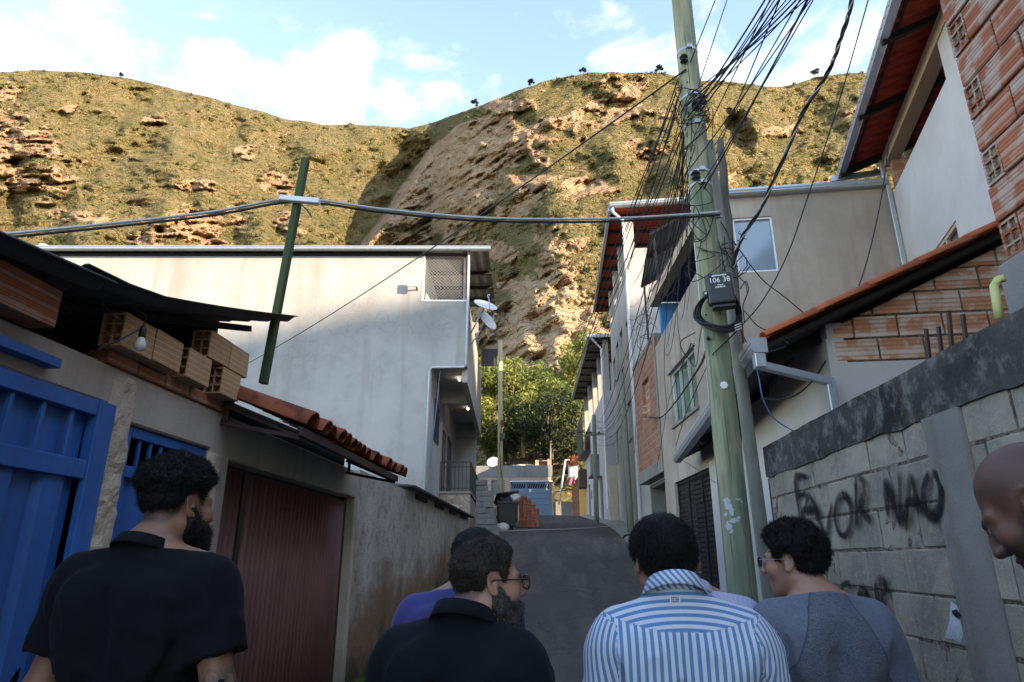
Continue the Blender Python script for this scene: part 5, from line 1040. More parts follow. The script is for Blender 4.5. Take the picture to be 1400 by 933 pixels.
# half-built brick house with recess, between ---------------------------------------------
PF = frame(2.50, 19.9, 2.695, 16.62); PL_ = math.hypot(.195, 3.28)
hp = thing('unfinished_house', 'narrow bare brick house with dark carport and metal terrace roof', 'house', (4, 18, -.5))
mb = MB(PF); mb.panel(0, PL_, 2.32, 5.5, .15, [(1.2, 2.2, 3.7, 4.75)]); mb.build('brick_wall', M_brickp, hp)
mb = MB(PF); mb.box(0, PL_, -.02, .3, 2.02, 2.318); mb.box(0, PL_, -.015, .2, 5.502, 5.62); mb.box(PL_ - .18, PL_ - .002, -.012, -.001, 2.32, 5.5); mb.build('beam', M_cband, hp)
mb = MB(PF); mb.box(1.21, 2.19, .1, .2, 3.7, 4.75); mb.build('blocked_window', M_gbrick, hp); mb = MB()
for k in range(5): mb.M = PF @ Matrix.Translation((1.15, .085, 3.2 + k * .2)) @ Matrix.Rotation(PI / 2, 4, 'Z'); hollow(mb, .20, .19, .14)
mb.build('vent_brick', M_gbrick, hp)
mb = MB(PF); mb.box(0, PL_, 1.6, 1.75, -1.2, 2.0); mb.box(0, .15, .3, 1.6, -1.2, 2.0); mb.box(PL_ - .16, PL_, .3, 1.6, -1.2, 2.0); mb.box(.151, PL_ - .161, .31, 1.59, 1.9, 2.01); mb.build('carport', M_cblock, hp); mb = MB(PF); mb.box(0.02, PL_, .16, 3, 5.3, 5.45); mb.build('terrace_floor', M_cblock, hp)
a = at_y(889, 316, 16.9); b = at_y(941, 286, 16.9); c = at_z(876, 392, a[2]); e_ = np.array([c[0] + (b[0] - a[0]), c[1] + .2, b[2]])
mb = MB(); n = 22; P = np.array([[tuple(np.array(a) * (1 - u) * (1 - v) + np.array(b) * u * (1 - v) + np.array(c) * (1 - u) * v + e_ * u * v + np.array([0, 0, .025 if i % 4 < 2 else 0])) for v in (0, .5, 1)] for i, u in enumerate(np.linspace(0, 1, 40))]); mb.grid(P, thick=(0, 0, -.01)); mb.build('terrace_roof', M_sheet, hp)
for v in (.02, .45, .97):
    mb = MB(); mb.bar(tuple(a * (1 - v) + c * v - (0, 0, .06)), tuple(b * (1 - v) + e_ * v - (0, 0, .06)), .07, .09); mb.build('terrace_beam', M_rust, hp)
for v in (.03, .96): q = a * (1 - v) + c * v; mb = MB(); mb.tube([(q[0] + .1, q[1], q[2] - .1), (q[0] + .15, q[1], 5.5)], .035, 8); mb.build('terrace_post', M_rust, hp)

# tall pale house H2 -------------------------------------------------------------------------
X2, Y2 = 2.86, 22.8; HS = frame(X2, 30.6, X2, Y2); HFt = frame(X2, Y2, 7.5, Y2 - .2)
h2 = thing('pale_house', 'tall pale stuccoed house with open red-tiled top storey', 'house', (5, 26, .4))
def hwin(pxs):
    q = []
    for (xa, ya, xb, yb) in pxs:
        p = at_x(xb, ya, X2); r = at_x(xa, (ya + yb) / 2, X2); t = at_x((xa + xb) / 2, ya, X2); bt = at_x((xa + xb) / 2, yb, X2); ym = (p[1] + r[1]) / 2; q.append((30.6 - ym - .55, 30.6 - ym + .5, bt[2], t[2]))
    return q
Hw = hwin([(846.5, 450, 852, 512), (842, 467, 846.6, 520), (837.5, 490, 842, 526), (841, 588, 846.5, 634), (857, 548, 864, 604)])
Hw = [(max(.3, a), min(7.3, b), c, d) for a, b, c, d in Hw]
H0 = (6.35, 7.3, 7.2, 8.55)
def clean(ws):
    out = []
    for w_ in ws:
        if not any(w_[0] < o[1] + .1 and w_[1] > o[0] - .1 and w_[2] < o[3] + .05 and w_[3] > o[2] - .05 for o in out): out.append(w_)
    return out
Hw = clean([H0] + Hw)
mb = MB(HS); mb.panel(0, 7.8, -.2, 10.6, .2, Hw); mb.build('street_wall', M_h2, h2)
mb = MB(HFt); mb.panel(.0, 4.6, -.2, 11.1, .2); mb.build('front_wall', M_h2, h2); mb = MB(HS); mb.box(0, .2, .2, 4.6, -.2, 10.6); mb.build('back_wall', M_h2, h2)
for a, b, c, d in Hw:
    mb = MB(HS); mb.box(a, b, .12, .14, c, d); w_ = mb.build('window', M_darkglass, h2); mb = MB(HS); mb.box(a - .04, b + .04, -.03, .11, c - .05, c - .002); mb.build('sill', M_cband, w_)
for x in (.0, 2.4, 4.9, 7.35): mb = MB(HS); mb.box(x, x + .4, .0, .35, 10.602, 12.5); mb.build('pillar', M_h2, h2)
mb = MB(HFt); mb.box(4.2, 4.6, .01, .3, 11.102, 12.6); mb.build('pillar', M_h2, h2)
mb = MB(); P = np.array([[(x, y, 12.62 + .03 * math.sin(y / .22 * 2 * PI) + (x - 2.35) * .06) for x in (2.36, 3.5, 5.5, 7.4)] for y in np.arange(22.45, 33.6, .055)]); mb.grid(P, thick=(0, 0, -.03)); mb.build('roof', M_undertile, h2, smooth=True)
mb = MB()
for y in np.arange(22.9, 33.4, 1.2): mb.box(2.4, 7.3, y, y + .09, 12.44, 12.56)
mb.build('rafter', M_dark, h2)
mb = MB(); mb.poly([(2.30, 22.44, 12.62), (2.30, 22.28, 12.62), (2.30, 22.25, 12.66), (2.30, 22.27, 12.70), (2.30, 22.25, 12.74), (2.30, 22.25, 12.80), (2.30, 22.44, 12.80)], 3.3, (1, 0, .04)); mb.box(2.25, 2.36, 22.44, 33.6, 12.52, 12.68); mb.build('gutter', M_steel, h2)
mb = MB(); mb.tube([(2.4, 22.35, 12.6), (2.42, 22.4, 12.45), (2.80, 22.7, 12.25), (2.82, 22.72, 11.9), (2.80, 22.72, .6)], .055, 8); mb.build('downpipe', M_whitepaint, h2, smooth=True)
q = at_y(856, 277, 22.6); mb = MB(); mb.tube([at_y(857, 286, 22.6), at_y(858, 280, 22.6), at_y(855, 271, 22.6)], .05, 6); mb.tube([at_y(853, 278, 22.6), at_y(862, 281, 22.6)], .06, 6); tag(mb.build('roof_finial', plain('orange_tile', (.45, .09, .03), .7)), 'small orange clay ornament on the corner of the pale house roof', 'ornament')

# slim white house H3 --------------------------------------------------------------------------
XF, XN = 2.02, 2.46; H3 = frame(XF, 43.5, XN, 31.0); L3 = math.hypot(XN - XF, 12.5); H3F = frame(XN, 31, 5, 30.9)
h3 = thing('slim_house', 'narrow white house far up the street with black sheet roof terrace', 'house', (4, 36, 1.5))
mb = MB(H3); mb.panel(0, L3, .8, 7.6, .2, [(9.0, 10.2, 1.2, 3.9), (5.0, 6.2, 1.2, 3.9), (2.0, 3.2, 1.8, 4.2), (6.6, 7.6, 5.2, 6.6)]); mb.build('street_wall', M_lilac, h3)
for q in ((8.9, 10.3, .1, .14, 1.0, 3.9), (4.9, 6.3, .1, .14, 1.0, 3.9), (1.9, 3.3, .1, .14, 1.5, 4.2)): mb = MB(H3); mb.box(*q); mb.build('door', M_rust, h3); mb = MB(H3); mb.box(6.5, 7.7, .1, .12, 5.1, 6.7); mb.build('window', M_darkglass, h3)
mb = MB(H3F); mb.panel(0, 2.5, .8, 7.6, .2); mb.build('front_wall', M_lilac, h3); mb = MB(H3F); mb.box(.35, 2.3, .05, .2, 7.602, 9.0); mb.build('terrace_wall', M_lilac, h3)
for x in (.1, 3.2, 6.3, 9.2, L3 - .3): mb = MB(H3); mb.box(x, x + .28, .05, .3, 7.602, 10.2); mb.build('pillar', M_h2, h3)
mb = MB(H3); P = np.array([[(x, y, 10.25 + .05 * (y + .6) + (.03 if i % 4 < 2 else 0)) for y in (-.62, 1, 3)] for i, x in enumerate(np.arange(-.3, L3 + .4, .08))]); mb.grid(P, thick=(0, 0, -.015)); mb.build('roof', M_sheet, h3)
mb = MB(H3)
for x in np.arange(0, L3, 1.5): mb.box(x, x + .07, -.58, 3, 10.1, 10.2)
mb.build('purlin', M_dark, h3); mb = MB(H3); mb.box(-.3, L3 + .4, -.75, -.625, 10.17, 10.32); mb.box(L3 + .4, L3 + .5, -.75, 1.2, 10.18, 10.33); mb.build('gutter', M_steel, h3)
mb = MB(H3); mb.tube([(L3 + .4, -.6, 10.2), (L3 + .1, -.05, 9.7), (L3 + .0, -.06, 2.1)], .05, 6); mb.build('downpipe', M_whitepaint, h3); mb = MB(H3); mb.tube([(6.3, -.06, 7.5), (6.3, -.06, 1.9)], .045, 6); mb.build('downpipe', M_whitepaint, h3)
mb = MB(H3); mb.box(7.9, 9.3, -.5, -.002, 3.95, 4.05); mb.box(8.2, 9.0, -.42, -.002, 4.052, 5.1); mb.build('meter_shelf', M_cband, h3)
mb = MB(H3); trap(mb, .2, 4.5, 6.0, 8.2, -.45, .3, .04); mb.box(.2, 4.5, -.48, -.02, 5.93, 5.99); mb.build('balcony_screen', M_sheet, h3); mb = MB(H3); mb.box(-.2, 1.2, -.5, -.01, 4.2, 5.3); mb.build('wooden_hood', plain('brown_hood', (.12, .06, .04), .7), h3)
def text(s_, size, M, m, name, parent, ext=.004):
    cu = bpy.data.curves.new(name, 'FONT'); cu.body = s_; cu.size = size; cu.extrude = ext; cu.align_x = 'CENTER'; cu.resolution_u = 3
    o = bpy.data.objects.new(name, cu); COL.objects.link(o); dg = bpy.context.evaluated_depsgraph_get(); me = bpy.data.meshes.new_from_object(o.evaluated_get(dg)); bpy.data.objects.remove(o)
    off = world_base(parent)
    for v in me.vertices: v.co = (M @ v.co) - off
    me.materials.clear(); me.materials.append(m); o = bpy.data.objects.new(name, me); COL.objects.link(o); o.parent = parent; return o
q = H3 @ Matrix.Translation((3.95, -.012, 3.25)) @ Matrix.Rotation(PI / 2, 4, 'X'); text('18', .75, q, M_black, 'house_number', h3)
t = thing('rear_wall', 'pale lower wall section between the two tall white houses', 'wall', (2.6, 30.8, 1)); mb = MB(); mb.box(2.47, 2.85, 30.62, 30.98, .8, 4.0); mb.build('wall', stucco('warm_wall', (.55, .47, .38), .6, .5), t)
# ================================================================== POLES AND WIRES
g = G('treated_pole_wood'); p = g.co(); gr = g.noise(1.0, 6, .65, g.map(p, (16, 16, .8))); b = g.noise(1.0, 4, .6, g.map(p, (5, 5, .8))); b2 = g.noise(1.0, 4, .6, g.map(p, (7, 7, 1.4), (3, 2, 1)))
col = g.mix(g.ramp(gr, [(.3, 0.0), (.7, 1.0)]), (.125, .155, .095), (.26, .285, .19)); col = g.mix(g.ramp(b, [(.48, 0.0), (.62, .9)]), col, (.40, .34, .22)); col = g.mix(g.ramp(b2, [(.52, 0.0), (.66, .9)]), col, (.11, .155, .11))
ck = g.noise(1.0, 4, .65, g.map(p, (42, 42, .45))); col = g.mix(g.ramp(ck, [(.58, 0.0), (.66, .85)]), col, (.06, .06, .035)); kn = g.vor(1.0, g.map(p, (5, 5, 1.1))); col = g.mix(g.ramp(kn, [(.06, .8), (.16, 0.0)]), col, (.30, .20, .10)); gr2 = g.noise(1.0, 5, .7, g.map(p, (60, 60, 2.2))); col = g.mix(g.ramp(gr2, [(.5, 0.0), (.72, .4)]), col, (.40, .40, .30))
M_pole = g.done(col, .8, g.bump(gr, .5, .008), spec=.25)
M_greypole = wood('grey_pole_wood', (.19, .195, .165), (.29, .29, .25), (.14, .155, .125)); M_weather = wood('weathered_wood', (.085, .072, .062), (.19, .165, .145), (.06, .05, .043)); M_green = wood('green_painted_timber', (.03, .055, .022), (.05, .085, .032), (.07, .085, .04))
M_wire = plain('cable_black', (.011, .011, .012), .5, 0, .1, 9, .02, .4); M_wirep = plain('cable_pale', (.42, .43, .42), .5, 0, .2, 20, .02)
PB, PT = Vector((1.63, 6.3, -1.8)), Vector((1.625, 6.3, 8.2))
pole = thing('utility_pole', 'thick greenish treated-wood utility pole carrying a tangle of cables', 'utility pole', tuple(PB))
mb = MB(); n = 14; mb.tube([PB.lerp(PT, i / n) for i in range(n + 1)], [.131 - .022 * i / n for i in range(n + 1)], 24); mb.build('shaft', M_pole, pole, smooth=True)
def pz(px, py): q = at_y(px, py, 6.3); return q[2]
def paxis(z): return PB.lerp(PT, (z + 1.8) / 10)
def prad(z): return .131 - .022 * (z + 1.8) / 10
for py in (74, 137, 152, 176, 240, 257):
    z = pz(950, py); c = paxis(z); r = prad(z); mb = MB(); mb.lathe(c, [(r + .001, -.016), (r + .005, -.014), (r + .005, .014), (r + .001, .016)], 24); mb.box(c.x - .03, c.x + .03, c.y - r - .03, c.y - r - .006, z - .02, z + .02); mb.build('steel_band', M_steel, pole)
for py, s in ((92, -1), (148, 1), (156, 0), (250, -1)):
    z = pz(948, py); c = paxis(z) + Vector((s * .08, -.15, 0)); mb = MB(); mb.lathe(c, [(.02, -.05), (.045, -.045), (.03, -.01), (.05, .01), (.03, .045), (.012, .05)], 10); mb.bar(c, c + Vector((0, .08, .0)), .03); mb.build('insulator', M_black, pole)
# white paint remnants and inspection plate on the pole
def on_pole(px, py, d=.004):
    dd = ray(px, py); dd = Vector(dd); o = Vector((0, 0, 0)); ax = (PT - PB).normalized(); w_ = -PB; w_ = Vector((0, 0, 0)) - PB
    A = dd - ax * dd.dot(ax); Bv = w_ - ax * w_.dot(ax); z = pz(px, py); r = prad(z) + d; a = A.dot(A); b = 2 * A.dot(Bv); c = Bv.dot(Bv) - r * r; D_ = b * b - 4 * a * c
    return dd * ((-b - math.sqrt(max(0, D_))) / (2 * a))
rg = random.Random(5); mb = MB()
for cx_, cy_, w_, h_ in ((994, 684, 6, 5), (996, 694, 8, 6), (1000, 700, 5, 8), (992, 704, 4, 4), (1003, 712, 9, 4), (997, 721, 6, 6), (1000, 727, 4, 4), (1009, 683, 4, 2), (1014, 686, 2, 2), (1010, 708, 4, 2), (993, 689, 3, 8), (994, 718, 3, 9)):
    n = 9; c = on_pole(cx_, cy_, .004); pts = [on_pole(cx_ + math.cos(6.283 * i / n) * w_ * rg.uniform(.5, 1), cy_ + math.sin(6.283 * i / n) * h_ * rg.uniform(.5, 1), .003) for i in range(n)]; mb.add([c] + pts, [(0, (i + 1) % n + 1, i + 1) for i in range(n)])
mb.build('paint_remnants', M_splash, pole)
mb = MB(); c = on_pole(990, 527, .01); R_ = Matrix.Translation(c) @ Matrix.Rotation(-.25, 4, 'Z') @ Matrix.Rotation(PI / 2, 4, 'X'); mb.lathe((0, 0, 0), [(.01, -.006), (.037, -.006), (.037, .006), (.03, .010), (.005, .010)], 8, M=Matrix.Translation(c) @ Matrix.Rotation(PI / 2, 4, 'X')); mb.build('plate', M_whitepaint, pole)
tb0, tb1 = at_y(1056, 840, 6.55), at_y(970, 195, 6.55); p2 = thing('slim_pole', 'slimmer grey-green pole leaning against the thick utility pole', 'pole', (tb0[0], 6.55, -1.7))
d_ = (Vector(tb1) - Vector(tb0)); b0 = Vector(tb0) - d_ * ((tb0[2] + 1.75) / d_.z)
mb = MB(); mb.tube([b0.lerp(Vector(tb1), i / 10) for i in range(11)], [.074 - .024 * i / 10 for i in range(11)], 16); mb.build('shaft', M_greypole, p2, smooth=True)
for py in (300, 402): 
    q = Vector(at_y(980 if py == 300 else 995, py, 6.55)); mb = MB(); mb.lathe(q, [(.072, -.01), (.076, 0), (.072, .01)], 14); mb.build('steel_band', M_steel, p2)
s0, s1 = Vector(at_y(1012, 470, 6.72)), Vector(at_y(984, 192, 6.72)); p3 = thing('weathered_post', 'cracked grey weathered post lashed behind the slim pole', 'post', tuple(s0))
mb = MB(); rg = random.Random(3); mb.tube([s0.lerp(s1, i / 12) + Vector((rg.uniform(-.008, .008), 0, 0)) for i in range(13)], [.046 + rg.uniform(-.006, .006) for i in range(13)], 9); mb.build('shaft', M_weather, p3, smooth=True)
q = Vector(at_y(1000, 350, 6.55)); mb = MB()
for k in range(26):
    a = rg.uniform(0, 6.28); e_ = q + Vector((rg.uniform(-.14, .14), -.06 + rg.uniform(-.05, .05), rg.uniform(-.3, .2))); f_ = e_ + Vector((rg.uniform(-.12, .12), rg.uniform(-.04, .04), rg.uniform(-.22, .22))); mb.tube([e_, e_.lerp(f_, .5) + Vector((rg.uniform(-.05, .05), rg.uniform(-.05, .05), 0)), f_], .0055, 5)
mb.build('wire_knot', M_wire, p3)
wp0, wp1 = at_y(1030, 838, 6.4), at_y(1004, 560, 6.4); mb = MB(); mb.tube([(wp0[0] + .02, 6.4, -1.6), wp0, wp1], .016, 8); tag(mb.build('white_conduit', M_whitepaint, smooth=True), 'thin white conduit running down between the two wooden poles', 'conduit')
# service box and coil of spare cable
bx = Vector(on_pole(984, 397, .12)); box_ = thing('service_box', 'black plastic service box with white number on the utility pole', 'service box', tuple(bx))
BM = Matrix.Translation(bx + Vector((0, -.01, 0))) @ Matrix.Scale(1.08, 4) @ Matrix.Rotation(-.06, 4, 'Y') @ Matrix.Rotation(-.10, 4, 'Z')
mb = MB(BM); mb.box(-.115, .115, -.05, .05, -.145, .15); mb.build('housing', plain('box_black', (.018, .02, .024), .42, 0, .1, 8, .05, .5), box_, bevel=.022, seg=3)
mb = MB(BM); mb.box(-.09, .11, -.04, .05, -.185, -.146); mb.build('cable_hood', M_black, box_, bevel=.01); mb = MB(BM); mb.bar((0, .05, 0), (.0, .13, 0), .06); mb.build('bracket', M_steel, box_); mb = MB(BM); mb.box(-.15, -.116, -.02, .05, -.06, 0.0); mb.build('latch', M_black, box_, bevel=.006); mb = MB(BM); mb.lathe((-.133, -.03, -.03), [(.004, -.004), (.012, -.004), (.012, .004), (.004, .004)], 10, M=Matrix.Rotation(PI / 2, 4, 'X')); mb.build('screw', M_steel, box_)
M_wlet = (lambda g: g.done((.75, .77, .78), .6))(G('white_lettering'))
TX = BM @ Matrix.Rotation(PI / 2, 4, 'X')
text('106 38', .068, TX @ Matrix.Translation((0, .055, .0505)), M_wlet, 'number', box_, .001)
mb = MB(BM); rg = random.Random(2)
for z, x0, x1, h in ((.122, -.06, .07, .018), (.028, -.025, .03, .014), (.008, -.045, .04, .016)):
    x = x0
    while x < x1: w_ = rg.uniform(.005, .011); mb.box(x, x + w_, -.0515, -.0505, z - h / 2 * rg.uniform(.5, 1), z + h / 2 * rg.uniform(.6, 1)); x += w_ + rg.uniform(.002, .005)
mb.build('small_print', M_wlet, box_)
cc = Vector(on_pole(984, 427, .02)); coil = thing('cable_coil', 'coil of thick black spare cable hanging round the pole under the number box', 'cable coil', tuple(cc)); rg = random.Random(9)
for k in range(13):
    ox, oz = rg.uniform(-.012, .02), rg.uniform(-.02, .02); rx_, rz2 = .212 + rg.uniform(-.025, .02), .20 + rg.uniform(-.035, .03); yk = -.01 + rg.uniform(-.02, .02)
    pts = [cc + Vector((ox + rx_ * math.cos(a), yk - .05 * abs(math.sin(a)) + .16 * (abs(math.cos(a)) > .5) * (abs(math.cos(a)) - .5), oz + rz2 * math.sin(a) + .0)) for a in np.linspace(0, 2 * PI, 40)]; mb = MB(); mb.tube(pts, .008, 6); mb.build('turn', M_wire, coil, smooth=True)
mb = MB()
for k in range(3): mb.tube([cc + Vector((.10, -.10, .02 - .012 * k * 2 + i * .001 - .20)) + Vector((.02 * i, -.004 * i, .006 * i)) for i in range(4)], .006, 5)
mb.build('white_tie', M_wirep, coil)

def tubeobj(nm, pts, r, lab, cat, group=None, m=None, n=5):
    mb = MB(); mb.tube(pts, r, n); o = mb.build(nm, m or M_wire, smooth=True); return tag(o, lab, cat, group)
def span(a, b, sag=0.0, n=18):
    a, b = Vector(a), Vector(b); return [a.lerp(b, i / n) - Vector((0, 0, sag * 4 * (i / n) * (1 - i / n))) for i in range(n + 1)]
def smooth(pts, n=6):
    pts = [Vector(p) for p in pts]; out = []
    for i in range(len(pts) - 1):
        p0, p1, p2_, p3_ = pts[max(0, i - 1)], pts[i], pts[i + 1], pts[min(len(pts) - 1, i + 2)]
        for k in range(n):
            t = k / n; out.append(.5 * ((2 * p1) + (p2_ - p0) * t + (2 * p0 - 5 * p1 + 4 * p2_ - p3_) * t * t + (3 * p1 - p0 - 3 * p2_ + p3_) * t ** 3))
    return out + [pts[-1]]
rg = random.Random(21)
GA = 'thin cables fanning from the utility pole to the upper right'
for i, xt in enumerate((1042, 1050, 1055, 1061, 1070, 1076, 1083, 1090, 1095, 1101, 1108, 1104)):
    a = Vector(at_y(936 + rg.uniform(0, 26), 140 + rg.uniform(-12, 36) + (95 if i > 8 else 0), 6.3 - .13)); b = Vector(at_y(xt, 0, 5.0)); b2 = a + (b - a) * 1.45; tubeobj('overhead_cable', span(a, b2, .05), .0065 + .003 * (i % 3 == 0), 'one of the thin black cables fanning from the pole to the upper right', 'cable', GA)
for i, (xa, ya, xt) in enumerate(((925, 330, 1098), (905, 375, 1062), (880, 345, 1048), (912, 300, 1088))):
    a = Vector(at_y(xa, ya, 12.5)); b = Vector(at_y(xt, 0, 5.0)); tubeobj('service_cable', span(a, a + (b - a) * 1.25, .1, 24), .007, 'one of the long cables passing in front of the pole from the beige house', 'cable', 'cables passing the pole to the beige house')
for xa, xb, ya in ((986, 968, 0), (1000, 962, 0)): pass
tubeobj('drop_cable', span(at_y(994, 0, 6.2), at_y(955, 118, 6.15), .0), .006, 'short cable rising steeply from the pole to the top of the picture, left one', 'cable')
tubeobj('drop_cable', span(at_y(978, 0, 5.6), Vector(at_y(944, 85, 6.17)), .0), .006, 'cable rising from the upper insulator past the pole top', 'cable')
# thick twisted cable
core = smooth([at_y(x, y, Y) for x, y, Y in ((1003, 365, 6.5), (1012, 330, 6.4), (1040, 285, 6.2), (1072, 215, 5.9), (1100, 150, 5.6), (1130, 103, 5.3), (1150, 52, 5.0), (1165, 0, 4.8), (1185, -90, 4.3))], 10)
for k, mm in ((0, M_wire), (1, M_wire), (2, M_wirep)):
    pts = [c + Vector((math.cos(i * .55 + k * 2.1), 0, math.sin(i * .55 + k * 2.1))) * .013 for i, c in enumerate(core)]; tubeobj('twisted_cable', pts, .011 if k < 2 else .007, ('first dark strand', 'second dark strand', 'pale bare strand')[k] + ' of the thick twisted cable hanging down to the poles', 'cable', 'strands of the twisted cable', mm)
tubeobj('long_cable', smooth([at_y(x, y, Y) for x, y, Y in ((1190, -10, 5.0), (1163, 85, 5.3), (1133, 185, 5.6), (1105, 268, 5.8), (1078, 345, 6.0), (1045, 408, 6.1), (1010, 450, 6.15), (977, 482, 6.14))]), .0065, 'long thin cable crossing the beige window from the picture top to the pole ring', 'cable')
tubeobj('long_cable', smooth([at_y(x, y, Y) for x, y, Y in ((1216, 186, 8.0), (1205, 270, 7.8), (1183, 365, 7.4), (1150, 450, 6.6), (1120, 508, 6.2), (1095, 536, 5.9), (1070, 546, 5.9), (1040, 545, 6.0))]), .008, 'dark cable drooping from the white house eave to behind the block wall', 'cable')
for pts, lab in ((((1003, 330, 6.5), (1040, 380, 6.6), (1075, 408, 6.8), (1112, 440, 7.2)), 'cable from the wire knot to the low tiled roof'), (((1010, 445, 6.4), (1022, 470, 6.3), (1042, 482, 6.0), (1076, 474, 5.85)), 'cable lying over the end of the grey gutter'), (((1012, 395, 6.4), (1020, 385, 6.35), (1023, 398, 6.35), (1016, 418, 6.4), (1018, 440, 6.45)), 'hooked cable end beside the coil'),
                 (((1018, 425, 6.4), (1035, 445, 6.3), (1055, 455, 6.1), (1078, 470, 5.9)), 'thin cable from the coil to the tiled roof edge'), (((950, 455, 6.1), (930, 470, 7), (942, 492, 9), (952, 500, 10), (957, 460, 8), (965, 430, 6.2)), 'loose loop of cable beside the white downpipe')):
    tubeobj('loose_cable', smooth([at_y(*q) for q in pts]), .006, lab, 'cable')
tubeobj('blue_wire', smooth([at_y(*q) for q in ((1025, 484, 6.2), (1036, 510, 6.1), (1043, 545, 6.1), (1058, 572, 6.15), (1085, 590, 6.2))]), .006, 'bright blue wire hanging from the gutter in front of the white wall', 'cable', None, plain('blue_wire', (.06, .16, .50), .5))
# bundle of hanging drops beside the pole towards the beige and pale houses
GD = 'cables dropping from the pole to the houses'
AFp = lambda Y, z: (2.98 - (Y - 12) * .061 - .03, Y, z)
for i in range(15):
    a = Vector(at_y(938 + rg.uniform(-6, 12), 150 + rg.uniform(-10, 100), 6.3 - .12)); b = Vector(AFp(rg.uniform(12.3, 16.2), rg.uniform(4.2, 6.9))); tubeobj('drop_cable', span(a, b, rg.uniform(.15, .9)), .0038 + .0015 * rg.random(), 'one of the thin cables dropping from the pole to the blue balcony house', 'cable', GD)
for i in range(8):
    a = Vector(at_y(936 + rg.uniform(-4, 12), 150 + rg.uniform(-14, 60), 6.3 - .12)); b = Vector((2.76, 22.7, rg.uniform(6.5, 11.5))) if i % 2 else Vector((2.42, 19.5, rg.uniform(5.6, 8.4))); tubeobj('drop_cable', span(a, b, rg.uniform(.2, .8), 24), .0045, 'one of the cables running from the pole along to the tall pale house', 'cable', 'cables from the pole to the tall pale house')
for i in range(9):
    a = Vector(at_y(930 + rg.uniform(-6, 16), 100 + rg.uniform(-8, 70), 6.3 - .12)); b = Vector((rg.uniform(-1.2, 1.2), 46, rg.uniform(7, 10.5))); tubeobj('long_span', span(a, b, rg.uniform(.3, 1.2), 30), .007, 'one of the cables sloping from the pole to the far head of the street', 'cable', 'cables sloping down to the far head of the street')
for i in range(4):
    a = Vector(at_y(940, 170 + i * 30, 6.2)); b = Vector((1.95 + .12 * i, 32, 6.0)); tubeobj('long_span', span(a, b, .7 + .2 * i, 26), .008, 'one of the cables from the thick pole to the crossarm by the slim white house', 'cable', 'cables to the far crossarm')
# tangle low down: loops in front of the brick panel and green window
for pts, r, lab in ((((968, 462, 6.15), (960, 495, 8), (938, 530, 10.5), (922, 552, 13), (905, 570, 15.5), (890, 571, 17.5), (874, 570, 21)), .016, 'twisted cable swinging low across the green window'), (((945, 470, 6.1), (915, 545, 14), (905, 600, 16), (898, 640, 16.4)), .006, 'thin cable hanging in front of the bare brick panel'), (((905, 400, 14.5), (880, 440, 19), (872, 520, 22), (868, 620, 22.5)), .008, 'cable hanging down the corner of the tall pale house'),
                    (((930, 350, 12.5), (926, 430, 12.6), (930, 470, 12.8), (934, 520, 12.8)), .006, 'cable hanging straight down between balcony and green window'), (((918, 350, 13.5), (912, 420, 13.6), (908, 500, 14.6), (912, 560, 14.6)), .006, 'cable hanging down left of the green window'), (((890, 360, 18), (886, 430, 18.2), (884, 480, 18.2)), .007, 'cable hanging under the metal terrace roof'), (((976, 482, 6.14), (940, 560, 8), (924, 610, 11)), .005, 'thin cable from the pole ring to the gutter end'), (((925, 625, 12.8), (950, 640, 12), (978, 660, 10.5), (1000, 662, 6.3)), .005, 'thin cable crossing above the slatted gate')):
    tubeobj('loose_cable', smooth([at_y(*q) for q in pts]), r, lab, 'cable')
for i, (xx, yy, rr) in enumerate(((884, 452, .3), (881, 438, .22), (888, 470, .35))):
    c = Vector(at_y(xx, yy, 18.0)); tubeobj('wire_loop', [c + Vector((rr * math.cos(a), .03 * math.sin(3 * a), rr * math.sin(a) * .8)) for a in np.linspace(0, 6.0, 22)], .008, ('middle', 'topmost', 'lowest')[i] + ' of the loose wire loops on the pale house wall', 'cable', 'wire loops on the pale house')
# cable with hanging timber, across the street
tp, tq = at_y(418, 218, 5.1), at_y(360, 525, 5.1); tm = thing('hanging_timber', 'square green timber post hanging from the cable over the left roofs', 'timber', tuple(tp))
mb = MB(); mb.bar(tp, tq, .060, .07, up=(0, 1, 0)); mb.build('post', M_green, tm, bevel=.006)
q = at_y(408, 274, 5.0); mb = MB(); mb.bar(at_y(383, 271, 5.03), at_y(437, 276, 5.03), .05); mb.build('clamp_sleeve', M_whitepaint, tm, bevel=.005); mb = MB(); mb.tube(smooth([at_y(412, 280, 5.02), at_y(420, 288, 5.0), at_y(426, 297, 5.0)]), .008, 5); mb.build('cable_tail', M_wire, tm)
for k, (r, mm, lab) in enumerate(((.013, M_wirep, 'pale upper strand of the cable crossing the street at roof height'), (.012, M_wire, 'dark lower strand of the cable crossing the street at roof height'))):
    o_ = -.022 * k
    pts = smooth([Vector(at_y(x, y, Y)) + Vector((0, .02 * k, o_)) for x, y, Y in ((-160, 338, 4.4), (0, 321, 4.6), (150, 306, 4.8), (290, 290, 4.95), (385, 273, 5.05), (437, 274, 5.1), (520, 286, 5.3), (640, 297, 5.6), (740, 300, 5.8), (840, 299, 6.0), (930, 294, 6.17), (985, 290, 6.14))]); tubeobj('street_cable', pts, r, lab, 'cable', 'strands of the cable across the street', mm)
tubeobj('diagonal_cable', span(at_y(300, 517, 19.0), at_y(938, 95, 6.17), .25, 30), .011, 'thin cable sloping across the grey house wall up to the utility pole', 'cable')
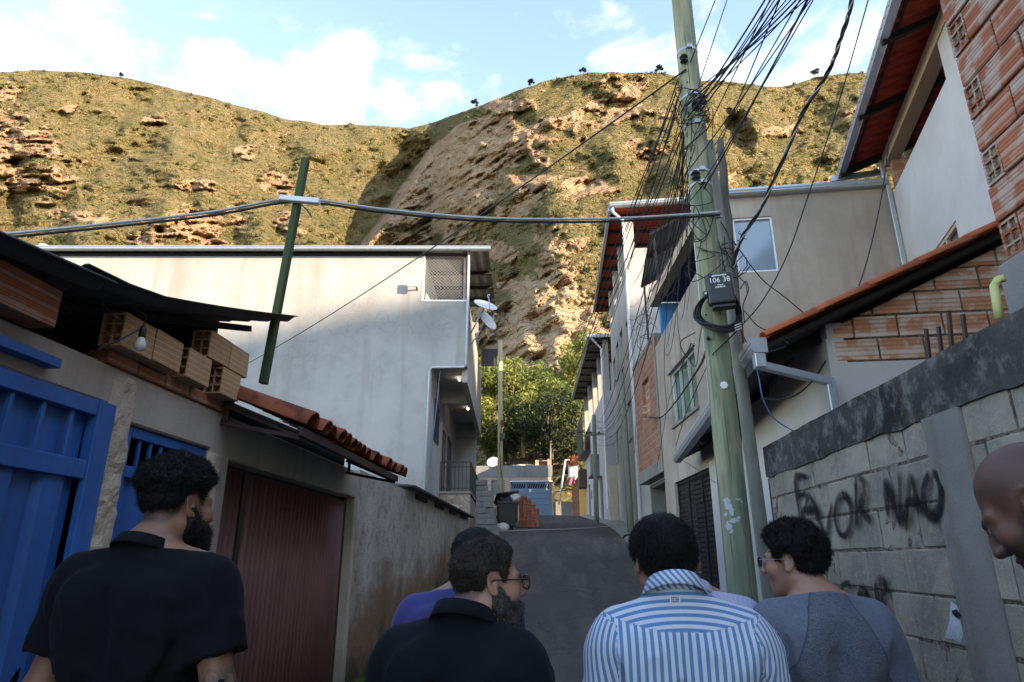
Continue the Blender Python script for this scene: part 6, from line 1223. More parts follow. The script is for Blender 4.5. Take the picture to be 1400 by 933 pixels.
# far poles
fp = thing('street_pole', 'grey pole standing against the tall pale house', 'pole', (2.60, 23.8, gz(23.8))); mb = MB(); mb.tube([(2.60, 23.8, gz(23.8) - .2), (2.58, 23.8, 3.4), (2.56, 23.8, 6.5)], [.12, .11, .095], 12); mb.build('shaft', M_greypole, fp, smooth=True)
f2 = thing('street_pole', 'far grey pole with a crossarm by the slim white house', 'pole', (1.95, 31.8, gz(31.8))); mb = MB(); mb.tube([(1.92, 31.8, gz(31.8) - .2), (1.95, 31.8, 4), (1.98, 31.8, 6.6)], [.12, .11, .095], 12); mb.build('shaft', M_greypole, f2, smooth=True); z = at_y(812, 595, 31.7)[2]; mb = MB(); mb.bar((1.5, 31.68, z), (3.0, 31.68, z + .05), .09); mb.build('crossarm', M_greypole, f2); mb = MB()
for x in (1.6, 1.8, 2.2, 2.5): mb.lathe((x, 31.68, z + .1), [(.02, -.05), (.05, -.02), (.05, .05), (.02, .07)], 8)
mb.build('insulator', M_black, f2)
f3 = thing('iron_post', 'thin dark iron post on the roof edge of the blue garage', 'post', (-.28, 45.2, 5.9)); q = at_y(753, 603, 45.2); mb = MB(); mb.tube([(-.26, 45.2, 5.8), q], .05, 6); mb.build('shaft', M_greypole, f3)
for i in range(5):
    a = Vector((1.6 + i * .2, 31.66, z + .12)); b = Vector((-2.6 + .05 * i, 30, 6.6 + .22 * i)) if i < 3 else Vector((-.3, 45.2, 8.4)); tubeobj('far_cable', span(a, b, .35), .009, 'one of the cables from the far crossarm over to the pale wooden pole', 'cable', 'far cables across the street')
for i in range(5):
    a = Vector((2.56, 23.72, 4.2 + .45 * i)); b = Vector((1.98, 31.7, 5.2 + .3 * i)); tubeobj('far_cable', span(a, b, .25 + .1 * i), .008, 'one of the sagging cables between the two far grey poles', 'cable', 'sagging cables between the far poles')

rg = random.Random(77)
for i in range(12):
    py = rg.choice((92, 148, 160, 178, 205, 250, 300, 350)); c = paxis(pz(950, py)); a = c + Vector((-.13, -.08, rg.uniform(-.1, .1))); pts = [a]
    for k in range(5): pts.append(c + Vector((rg.uniform(-.26, .16), -.16 + rg.uniform(-.04, .04), rg.uniform(-.38, .16))))
    tubeobj('pole_tangle', smooth(pts, 6), .0048, 'one of the slack loops of thin cable knotted round the upper pole', 'cable', 'slack cable loops on the upper pole')
# ================================================================== PEOPLE (implicit bodies meshed with surface nets)
_L3 = np.random.default_rng(5).random((32, 32, 32)).astype(np.float32)
def vn3(p, f, o=1):
    r = 0; a = 1; t = 0
    for k in range(o):
        q = p * (f * 2 ** k) + 13.7 * k; i = np.floor(q).astype(int); d = q - i; d = d * d * (3 - 2 * d); x, y, z = i[:, 0] & 31, i[:, 1] & 31, i[:, 2] & 31; X, Y_, Z_ = (x + 1) & 31, (y + 1) & 31, (z + 1) & 31
        c0 = _L3[x, y, z] * (1 - d[:, 0]) + _L3[X, y, z] * d[:, 0]; c1 = _L3[x, Y_, z] * (1 - d[:, 0]) + _L3[X, Y_, z] * d[:, 0]; c2 = _L3[x, y, Z_] * (1 - d[:, 0]) + _L3[X, y, Z_] * d[:, 0]; c3 = _L3[x, Y_, Z_] * (1 - d[:, 0]) + _L3[X, Y_, Z_] * d[:, 0]
        r = r + a * ((c0 * (1 - d[:, 1]) + c1 * d[:, 1]) * (1 - d[:, 2]) + (c2 * (1 - d[:, 1]) + c3 * d[:, 1]) * d[:, 2]); t += a; a *= .5
    return r / t
def cap(p, a, b, ra, rb):
    a = np.asarray(a, float); b = np.asarray(b, float); ba = b - a; t = np.clip(((p - a) @ ba) / (ba @ ba), 0, 1); return np.linalg.norm(p - a - t[:, None] * ba, axis=1) - (ra + (rb - ra) * t)
def ell(p, c, r):
    q = p - np.asarray(c, float); r = np.asarray(r, float); k0 = np.linalg.norm(q / r, axis=1); k1 = np.linalg.norm(q / r ** 2, axis=1) + 1e-9; return k0 * (k0 - 1) / k1
def smin(a, b, k): h = np.clip(.5 + .5 * (b - a) / k, 0, 1); return b + (a - b) * h - k * h * (1 - h)
def smax(a, b, k): return -smin(-a, -b, k)
def axis_pts(lo, hi, fine):
    """fine: list of (a,b,step); else .014"""
    out = [lo]
    while out[-1] < hi:
        x = out[-1]; st = .014
        for a, b, s in fine:
            if a - 1e-9 <= x < b: st = min(st, s)
        out.append(x + st)
    return np.array(out)
def nets(f, ax, ay, az):
    nx, ny, nz = len(ax), len(ay), len(az); S = 4
    ix, iy, iz = np.arange(0, nx, S), np.arange(0, ny, S), np.arange(0, nz, S)
    cg = np.stack(np.meshgrid(ax[ix], ay[iy], az[iz], indexing='ij'), -1).reshape(-1, 3); cd = f(cg).reshape(len(ix), len(iy), len(iz)).astype(np.float32)
    d = np.repeat(np.repeat(np.repeat(cd, S, 0), S, 1), S, 2)[:nx, :ny, :nz].copy()
    stp = max(np.diff(ax).max(), np.diff(ay).max(), np.diff(az).max()); near = np.abs(d) < stp * S * 1.9
    I, J, K = np.nonzero(near); P = np.stack([ax[I], ay[J], az[K]], 1)
    for s in range(0, len(P), 200000): d[I[s:s + 200000], J[s:s + 200000], K[s:s + 200000]] = f(P[s:s + 200000])
    s_ = d < 0; c = [s_[i:nx - 1 + i, j:ny - 1 + j, k:nz - 1 + k] for i in (0, 1) for j in (0, 1) for k in (0, 1)]
    any_ = np.logical_or.reduce(c); all_ = np.logical_and.reduce(c); I, J, K = np.nonzero(any_ & ~all_)
    idm = np.full((nx - 1, ny - 1, nz - 1), -1, np.int32); idm[I, J, K] = np.arange(len(I))
    co = [(i, j, k) for i in (0, 1) for j in (0, 1) for k in (0, 1)]; dv = [d[I + a, J + b, K + c_] for a, b, c_ in co]; pv = [np.stack([ax[I + a], ay[J + b], az[K + c_]], 1) for a, b, c_ in co]
    acc = np.zeros((len(I), 3)); n = np.zeros(len(I))
    for a in range(8):
        for b in range(a + 1, 8):
            if sum(abs(co[a][q] - co[b][q]) for q in range(3)) != 1: continue
            m = (dv[a] < 0) != (dv[b] < 0); t = np.where(m, dv[a] / np.where(m, dv[a] - dv[b], 1), 0); acc += np.where(m[:, None], pv[a] + (pv[b] - pv[a]) * t[:, None], 0); n += m
    V = acc / n[:, None]; F = []
    for axn in range(3):
        sh = [slice(1, -1)] * 3; sh[axn] = slice(0, -1); A = s_[tuple(sh)]; sh2 = list(sh); sh2[axn] = slice(1, None); B = s_[tuple(sh2)]; q = np.array(np.nonzero(A != B)).T
        if not len(q): continue
        base = q + 1; base[:, axn] -= 1; fl = A[tuple(q.T)]; u, v = [(1, 2), (2, 0), (0, 1)][axn]
        def at(du, dv_): b_ = base.copy(); b_[:, u] += du; b_[:, v] += dv_; return idm[b_[:, 0], b_[:, 1], b_[:, 2]]
        quad = np.stack([at(-1, -1), at(0, -1), at(0, 0), at(-1, 0)], 1); quad[~fl] = quad[~fl][:, ::-1]; F.append(quad)
    F = np.concatenate(F); F = F[(F >= 0).all(1)]; return V, F

def head_sdf(p, o):
    j = o.get('jaw', 1.0)
    d = ell(p, (0, -.014, .032), (.0765, .096, .092))
    d = smin(d, ell(p, (0, .028, -.038), (.060 * j, .066, .083)), .035)
    d = smin(d, ell(p, (0, .066, -.093), (.026, .024, .022)), .03)
    for s in (-1, 1):
        d = smin(d, cap(p, (s * .056 * j, -.008, -.055), (s * .022, .066, -.1), .015, .012), .03)
        d = smin(d, ell(p, (s * .042, .066, -.022), (.024, .022, .026)), .025)
        d = smin(d, cap(p, (s * .052, .066, .022), (s * .014, .091, .021), .008, .010), .02)
        d = smax(d, -ell(p, (s * .033, .106, .003), (.021, .020, .015)), .012)
        d = smin(d, ell(p, (s * .0315, .079, .004), (.0165, .0125, .0115)), .006)
    d = smin(d, cap(p, (0, .092, .012), (0, .114, -.026), .0085, .0125), .014)
    for s in (-1, 1): d = smin(d, ell(p, (s * .0135, .103, -.031), (.010, .012, .0085)), .008)
    d = smin(d, ell(p, (0, .093, -.057), (.023, .010, .0065)), .008); d = smin(d, ell(p, (0, .091, -.070), (.020, .010, .0075)), .008); d = smax(d, -ell(p, (0, .108, -.0635), (.021, .010, .0016)), .004)
    return d
def ears_sdf(p):
    d = None
    for s in (-1, 1):
        q = (p - np.array([s * .080, -.012, -.002])) / 1.1; c, sn = math.cos(.25), math.sin(.25)
        r = np.stack([q[:, 0] * s, q[:, 1] * c + q[:, 2] * sn, -q[:, 1] * sn + q[:, 2] * c], 1)
        out = np.stack([r[:, 0] + .45 * r[:, 1], r[:, 1], r[:, 2]], 1)
        e_ = ell(out, (0, 0, 0), (.0085, .0185, .032)); e_ = smax(e_, -ell(out, (.009, -.001 + .002, .004), (.0085, .0115, .020)), .005); e_ = smin(e_, ell(out, (.002, .006, -.024), (.007, .009, .009)), .006)
        e_ = smin(e_, ell(out, (.001, .011, -.004), (.006, .005, .009)), .006); e_ = e_ * 1.1; d = e_ if d is None else np.minimum(d, e_)
    return d
HY = np.array([-.12, -.085, -.06, -.035, -.022, .008, .022, .036, .048, .065, .095, .12])
def hairR(p, line): return np.interp(p[:, 1], HY, line) - p[:, 2]
L_NORM = [-.060, -.060, -.056, -.035, .026, .030, -.004, .000, .040, .062, .080, .085]
L_HIGH = [-.020, -.020, -.018, -.008, .032, .036, .010, .010, .046, .068, .084, .09]
L_REC = [-.062, -.062, -.058, -.036, .026, .03, -.002, .004, .060, .080, .096, .10]
def Rz(a): c, s = math.cos(a), math.sin(a); return np.array([[c, -s, 0], [s, c, 0], [0, 0, 1]])
def Rx(a): c, s = math.cos(a), math.sin(a); return np.array([[1, 0, 0], [0, c, -s], [0, s, c]])
def Ry(a): c, s = math.cos(a), math.sin(a); return np.array([[c, 0, s], [0, 1, 0], [-s, 0, c]])

def skin_mat(nm, c, hairc, tattoo=False):
    g = G(nm); dk = g.attr('dark'); lp = g.attr('lip'); n = g.noise(26, 4, .6); f = g.noise(420, 2, .6); b = g.noise(7, 3, .6)
    col = g.mix(g.ramp(b, [(.35, 0.0), (.65, 1.0)]), sc3(c, 1.1), (c[0] * .86, c[1] * .74, c[2] * .7)); col = g.mix(g.math('MULTIPLY', g.ramp(n, [(.5, 0.0), (.7, 1.0)]), .3), col, sc3(c, .75))
    col = g.mix(lp, col, (c[0] * .9, c[1] * .55, c[2] * .55)); col = g.mix(g.math('MULTIPLY', dk, g.ramp(f, [(.3, .75), (.6, 1.0)])), col, hairc)
    if tattoo:
        w = g.noise(34, 3, .5, dist=1.5); tt = g.math('MULTIPLY', g.attr('ink'), g.ramp(w, [(.46, .45), (.54, 1.0)])); col = g.mix(tt, col, (.03, .03, .032))
    sp_ = g.noise(900, 2, .6); return g.done(g.mix(g.ramp(sp_, [(.5, 0.0), (.72, .35)]), col, sc3(c, .6)), g.math('ADD', .36, g.math('MULTIPLY', n, .25)), g.bump(g.math('ADD', f, g.math('MULTIPLY', n, .8)), .3, .0015), spec=.45, Subsurface_Weight=.08, Subsurface_Scale=.01)
def hair_mat(nm, c, c2):
    g = G(nm); r = g.noise(160, 3, .7); q = g.noise(30, 3, .6); col = g.mix(g.ramp(r, [(.35, 0.0), (.7, 1.0)]), c, c2); col = g.mix(g.ramp(q, [(.4, 0.0), (.65, .6)]), col, sc3(c, .5)); return g.done(col, .62, g.bump(r, .8, .004), spec=.22)
M_eye = (lambda g: g.done(g.mix(g.ramp(g.attr('dark'), [(.4, 0.0), (.5, 1.0)]), (.38, .34, .31), (.02, .012, .008)), .15))(G('eye'))
M_shoe = plain('shoe_black', (.02, .018, .017), .5)
M_frame = plain('spectacle_black', (.012, .011, .011), .3, 0, .1, 9, .02, .5); M_lens = (lambda g: g.done((.35, .4, .42), .05, spec=1.0, Transmission_Weight=.85, IOR=1.1))(G('clear_lens')); M_sunlens = (lambda g: g.done((.012, .014, .012), .06, spec=.8))(G('dark_lens'))

def person(label, hc, H, byaw, hyaw, hpitch, skin, hairm, shirtm, trousm, o):
    """hc: head centre in the world; byaw, hyaw clockwise from straight up the street, degrees"""
    s = H / 1.76; by = -math.radians(byaw); hy = -math.radians(hyaw); Rb = Rz(by); lat = o.get('lat', 0); w = o.get('w', 1.0); fat = o.get('fat', 0)
    gzv = gz(hc[1]); hz = hc[2] - gzv
    base = np.array([hc[0], hc[1], 0]) - Rb @ np.array([-lat, .035 * s, 0]); base[2] = gzv
    t = thing('person', label, 'person', tuple(base))
    hl = Rb.T @ (np.array(hc) - base)                                  # head centre in body space
    RH = Rb.T @ Rz(hy) @ Rx(-math.radians(hpitch)) @ Ry(math.radians(o.get('hroll', 0)))   # head to body rotation
    hs = o.get('hs', 1.0); toh = lambda p: ((p - hl) @ RH) / hs        # body space -> head space
    k = s; zt = hl[2] - .165                                              # neck base height
    zs = (zt / k - 1.40) * k                                             # lift of shoulders over the standard body
    def J(x, y, z): return np.array([x * k * w, y * k, z * k + zs * min(1, max(0, (z - .9) / .5))])
    arms = {}
    for sd in (-1, 1):
        a = o.get('arm', {}).get(sd, ((.30, .0, -.95), (.12, .38, -.92))); S_ = J(sd * .178, -.012, 1.365); u = np.array([a[0][0] * sd, a[0][1], a[0][2]]); u /= np.linalg.norm(u); v = np.array([a[1][0] * sd, a[1][1], a[1][2]]); v /= np.linalg.norm(v)
        E_ = S_ + u * .29 * k; W_ = E_ + v * .25 * k; arms[sd] = (S_, E_, W_, u, v)
    legs = {}
    st = o.get('stride', .12)
    for sd in (-1, 1): hp = J(sd * .09 / w, 0, .90); kn = np.array([sd * .095 * k, (.06 + st * sd) * k, .49 * k]); an = np.array([sd * .10 * k, (st * 1.3 * sd - .03) * k, .085 * k]); legs[sd] = (hp, kn, an)
    def torso(p, g=0.0):
        d = ell(p, J(0, -.01, 1.25), (.160 * k * w + g + .01 * fat, .108 * k + g + .015 * fat, .215 * k + g)); d = smin(d, ell(p, J(0, -.028, 1.335), (.172 * k * w + g, .085 * k + g, .095 * k + g)), .06)
        d = smin(d, ell(p, J(0, .012 + .02 * fat, 1.06), (.142 * k * w + g + .035 * fat, .108 * k + g + .045 * fat, .19 * k + g)), .07); d = smin(d, ell(p, J(0, -.005, .92), (.155 * k * w + g, .112 * k + g, .13 * k + g)), .06)
        for sd in (-1, 1):
            d = smin(d, cap(p, J(sd * .03, -.035, 1.445), J(sd * .165, -.02, 1.375), .040 * k + g, .052 * k + g), .05); d = smin(d, cap(p, J(sd * .15, -.015, 1.37), arms[sd][0], .06 * k + g, .063 * k + g), .04)
            d = smin(d, ell(p, J(sd * .085, -.098, 1.28), (.06 * k + g, .022 * k + g, .085 * k + g)), .05)
        d = smax(d, -(cap(p, J(0, -.155 - g, 1.40), J(0, -.152 - g, 1.0), .028, .03)), .06) if True else d
        return d
    nr = o.get('neck', .057) * hs; nk0 = hl + RH @ (np.array([0, -.028, -.055]) * hs); nk1 = J(0, -.035, 1.385)
    def neck(p): return smin(cap(p, nk0, nk1, nr, nr + .006), cap(p, nk0 + np.array([0, -.012, -.02]), nk1 + np.array([0, -.02, .0]), nr * .9, nr * 1.05), .02)
    def arm(p, sd, g=0.0):
        S_, E_, W_, u, v = arms[sd]; d = cap(p, S_, E_, .050 * k + g, .040 * k + g); d = smin(d, ell(p, S_ + u * .05 + np.array([sd * .008, 0, 0]), (.056 * k + g, .058 * k + g, .075 * k + g)), .03); d = smin(d, cap(p, E_, E_ + v * .10 * k, .041 * k + g, .042 * k + g), .03); return smin(d, cap(p, E_ + v * .08 * k, W_, .041 * k + g, .027 * k + g), .03)
    def hand(p, sd):
        S_, E_, W_, u, v = arms[sd]; f = v; side = np.array([0, 1.0, 0]); side = side - f * (side @ f); side /= np.linalg.norm(side); nrm = np.cross(side, f) * -sd
        c = W_ + f * .05; q = p - c; pr = np.stack([q @ side, q @ nrm, q @ f], 1); d = ell(pr, (0, 0, 0), (.042, .017, .05))
        d = smin(d, cap(p, W_ - f * .01, W_ + f * .03, .026, .026), .02)
        for i, (off, L) in enumerate(((.031, .068), (.011, .078), (-.010, .073), (-.029, .056))):
            a = W_ + f * .088 + side * off; b = a + f * L * .5 + nrm * .008; e_ = b + f * L * .42 + nrm * .030; d = smin(d, np.minimum(cap(p, a - f * .01, b, .0105, .0095), cap(p, b, e_, .0095, .0078)), .006)
        a = W_ + f * .025 + side * .030; b = a + side * .034 + f * .03 + nrm * .012; e_ = b + f * .034 + nrm * .008; return smin(d, np.minimum(cap(p, a, b, .014, .012), cap(p, b, e_, .012, .009)), .012)
    def leg(p, sd, g=0.0):
        hp, kn, an = legs[sd]; return smin(cap(p, hp, kn, .085 * k + g, .056 * k + g), cap(p, kn, an, .055 * k + g, .036 * k + g), .03)
    def foot(p, sd, g=0.0):
        an = legs[sd][2]; return smin(cap(p, an + np.array([0, -.03, -.04]), an + np.array([sd * .02, .14, -.055]), .036 + g, .028 + g), ell(p, an + np.array([sd * .01, .06, -.05]), (.045 + g, .11 + g, .032 + g)), .03)
    def hd(p): q = toh(p); return smin(head_sdf(q, o) , ears_sdf(q), .006) * hs
    def body(p):
        d = torso(p); d = smin(d, neck(p), .04)
        far = np.linalg.norm(p - hl, axis=1) - .19; m = far < .06; dh = far.copy()
        if m.any(): dh[m] = hd(p[m])
        d = smin(d, dh, .018)
        for sd in (-1, 1): d = smin(d, arm(p, sd), .03); d = np.minimum(d, 10) ; d = smin(d, hand(p, sd), .012); d = smin(d, leg(p, sd), .04); d = smin(d, foot(p, sd), .03)
        return d
    M_w = lambda V: V @ Rb.T + base
    lo, hi = -.55, .55; fz = [(hl[2] - .16, hl[2] + .15, o.get('res', .0042)), (.55, .95, .008)]
    ax = axis_pts(lo, hi, [(hl[0] - .125, hl[0] + .125, o.get('res', .0042)), (-.42, -.2, .009), (.2, .42, .009)]); ay = axis_pts(-.4, .5, [(hl[1] - .14, hl[1] + .14, o.get('res', .0042))]); az = axis_pts(-.01, hl[2] + .17, fz)
    V, F = nets(body, ax, ay, az)
    q = toh(V); inh = np.linalg.norm(q, axis=1) < .17
    lip = np.where(inh, np.exp(-((q[:, 0] / .022) ** 4 + ((q[:, 1] - .098) / .016) ** 4 + ((q[:, 2] + .0635) / .0125) ** 4)), 0)
    brow = np.exp(-(((np.abs(q[:, 0]) - .033) / .018) ** 4 + ((q[:, 2] - .0245 + .15 * (np.abs(q[:, 0]) - .03) ** 2 / .01) / .0055) ** 2)) * (q[:, 1] > .05)
    dark = np.where(inh, np.clip(brow * .9, 0, 1), 0); line = o.get('fade_line')
    if line is not None: dark = np.maximum(dark, np.where(inh, o.get('fade', .7) * sstep(.006, -.02, hairR(q, line)), 0))
    if o.get('stubble'): dark = np.maximum(dark, np.where(inh, o['stubble'] * sstep(-.02, -.045, q[:, 2] - .03 * (1 - sstep(.02, .05, q[:, 1]))) * sstep(-.005, .02, q[:, 1]), 0))
    ink = np.zeros(len(V))
    if o.get('tattoo'): S_, E_, W_, u, v = arms[1]; ink = np.exp(-((np.linalg.norm(V - (E_ + v * .02), axis=1) / .11) ** 4)) + .8 * np.exp(-((np.linalg.norm(V - (nk0 * .4 + nk1 * .6 + np.array([.05, .0, .02])), axis=1) / .045) ** 4))
    npmesh('body', M_w(V), F, skin, t, attrs={'lip': lip, 'dark': dark, 'ink': ink}, smooth=True)
    hw = lambda P: M_w(hl + (np.asarray(P, float) * hs) @ RH.T)
    for sd in (-1, 1):
        n = 12; pts = []; dk = []
        for i in range(n + 1):
            for j in range(2 * n): th, ph = PI * i / n, PI * j / n; r = .0118; y = math.cos(th); pts.append((sd * .0315 + r * math.sin(th) * math.cos(ph), .0815 + r * y, .004 + r * math.sin(th) * math.sin(ph))); dk.append(1.0 if th < .52 else 0.0)
        FF = [(i * 2 * n + j, i * 2 * n + (j + 1) % (2 * n), (i + 1) * 2 * n + (j + 1) % (2 * n), (i + 1) * 2 * n + j) for i in range(n) for j in range(2 * n)]; npmesh('eye', hw(pts), FF, M_eye, t, attrs={'dark': dk}, smooth=True)
    # hair and beard
    def fuzz(V_, F_, cnt, L, wd, seed, curl=1.0, flow=0.0):
        rg_ = np.random.default_rng(seed); fi = rg_.integers(0, len(F_), cnt); a, b, c = V_[F_[fi, 0]], V_[F_[fi, 1]], V_[F_[fi, 2]]; nrm = np.cross(b - a, c - a); nrm /= np.linalg.norm(nrm, axis=1, keepdims=True) + 1e-9
        c0 = V_[F_[fi]].mean(1) + rg_.normal(0, .002, (cnt, 3)); cen = V_.mean(0); nrm *= np.sign(((c0 - cen) * nrm).sum(1))[:, None]
        d1 = nrm * (1 - .65 * min(1, flow)) + np.array([0, -.25, -1.0]) * flow + rg_.normal(0, .55 * curl, (cnt, 3)); d1 /= np.linalg.norm(d1, axis=1, keepdims=True); d2 = d1 + rg_.normal(0, .9 * curl, (cnt, 3)); d2 /= np.linalg.norm(d2, axis=1, keepdims=True); w_ = np.cross(d1, rg_.normal(0, 1, (cnt, 3))); w_ /= np.linalg.norm(w_, axis=1, keepdims=True); w_ *= wd; LL = (L * (.4 + .8 * rg_.random(cnt)))[:, None]
        p1 = c0 + d1 * LL * .5; p2 = p1 + d2 * LL * .5; VV = np.stack([c0 - w_, c0 + w_, p1 + w_ * .8, p1 - w_ * .8, p2 + w_ * .3, p2 - w_ * .3], 1).reshape(-1, 3); b_ = np.arange(cnt)[:, None] * 6
        return np.concatenate([V_, VV]), np.concatenate([F_, len(V_) + (b_ + [0, 1, 2, 3]), len(V_) + (b_ + [3, 2, 4, 5])])
    hx = np.arange(-.14, .1401, .0042)
    if o.get('hair'):
        hf = o['hair']; V, F = nets(hf, hx, np.arange(-.15, .1501, .0042), np.arange(-.11, .1901, .0042)); V, F = fuzz(V, F, int(o.get('nf', 5000) * 2.2), o.get('fl', .012), .0006, 3, o.get('curl', 1.0), o.get('flow', 0.0)); npmesh('hair', hw(V), F, hairm, t, smooth=True)
    if o.get('beard'): V, F = nets(o['beard'], hx, np.arange(-.03, .1601, .0042), np.arange(-.20, .05, .0042)); V, F = fuzz(V, F, 2600, .011, .0006, 4); npmesh('beard', hw(V), F, o.get('beardm', hairm), t, smooth=True)
    # clothes
    sg = o.get('loose', .016); sl = o.get('sleeve', .21); hem = o.get('hem', .86) * k
    def shirt(p):
        tq = torso(p); bt = smin(tq, neck(p), .04); full = bt; aq = {}
        for sd in (-1, 1): aq[sd] = arm(p, sd); full = smin(full, aq[sd], .03)
        nw = sstep(-.07, .05, p[:, 2] - nk1[2]); d = full - (sg * (1 - nw) + .007 * nw)
        nz_ = vn3(p * [1, 1, .6], 9, 2) - .5; rd = 1 - np.abs(2 * vn3(p * [1, 1, .55] + .05 * nz_[:, None], 11, 2) - 1); fold = (.013 * nz_ - .010 * rd ** 4 + .004 * np.abs(nz_) ** 0 * np.sin(p[:, 0] * 26 + p[:, 2] * 17 + 9 * nz_) * sstep(1.32, 1.1, p[:, 2] / k)) * (1 - nw)
        for sd in (-1, 1):
            S_, E_, W_, u, v = arms[sd]; L_ = sl * k
            if sl < .3: a = cap(p, S_, S_ + u * (sl + .04), .062 * k + sg * .5, .055 * k + sg * .8); a = np.maximum(a, (p - S_) @ u - L_); d = smin(d, a, .03); d = np.maximum(d, -np.maximum(np.maximum(L_ - (p - S_) @ u, cap(p, S_ + u * L_, W_, .10, .12)), aq[sd] - tq))
            else: d = np.maximum(d, -np.maximum(np.maximum(.015 - (W_ - p) @ v * -1 - .03, np.linalg.norm(p - W_, axis=1) - .16), aq[sd] - tq))
        d = d + fold
        d = np.maximum(d, hem - p[:, 2]); up = p - (nk1 + np.array([0, .0, .066 + o.get('collar_up', 0)])); d = np.maximum(d, up[:, 2] + .35 * up[:, 1])
        return np.maximum(d, -(full + .02))
    r_ = o.get('sres', .0085); V, F = nets(shirt, np.arange(-.56, .561, r_), np.arange(-.32, .50, r_), np.arange(hem - .03 if sl < .3 else .55, hl[2] - .06, r_))
    att = {'px': V[:, 0], 'pz': V[:, 2] - zt}
    reg = np.zeros(len(V)); th = []
    for sd in (-1, 1):
        S_, E_, W_, u, v = arms[sd]; da = cap(V, S_ + u * .05, E_ if sl < .3 else W_, .06, .05); reg = np.where((da < .05) & (np.abs(V[:, 0] * 1.0) > .192 * k * w), 2, reg)
    yk = o.get('yoke', .02); reg = np.where((reg == 0) & (V[:, 2] > zt - yk + .9 * V[:, 0] ** 2), 1, reg); att['reg'] = reg; att['py'] = V[:, 1]; npmesh('shirt', M_w(V), F, shirtm, t, attrs=att, smooth=True)
    if o.get('collar'):
        cm = o['collar']; nu = 56; vs = []; rr0 = nr + .010
        prof = ((.0, -.030), (.001, .0), (.003, .016), (.006, .020), (.010, .017), (.020, -.004), (.030, -.026), (.028, -.028))
        P_ = np.zeros((nu, len(prof), 3))
        for i in range(nu):
            a = -PI / 2 + (i / (nu - 1) - .5) * 2 * PI * .93; 
            for j, (dr, dz) in enumerate(prof):
                r2 = rr0 + dr * (1 + .15 * math.sin(a * 3)); c = nk1 * .55 + nk0 * .45; yy = math.sin(a) * r2 * 1.08; P_[i, j] = (c[0] + math.cos(a) * r2, c[1] - .014 + yy, nk1[2] + .078 + o.get('collar_up', 0) - .36 * yy - .0 + dz * o.get('collar_h', 1.0))
        b = MB(); b.grid(P_); V = M_w(np.array(b.v)); npmesh('collar', V, np.array(b.f), cm, t, attrs={'px': np.array(b.v)[:, 0] * 1.0, 'pz': np.array(b.v)[:, 2] - zt, 'py': np.array(b.v)[:, 1], 'reg': np.full(len(V), 3.0)}, smooth=True)
    def trou(p):
        d = smin(ell(p, J(0, -.005, .92), (.165 * k * w, .125 * k + .02 * fat, .12 * k)), smin(leg(p, -1, .014), leg(p, 1, .014), .02), .05); d = d + .006 * (vn3(p, 10, 2) - .5); return np.maximum(np.maximum(d, p[:, 2] - .98 * k), .05 - p[:, 2])
    V, F = nets(trou, np.arange(-.32, .321, .014), np.arange(-.45, .46, .014), np.arange(.02, 1.05 * k, .014)); npmesh('trousers', M_w(V), F, trousm, t, smooth=True)
    for sd in (-1, 1): an = legs[sd][2]; V, F = nets(lambda p: np.maximum(foot(p, sd, .008), -p[:, 2]), np.arange(an[0] - .12, an[0] + .12, .011), np.arange(an[1] - .16, an[1] + .28, .011), np.arange(-.012, .16, .011)); npmesh('shoe', M_w(V), F, M_shoe, t, smooth=True)
    gl = o.get('glasses')
    if gl:
        fm, lm, thick, rnd_ = gl; b = MB(); lens = []
        for sd in (-1, 1):
            ring = [(sd * (.034 + .026 * math.copysign(abs(math.cos(a)) ** rnd_, math.cos(a))), .113 - .10 * abs(sd * .034 + .02 * math.cos(a) * sd) * .35, .004 + .019 * math.copysign(abs(math.sin(a)) ** rnd_, math.sin(a))) for a in np.linspace(0, 2 * PI, 25)]; b.tube(ring, thick, 6); lens.append(ring[:-1])
            b.tube([(sd * .060, .102, .012), (sd * .072, .088, .012), (sd * .081, .04, .010), (sd * .083, -.010, .008), (sd * .080, -.030, -.010)], thick * .9, 6)
        b.tube([(-.009, .116, .010), (0, .119, .012), (.009, .116, .010)], thick * .8, 6); b.v = [tuple(q) for q in hw(b.v)]; g_ = b.build('glasses', fm, t, smooth=True)
        for r in lens: b = MB(); b.poly([tuple(q) for q in r], .0015, (0, 1, 0)); b.v = [tuple(q) for q in hw(b.v)]; b.build('lens', lm, g_)
    return t, hl, RH, M_w, hw

def heather():
    g = G('heather_grey'); p = g.co(); n = g.noise(1.0, 3, .8, g.map(p, (260, 260, 420))); n2 = g.noise(1.0, 3, .7, g.map(p, (60, 60, 200))); px_, pz_ = g.attr('px'), g.attr('pz')
    col = g.mix(g.ramp(n, [(.38, 0.0), (.62, 1.0)]), (.06, .07, .095), (.17, .185, .22)); col = g.mix(g.ramp(n2, [(.5, 0.0), (.7, .6)]), col, (.045, .05, .068))
    e_ = g.math('ADD', g.math('ABSOLUTE', px_), g.math('MULTIPLY', pz_, .42)); sl_ = g.ramp(g.math('SUBTRACT', e_, .085), [(0, 0.0), (.004, 1.0)]); sd_ = g.ramp(g.math('ABSOLUTE', g.math('SUBTRACT', e_, .087)), [(0, .8), (.004, 0.0)])
    col = g.mix(g.math('MULTIPLY', sl_, .35), col, (.17, .20, .27)); col = g.mix(sd_, col, (.03, .035, .05)); return g.done(col, .9, g.bump(n, .2, .003), spec=.2, Sheen_Weight=.1)
M_navyblack = cloth('black_polo', (.0045, .005, .0065), .25, 420, sheen=.02); M_blublack = cloth('blue_black_polo', (.004, .006, .0095), .25, 420, sheen=.02)
M_purple = cloth('purple_tee', (.045, .045, .17), .2, 400); M_grayt = heather(); M_pink = cloth('pink_shirt', (.48, .32, .38), .15, 400)
